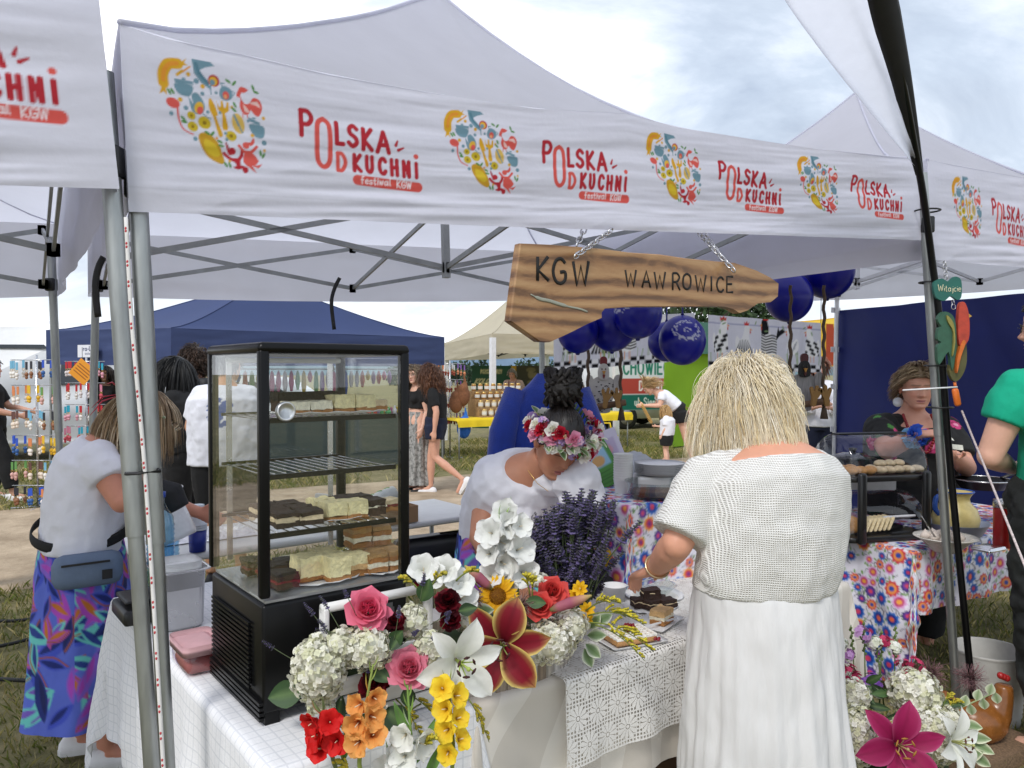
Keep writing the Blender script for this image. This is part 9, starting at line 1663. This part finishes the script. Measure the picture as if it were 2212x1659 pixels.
# ================================================================ stalls and vehicles across the path
CARGL = mat('car_glass', (.02, .025, .03), .06, spec=.7); TYRE = mat('tyre', (.012, .012, .012), .8)
def vehicle(name, label, o, u, L, Wd, prof, m, wheels, wins, cat='car', roofin=.12):
 """side profile (x along u, z) swept across the width; wins: side window outlines"""
 t = thing(name, label, cat, o); v = Vector((-u.y, u.x, 0)); mb = MB(); P = cr(prof, 3, True); zs = [p[1]for p in P]; zt = max(zs); rs = []
 for y, k in((0, .03), (.06, 0), (Wd-.06, 0), (Wd, .03)):rs.append([vec(o)+u*(x)+v*(y+(roofin*max(0, (z-zt*.55)/(zt*.45))*(1 if y<Wd/2 else-1)))+UP*(z*(1-k)+k*.5)for x, z in P])
 mb.loft(rs); mb.build('body', m, t)
 for w in wins:mb = MB(); f = [vec(o)+u*x+v*(-.006+roofin*max(0, (z-zt*.55)/(zt*.45)))+UP*z for x, z in w]; g = [p+v*.03 for p in f]; mb.loft([f, g]); mb.build('side_window', CARGL, t, False)
 for x in wheels:
  for y in(-.01, Wd-.19):mb = MB(); c = vec(o)+u*x+v*y+UP*.33; Mx = Matrix.Translation(c)@frame(v).to_4x4(); mb.lathe([(.2, 0), (.31, 0), (.33, .03), (.33, .17), (.31, .2), (0, .2)], 24, Mx); w_ = mb.build('wheel', TYRE, t); mb = MB(); mb.lathe([(0, -.004), (.2, -.004), (.2, .02), (0, .02)], 20, Mx); mb.build('rim', mat('rim_grey', (.35, .35, .36), .4, .6), w_)
 return t, v
def vehicles():
 SIL = mat('silver_paint', (.48, .50, .50), .3, .4, var=.04, coat=.3); u = Vector((.93, .36, 0)).normalized()
 o = at(1108, 900, 20.0); o.z = 0; t, v = vehicle('parked_suv', 'silver estate car parked behind the honey stall table', o, u, 4, 1.7, ((0, .5), (.02, .9), (.9, 1.02), (1.55, 1.58), (3.2, 1.66), (3.75, 1.1), (3.85, .6), (3.7, .32), (.2, .3)), SIL, (.75, 3.0), ([(1.05, 1.03), (1.62, 1.5), (2.2, 1.54), (2.2, 1.03)], [(2.28, 1.03), (2.28, 1.54), (3.15, 1.56), (3.5, 1.08)])); mb = MB(); c = vec(o)+u*3.72+v*.1+UP*.95; mb.rbox(c, (.08, .12, .32), .02); mb.build('tail_light', mat('tail_red', (.35, .01, .01), .3), t)
 o = at(1310, 900, 20.6); o.z = 0; u2 = Vector((.95, .31, 0)).normalized(); WH = mat('white_vehicle', (.72, .73, .75), .35, var=.03); t, v = vehicle('advert_trailer', 'white advertising trailer with green CHOWIEC and red DRZWI bands', o-u2*.4, u2, 4, 1.9, ((0, .45), (0, 1.9), (.05, 2.05), (3.6, 2.05), (3.65, 1.9), (3.65, .45)), WH, (1.0, 2.4), [], 'trailer', 0)
 cn = Canvas(2.6, 1.45, .018, (.72, .73, .75)); cn.put(); cn.k = 1; cn.poly([(0, .44), (2.6, .44), (2.6, .86), (0, .86)], '#b3443a'); cn.poly([(0, 0), (2.6, 0), (2.6, .42), (0, .42)], '#14685a'); cn.text('CHOWIEC', .5, .98, .36, .06, '#1f7a62', sx=.62); cn.text('DRZWI', .98, .54, .24, .04, '#f0e8e4', sx=.7); cn.text('ul. Sienkiewicza', .84, .13, .2, .026, '#e6efe8', sx=.7); q = o-v*.012; gridobj('advert_panel', np.array([[q+u2*cn.X[i, j]+UP*(.52+cn.Y[i, j])for j in range(cn.ny)]for i in range(cn.nx)]), MATS['print_plain'], t, cn.C)
 o = at(-330, 900, 13.0); o.z = 0; u3 = Vector((1, .12, 0)).normalized(); vehicle('white_van', 'tall white van parked behind the keychain racks', o, u3, 5.4, 2.0, ((0, .4), (0, 2.2), (.15, 2.42), (3.9, 2.42), (4.5, 1.55), (5.25, 1.25), (5.4, .5), (5.2, .32), (.2, .32)), WH, (.9, 4.4), ([(3.4, 1.35), (3.4, 2.0), (3.95, 2.0), (4.35, 1.4)], [(.3, 1.3), (.3, 2.0), (.36, 2.05), (3.1, 2.05), (3.15, 2.0), (3.15, 1.98), (.4, 1.98), (.36, 1.3)]), 'van')
 o = at(255, 900, 14.6); o.z = 0; vehicle('grey_car', 'grey car parked inside the shade of the navy tent', o, u3, 4.2, 1.7, ((0, .5), (.05, .85), (.8, .95), (1.5, 1.42), (2.9, 1.45), (3.7, .98), (4.15, .85), (4.2, .5), (4, .32), (.2, .32)), SIL, (.8, 3.3), ([(1.1, .97), (1.6, 1.36), (2.2, 1.38), (2.2, .97)], [(2.28, .97), (2.28, 1.38), (2.85, 1.36), (3.3, .98)]))
vehicles()
def keyrack(x, y, d, label, rows, seed, pal):
 g = random.Random(seed); c = at(x, y, d); c.z = 0; t = thing('keychain_rack', label, 'rack', c); mb = MB(); mb.tube([c, c+UP*1.78], .014, 8); [mb.tube([c+UP*.02, c+Vector((.28*math.cos(a), .28*math.sin(a), .01))], .012, 6)for a in(.3, 1.9, 3.4, 5.0)]; mb.build('post', CHROME, t)
 for r in range(rows):
  z = 1.72-r*.29; mb = MB(); mb.tube([c+Vector((-.27, -.04, z)), c+Vector((.27, -.04, z))], .006, 6); mb.build('arm', CHROME, t)
  for i in range(11):
   k = pal[(r*3+i//4)%len(pal)]; q = c+Vector((-.25+i*.05+g.uniform(-.02, .02), -.05-.04*(i%3), z+g.uniform(-.02, .012))); kc = thing('keychain', 'keychain with %s tag hanging on the %s'%(k[0], label.split(' rack')[0].split('with ')[-1]+' rack'), 'keychain', q, 'keychains on the %s'%label.split(' with')[0]); nm = 'kc_'+k[0]
   mb = MB(); mb.box(q-UP*.055, (.026, .006, .09)); mb.build('tag', mat(nm, k[1], .5), kc, False); mb = MB(); mb.tube([q-UP*.115+Vector((.014*math.cos(a), 0, .014*math.sin(a)))for a in(0, 1.05, 2.1, 3.14, 4.2, 5.2)], .003, 4, closed=True); mb.build('ring', MATS['gold'], kc); mb = MB(); mb.ell(q-UP*.155, (.024, .02, .026), None, 8, 6); mb.ell(q-UP*.19, (.018, .015, .02), None, 8, 6); mb.build('charm', mat('charm_'+k[2], H(k[2]), .45), kc)
PAL = [('light blue', (.16, .42, .6), '#e6e2dc'), ('dark', (.02, .02, .03), '#8a5a3a'), ('royal blue', (.02, .08, .5), '#2a5a9a'), ('orange', (.65, .22, .08), '#e8e0d8'), ('yellow', (.7, .45, .02), '#e0b020'), ('green', (.12, .3, .08), '#d8a8a0'), ('brown', (.12, .05, .04), '#e4d4c4')]
keyrack(80, 900, 8.9, 'tall rack with bright keychains in front of the white van', 6, 3, PAL); keyrack(188, 900, 10.4, 'dense rack with red keychains at the navy tent leg', 5, 5, [('red', (.5, .02, .03), '#d8d0d0'), ('pink', (.6, .2, .3), '#c84a5a'), ('turquoise', (.02, .35, .5), '#e0a0b0'), ('red', (.5, .02, .03), '#e8e4e0')]); keyrack(972, 900, 13.9, 'slim rack with orange keychains beside the honey stall', 4, 7, [('orange', (.65, .2, .06), '#c8502c'), ('white', (.6, .6, .6), '#a04a30'), ('violet', (.2, .1, .35), '#d88a60')])
def toy_stall():
 u = (cC-cB).normalized(); a = Vector((cB.x, cB.y, 0))+u*.5+Vector((.1, .35, 0)); v = Vector((-u.y, u.x, 0)); table('long toy stall counter under the navy tent', a, u, v, 3.6, .7, .86, mat('dark_cloth_top', (.02, .02, .03), .8)); mb = MB(); M = frame(UP, u); mb.box(a+u*1.8-v*.012+UP*.44, (3.6, .012, .8), M); tag(mb.build('counter_skirt', mat('dark_teal_cloth', (.008, .03, .04), .8, var=.2), None, False), 'dark teal cloth front of the toy stall counter', 'cloth'); g = random.Random(6)
 cols = [('pink', (.62, .12, .3)), ('blue', (.04, .12, .55)), ('red', (.55, .02, .03)), ('white', (.65, .65, .68)), ('yellow', (.7, .5, .04)), ('green', (.05, .35, .1)), ('lilac', (.35, .2, .5))]
 for i in range(54):
  k = cols[g.randrange(7)]; q = a+u*(.12+3.4*(i%27)/27)+v*(.12+.3*(i//27))+UP*.862; mb = MB(); h = g.uniform(.08, .22); r = g.uniform(.03, .05)
  if i%3:mb.lathe([(0, 0), (r, 0), (r, h*.6), (r*.5, h*.75), (r*.5, h), (0, h)], 10, Matrix.Translation(q)); nm = 'toy_bottle'
  else:mb.ell(q+UP*h*.35, (r*1.2, r, h*.35), None, 10, 7); mb.ell(q+UP*h*.8, r*.8, None, 8, 6); nm = 'toy_figure'
  tag(mb.build(nm, mat('toy_'+k[0], k[1], .4)), '%s plastic %s on the toy stall counter'%(k[0], nm.replace('_', ' ')), 'toy', 'toys on the toy stall counter')
 mb = MB(); mb.tube([a+v*.9+UP*1.62, a+v*.9+u*3.5+UP*1.62], .012, 6); rail = mb.build('hanging_rail', FRAME); tag(rail, 'grey rail with hanging toys under the navy tent', 'rail')
 for i in range(30):k = cols[g.randrange(7)]; q = a+v*.9+u*(.1+3.3*i/30)+UP*1.6; mb = MB(); L = g.uniform(.15, .45); mb.tube([q, q-UP*.05, q-UP*L*.6, q-UP*L], [.004, .03, .045, .02], 7); tag(mb.build('hanging_toy', mat('toy_'+k[0], k[1], .4)), '%s toy hanging from the rail of the toy stall'%k[0], 'toy', 'toys hanging in the navy tent')
 q = at(178, 803, 9.4); t = thing('orange_notice', 'orange diamond-shaped notice board above the keychains', 'sign', q); cn = Canvas(.24, .24, .006, (.75, .30, .02)); cn.put(); cn.k = 1; [cn.stroke([(.03, .07+i*.035), (.21, .07+i*.035)], .011, '#7a3410')for i in range(4)]; e1, e2 = Vector((.75, .05, -.66)), Vector((.66, 0, .75)); gridobj('board', np.array([[q+e1*(cn.X[i, j]-.12)+e2*(cn.Y[i, j]-.12)for j in range(cn.ny)]for i in range(cn.nx)]), MATS['print_plain'], t, cn.C); mb = MB(); mb.tube([q+UP*.16, q+UP*.3], .003, 5); mb.build('cord', BLACKP, t)
 w = .36; q = Vector((cA.x, cA.y, 0)).lerp(Vector((cB.x, cB.y, 0)), .30); uu = (cB-cA); uu.z = 0; uu.normalize(); n = Vector((uu.y, -uu.x, 0)); cn = Canvas(w, .17, .005, (.72, .73, .78)); cn.put(); cn.k = 1; cn.text('ra-Lech', .10, .09, .06, .012, '#23305c'); cn.text('anów 16A', .13, .035, .04, .006, '#5a5f78', sx=.8); tag(gridobj('white_name_plate', np.array([[q+n*.07+uu*cn.X[i, j]+UP*(1.78+cn.Y[i, j])for j in range(cn.ny)]for i in range(cn.nx)]), MATS['print_plain'], None, cn.C), 'white name plate lettered ra-Lech on the navy valance', 'sign')
 FUR = mat('blue_plush', (.03, .14, .5), .95, var=.3, vs=40, bump=.5, bs=60); BRN = mat('brown_plush', (.22, .09, .04), .95, var=.3, vs=40, bump=.5, bs=60)
 for i, (x, y, m, lab)in enumerate(((1002, 925, FUR, 'blue plush bag with white belly hanging at the keychain rack'), (1000, 855, BRN, 'brown plush bag hanging above the blue one'), (985, 870, BRN, 'second brown plush bag behind the rack'))):q = at(x, y, 13.7); mb = MB(); mb.ell(q, (.13, .1, .19), None, 12, 9); mb.ell(q+UP*.12, .1, None, 10, 8); mb.tube([q+UP*.15, q+Vector((.02, 0, .42)), q+Vector((.08, 0, .15))], .02, 6); v_, f_ = remesh(mb, .02, 2); tag(mesh_obj('plush_bag', v_, f_, [m]), lab, 'plush bag')
toy_stall()
def honey_stall():
 YC = mat('yellow_cloth', (.78, .56, .01), .7, var=.05); a = Vector((-.95, 13.45, 0)); u = Vector((.845, .535, 0)).normalized(); v = Vector((-u.y, u.x, 0)); g = random.Random(2)
 for i, o in enumerate((a, a+u*2.05)):table(['folding table under the honey jars', 'folding table at the seated man'][i], o, u, v, 1.95, .7, .745, TOPW); ob, _ = drape('yellow_tablecloth', o, u, v, 1.95, .7, .747, (.16, .05, .1, .05), YC, res=.05, wave=.02); tag(ob, ['yellow cloth under the honey jars', 'yellow cloth on the table of the seated man'][i], 'tablecloth')
 OSB = mat('chipboard', (.36, .22, .10), .8, var=.35, vs=30); HN = mat('honey', (.35, .16, .03), .2); HC = mat('creamed_honey', (.62, .50, .30), .4); LB = mat('jar_label', (.7, .69, .64), .7)
 for r in range(4):
  q = a+u*.55+v*(.12+.13*r)+UP*.75; mb = MB(); mb.box(q+u*.55+UP*(.075*r+.012), (1.15, .14, .15*r+.024), frame(UP, u)); tag(mb.build('honey_shelf', OSB, None, False), ['lowest chipboard step of the honey shelf', 'second chipboard step of the honey shelf', 'third chipboard step of the honey shelf', 'top chipboard step of the honey shelf'][r], 'shelf')
  for i in range(8):
   p = q+u*(.06+i*.14)+UP*(.15*r+.026); t = thing('honey_jar', '%s honey jar with %s lid on step %s of the honey shelf'%(('amber', 'pale')[r<2], ('gold', 'black')[(i>4)and r in(1, 2)], ('one', 'two', 'three', 'four')[r]), 'jar', p, 'honey jars on the chipboard shelf'); mb = MB(); mb.lathe([(0, 0), (.042, 0), (.045, .01), (.045, .09), (.036, .105), (0, .105)], 12, Matrix.Translation(p)); mb.build('jar', HN if r>=2 else HC, t); mb = MB(); mb.lathe([(.0458, .025), (.0462, .03), (.0462, .075), (.0458, .08)], 12, Matrix.Translation(p), False); mb.build('label', LB, t); mb = MB(); mb.lathe([(0, .105), (.039, .105), (.039, .125), (0, .127)], 12, Matrix.Translation(p)); mb.build('lid', BLACKP if(i>4 and r in(1, 2))else MATS['gold'], t)
 for k, (x0, x1, y0, y1, d, bg, lab)in enumerate(((1020, 1104, 790, 925, 17.9, '#14482c', 'green beekeepers banner with hexagons and a bee'), (1104, 1190, 790, 925, 18.2, '#3a3a24', 'dark photo banner with yellow edge behind the beekeeper'))):
  p, q = at(x0, y0, d), at(x1, y1, d); w, h = q.x-p.x, p.z-q.z; cn = Canvas(w, h, .02, bg); cn.put(); cn.k = 1
  if k==0:
   for cx, cy in((.42, .68), (.34, .5), (.45, .35)):cn.stroke([(w*cx+.09*math.cos(i*PI/3), h*cy+.09*math.sin(i*PI/3))for i in range(7)], .02, '#c9c08a')
   cn.ell(w*.62, h*.5, .07, .14, '#d8cf9a', .4); cn.ell(w*.78, h*.6, .03, .1, '#d8cf9a', 1.2); cn.text('KOŁO'.replace('Ł', 'L'), .06, h*.72, .1, .02, '#d8cf9a', slant=.5); cn.text('PSZCZELARZY', .2, h*.88, .08, .016, '#d8cf9a', sx=.6); cn.text('W WAWROWICACH', .1, h*.14, .07, .014, '#d8cf9a', sx=.5)
  else:
   cn.poly([(0, 0), (.12, 0), (.12, h), (0, h)], '#c9a020')
   for i in range(26):cn.ell(g.uniform(.2, w), g.uniform(0, h), g.uniform(.03, .12), g.uniform(.03, .1), g.choice(['#5a5632', '#6f6a44', '#2c3020', '#7d7450']))
  tag(gridobj('banner', np.array([[Vector((p.x+cn.X[i, j], p.y+.03*math.sin(cn.X[i, j]*5), q.z+cn.Y[i, j]))for j in range(cn.ny)]for i in range(cn.nx)]), MATS['print_plain'], None, cn.C), lab, 'banner')
 c = at(1307, 975, 14.2); c.z = 0; t = thing('storage_box', 'clear plastic storage box on the grass below the yellow table', 'box', c); mb = MB(); mb.rbox(c+UP*.13, (.5, .34, .26), .03); mb.build('tub', mat('milky_plastic', (.6, .62, .63), .4), t); b = c+UP*.265; t = thing('yellow_basket', 'yellow plastic basket with handle on the storage box', 'basket', b)
 for i in range(14):x = -.2+.4*(i%7)/6; mb = MB(); mb.box(b+Vector((x, -.12 if i<7 else .12, .07)), (.03, .01, .13)); mb.build('slat', YC, t, False)
 mb = MB(); [mb.tube([b+Vector((sx*.22, sy*.12, z))for sx, sy in((-1, -1), (1, -1), (1, 1), (-1, 1))], .014, 6, closed=True)for z in(.015, .14)]; mb.tube([b+Vector((-.13, 0, .14)), b+Vector((-.09, 0, .36)), b+Vector((.09, 0, .36)), b+Vector((.13, 0, .14))], .016, 7); mb.build('rim_and_handle', YC, t)
 for i in(0, 1.1, 2.9):mb = MB(); mb.tube([(p.x, p.y, gz(p.x, p.y)+.025)for p in[ong(x, 1350+i*45-x*(.16-.03*i)+8*math.sin(x*.02+i*2))for x in(-90, -30, 30, 90, 150, 210, 300)]], .011, 7); tag(mb.build('power_cable', mat('cable_black', (.012, .013, .014), .6)), 'black power cable lying on the grass beside the left woman', 'cable', 'power cables on the grass')
honey_stall()
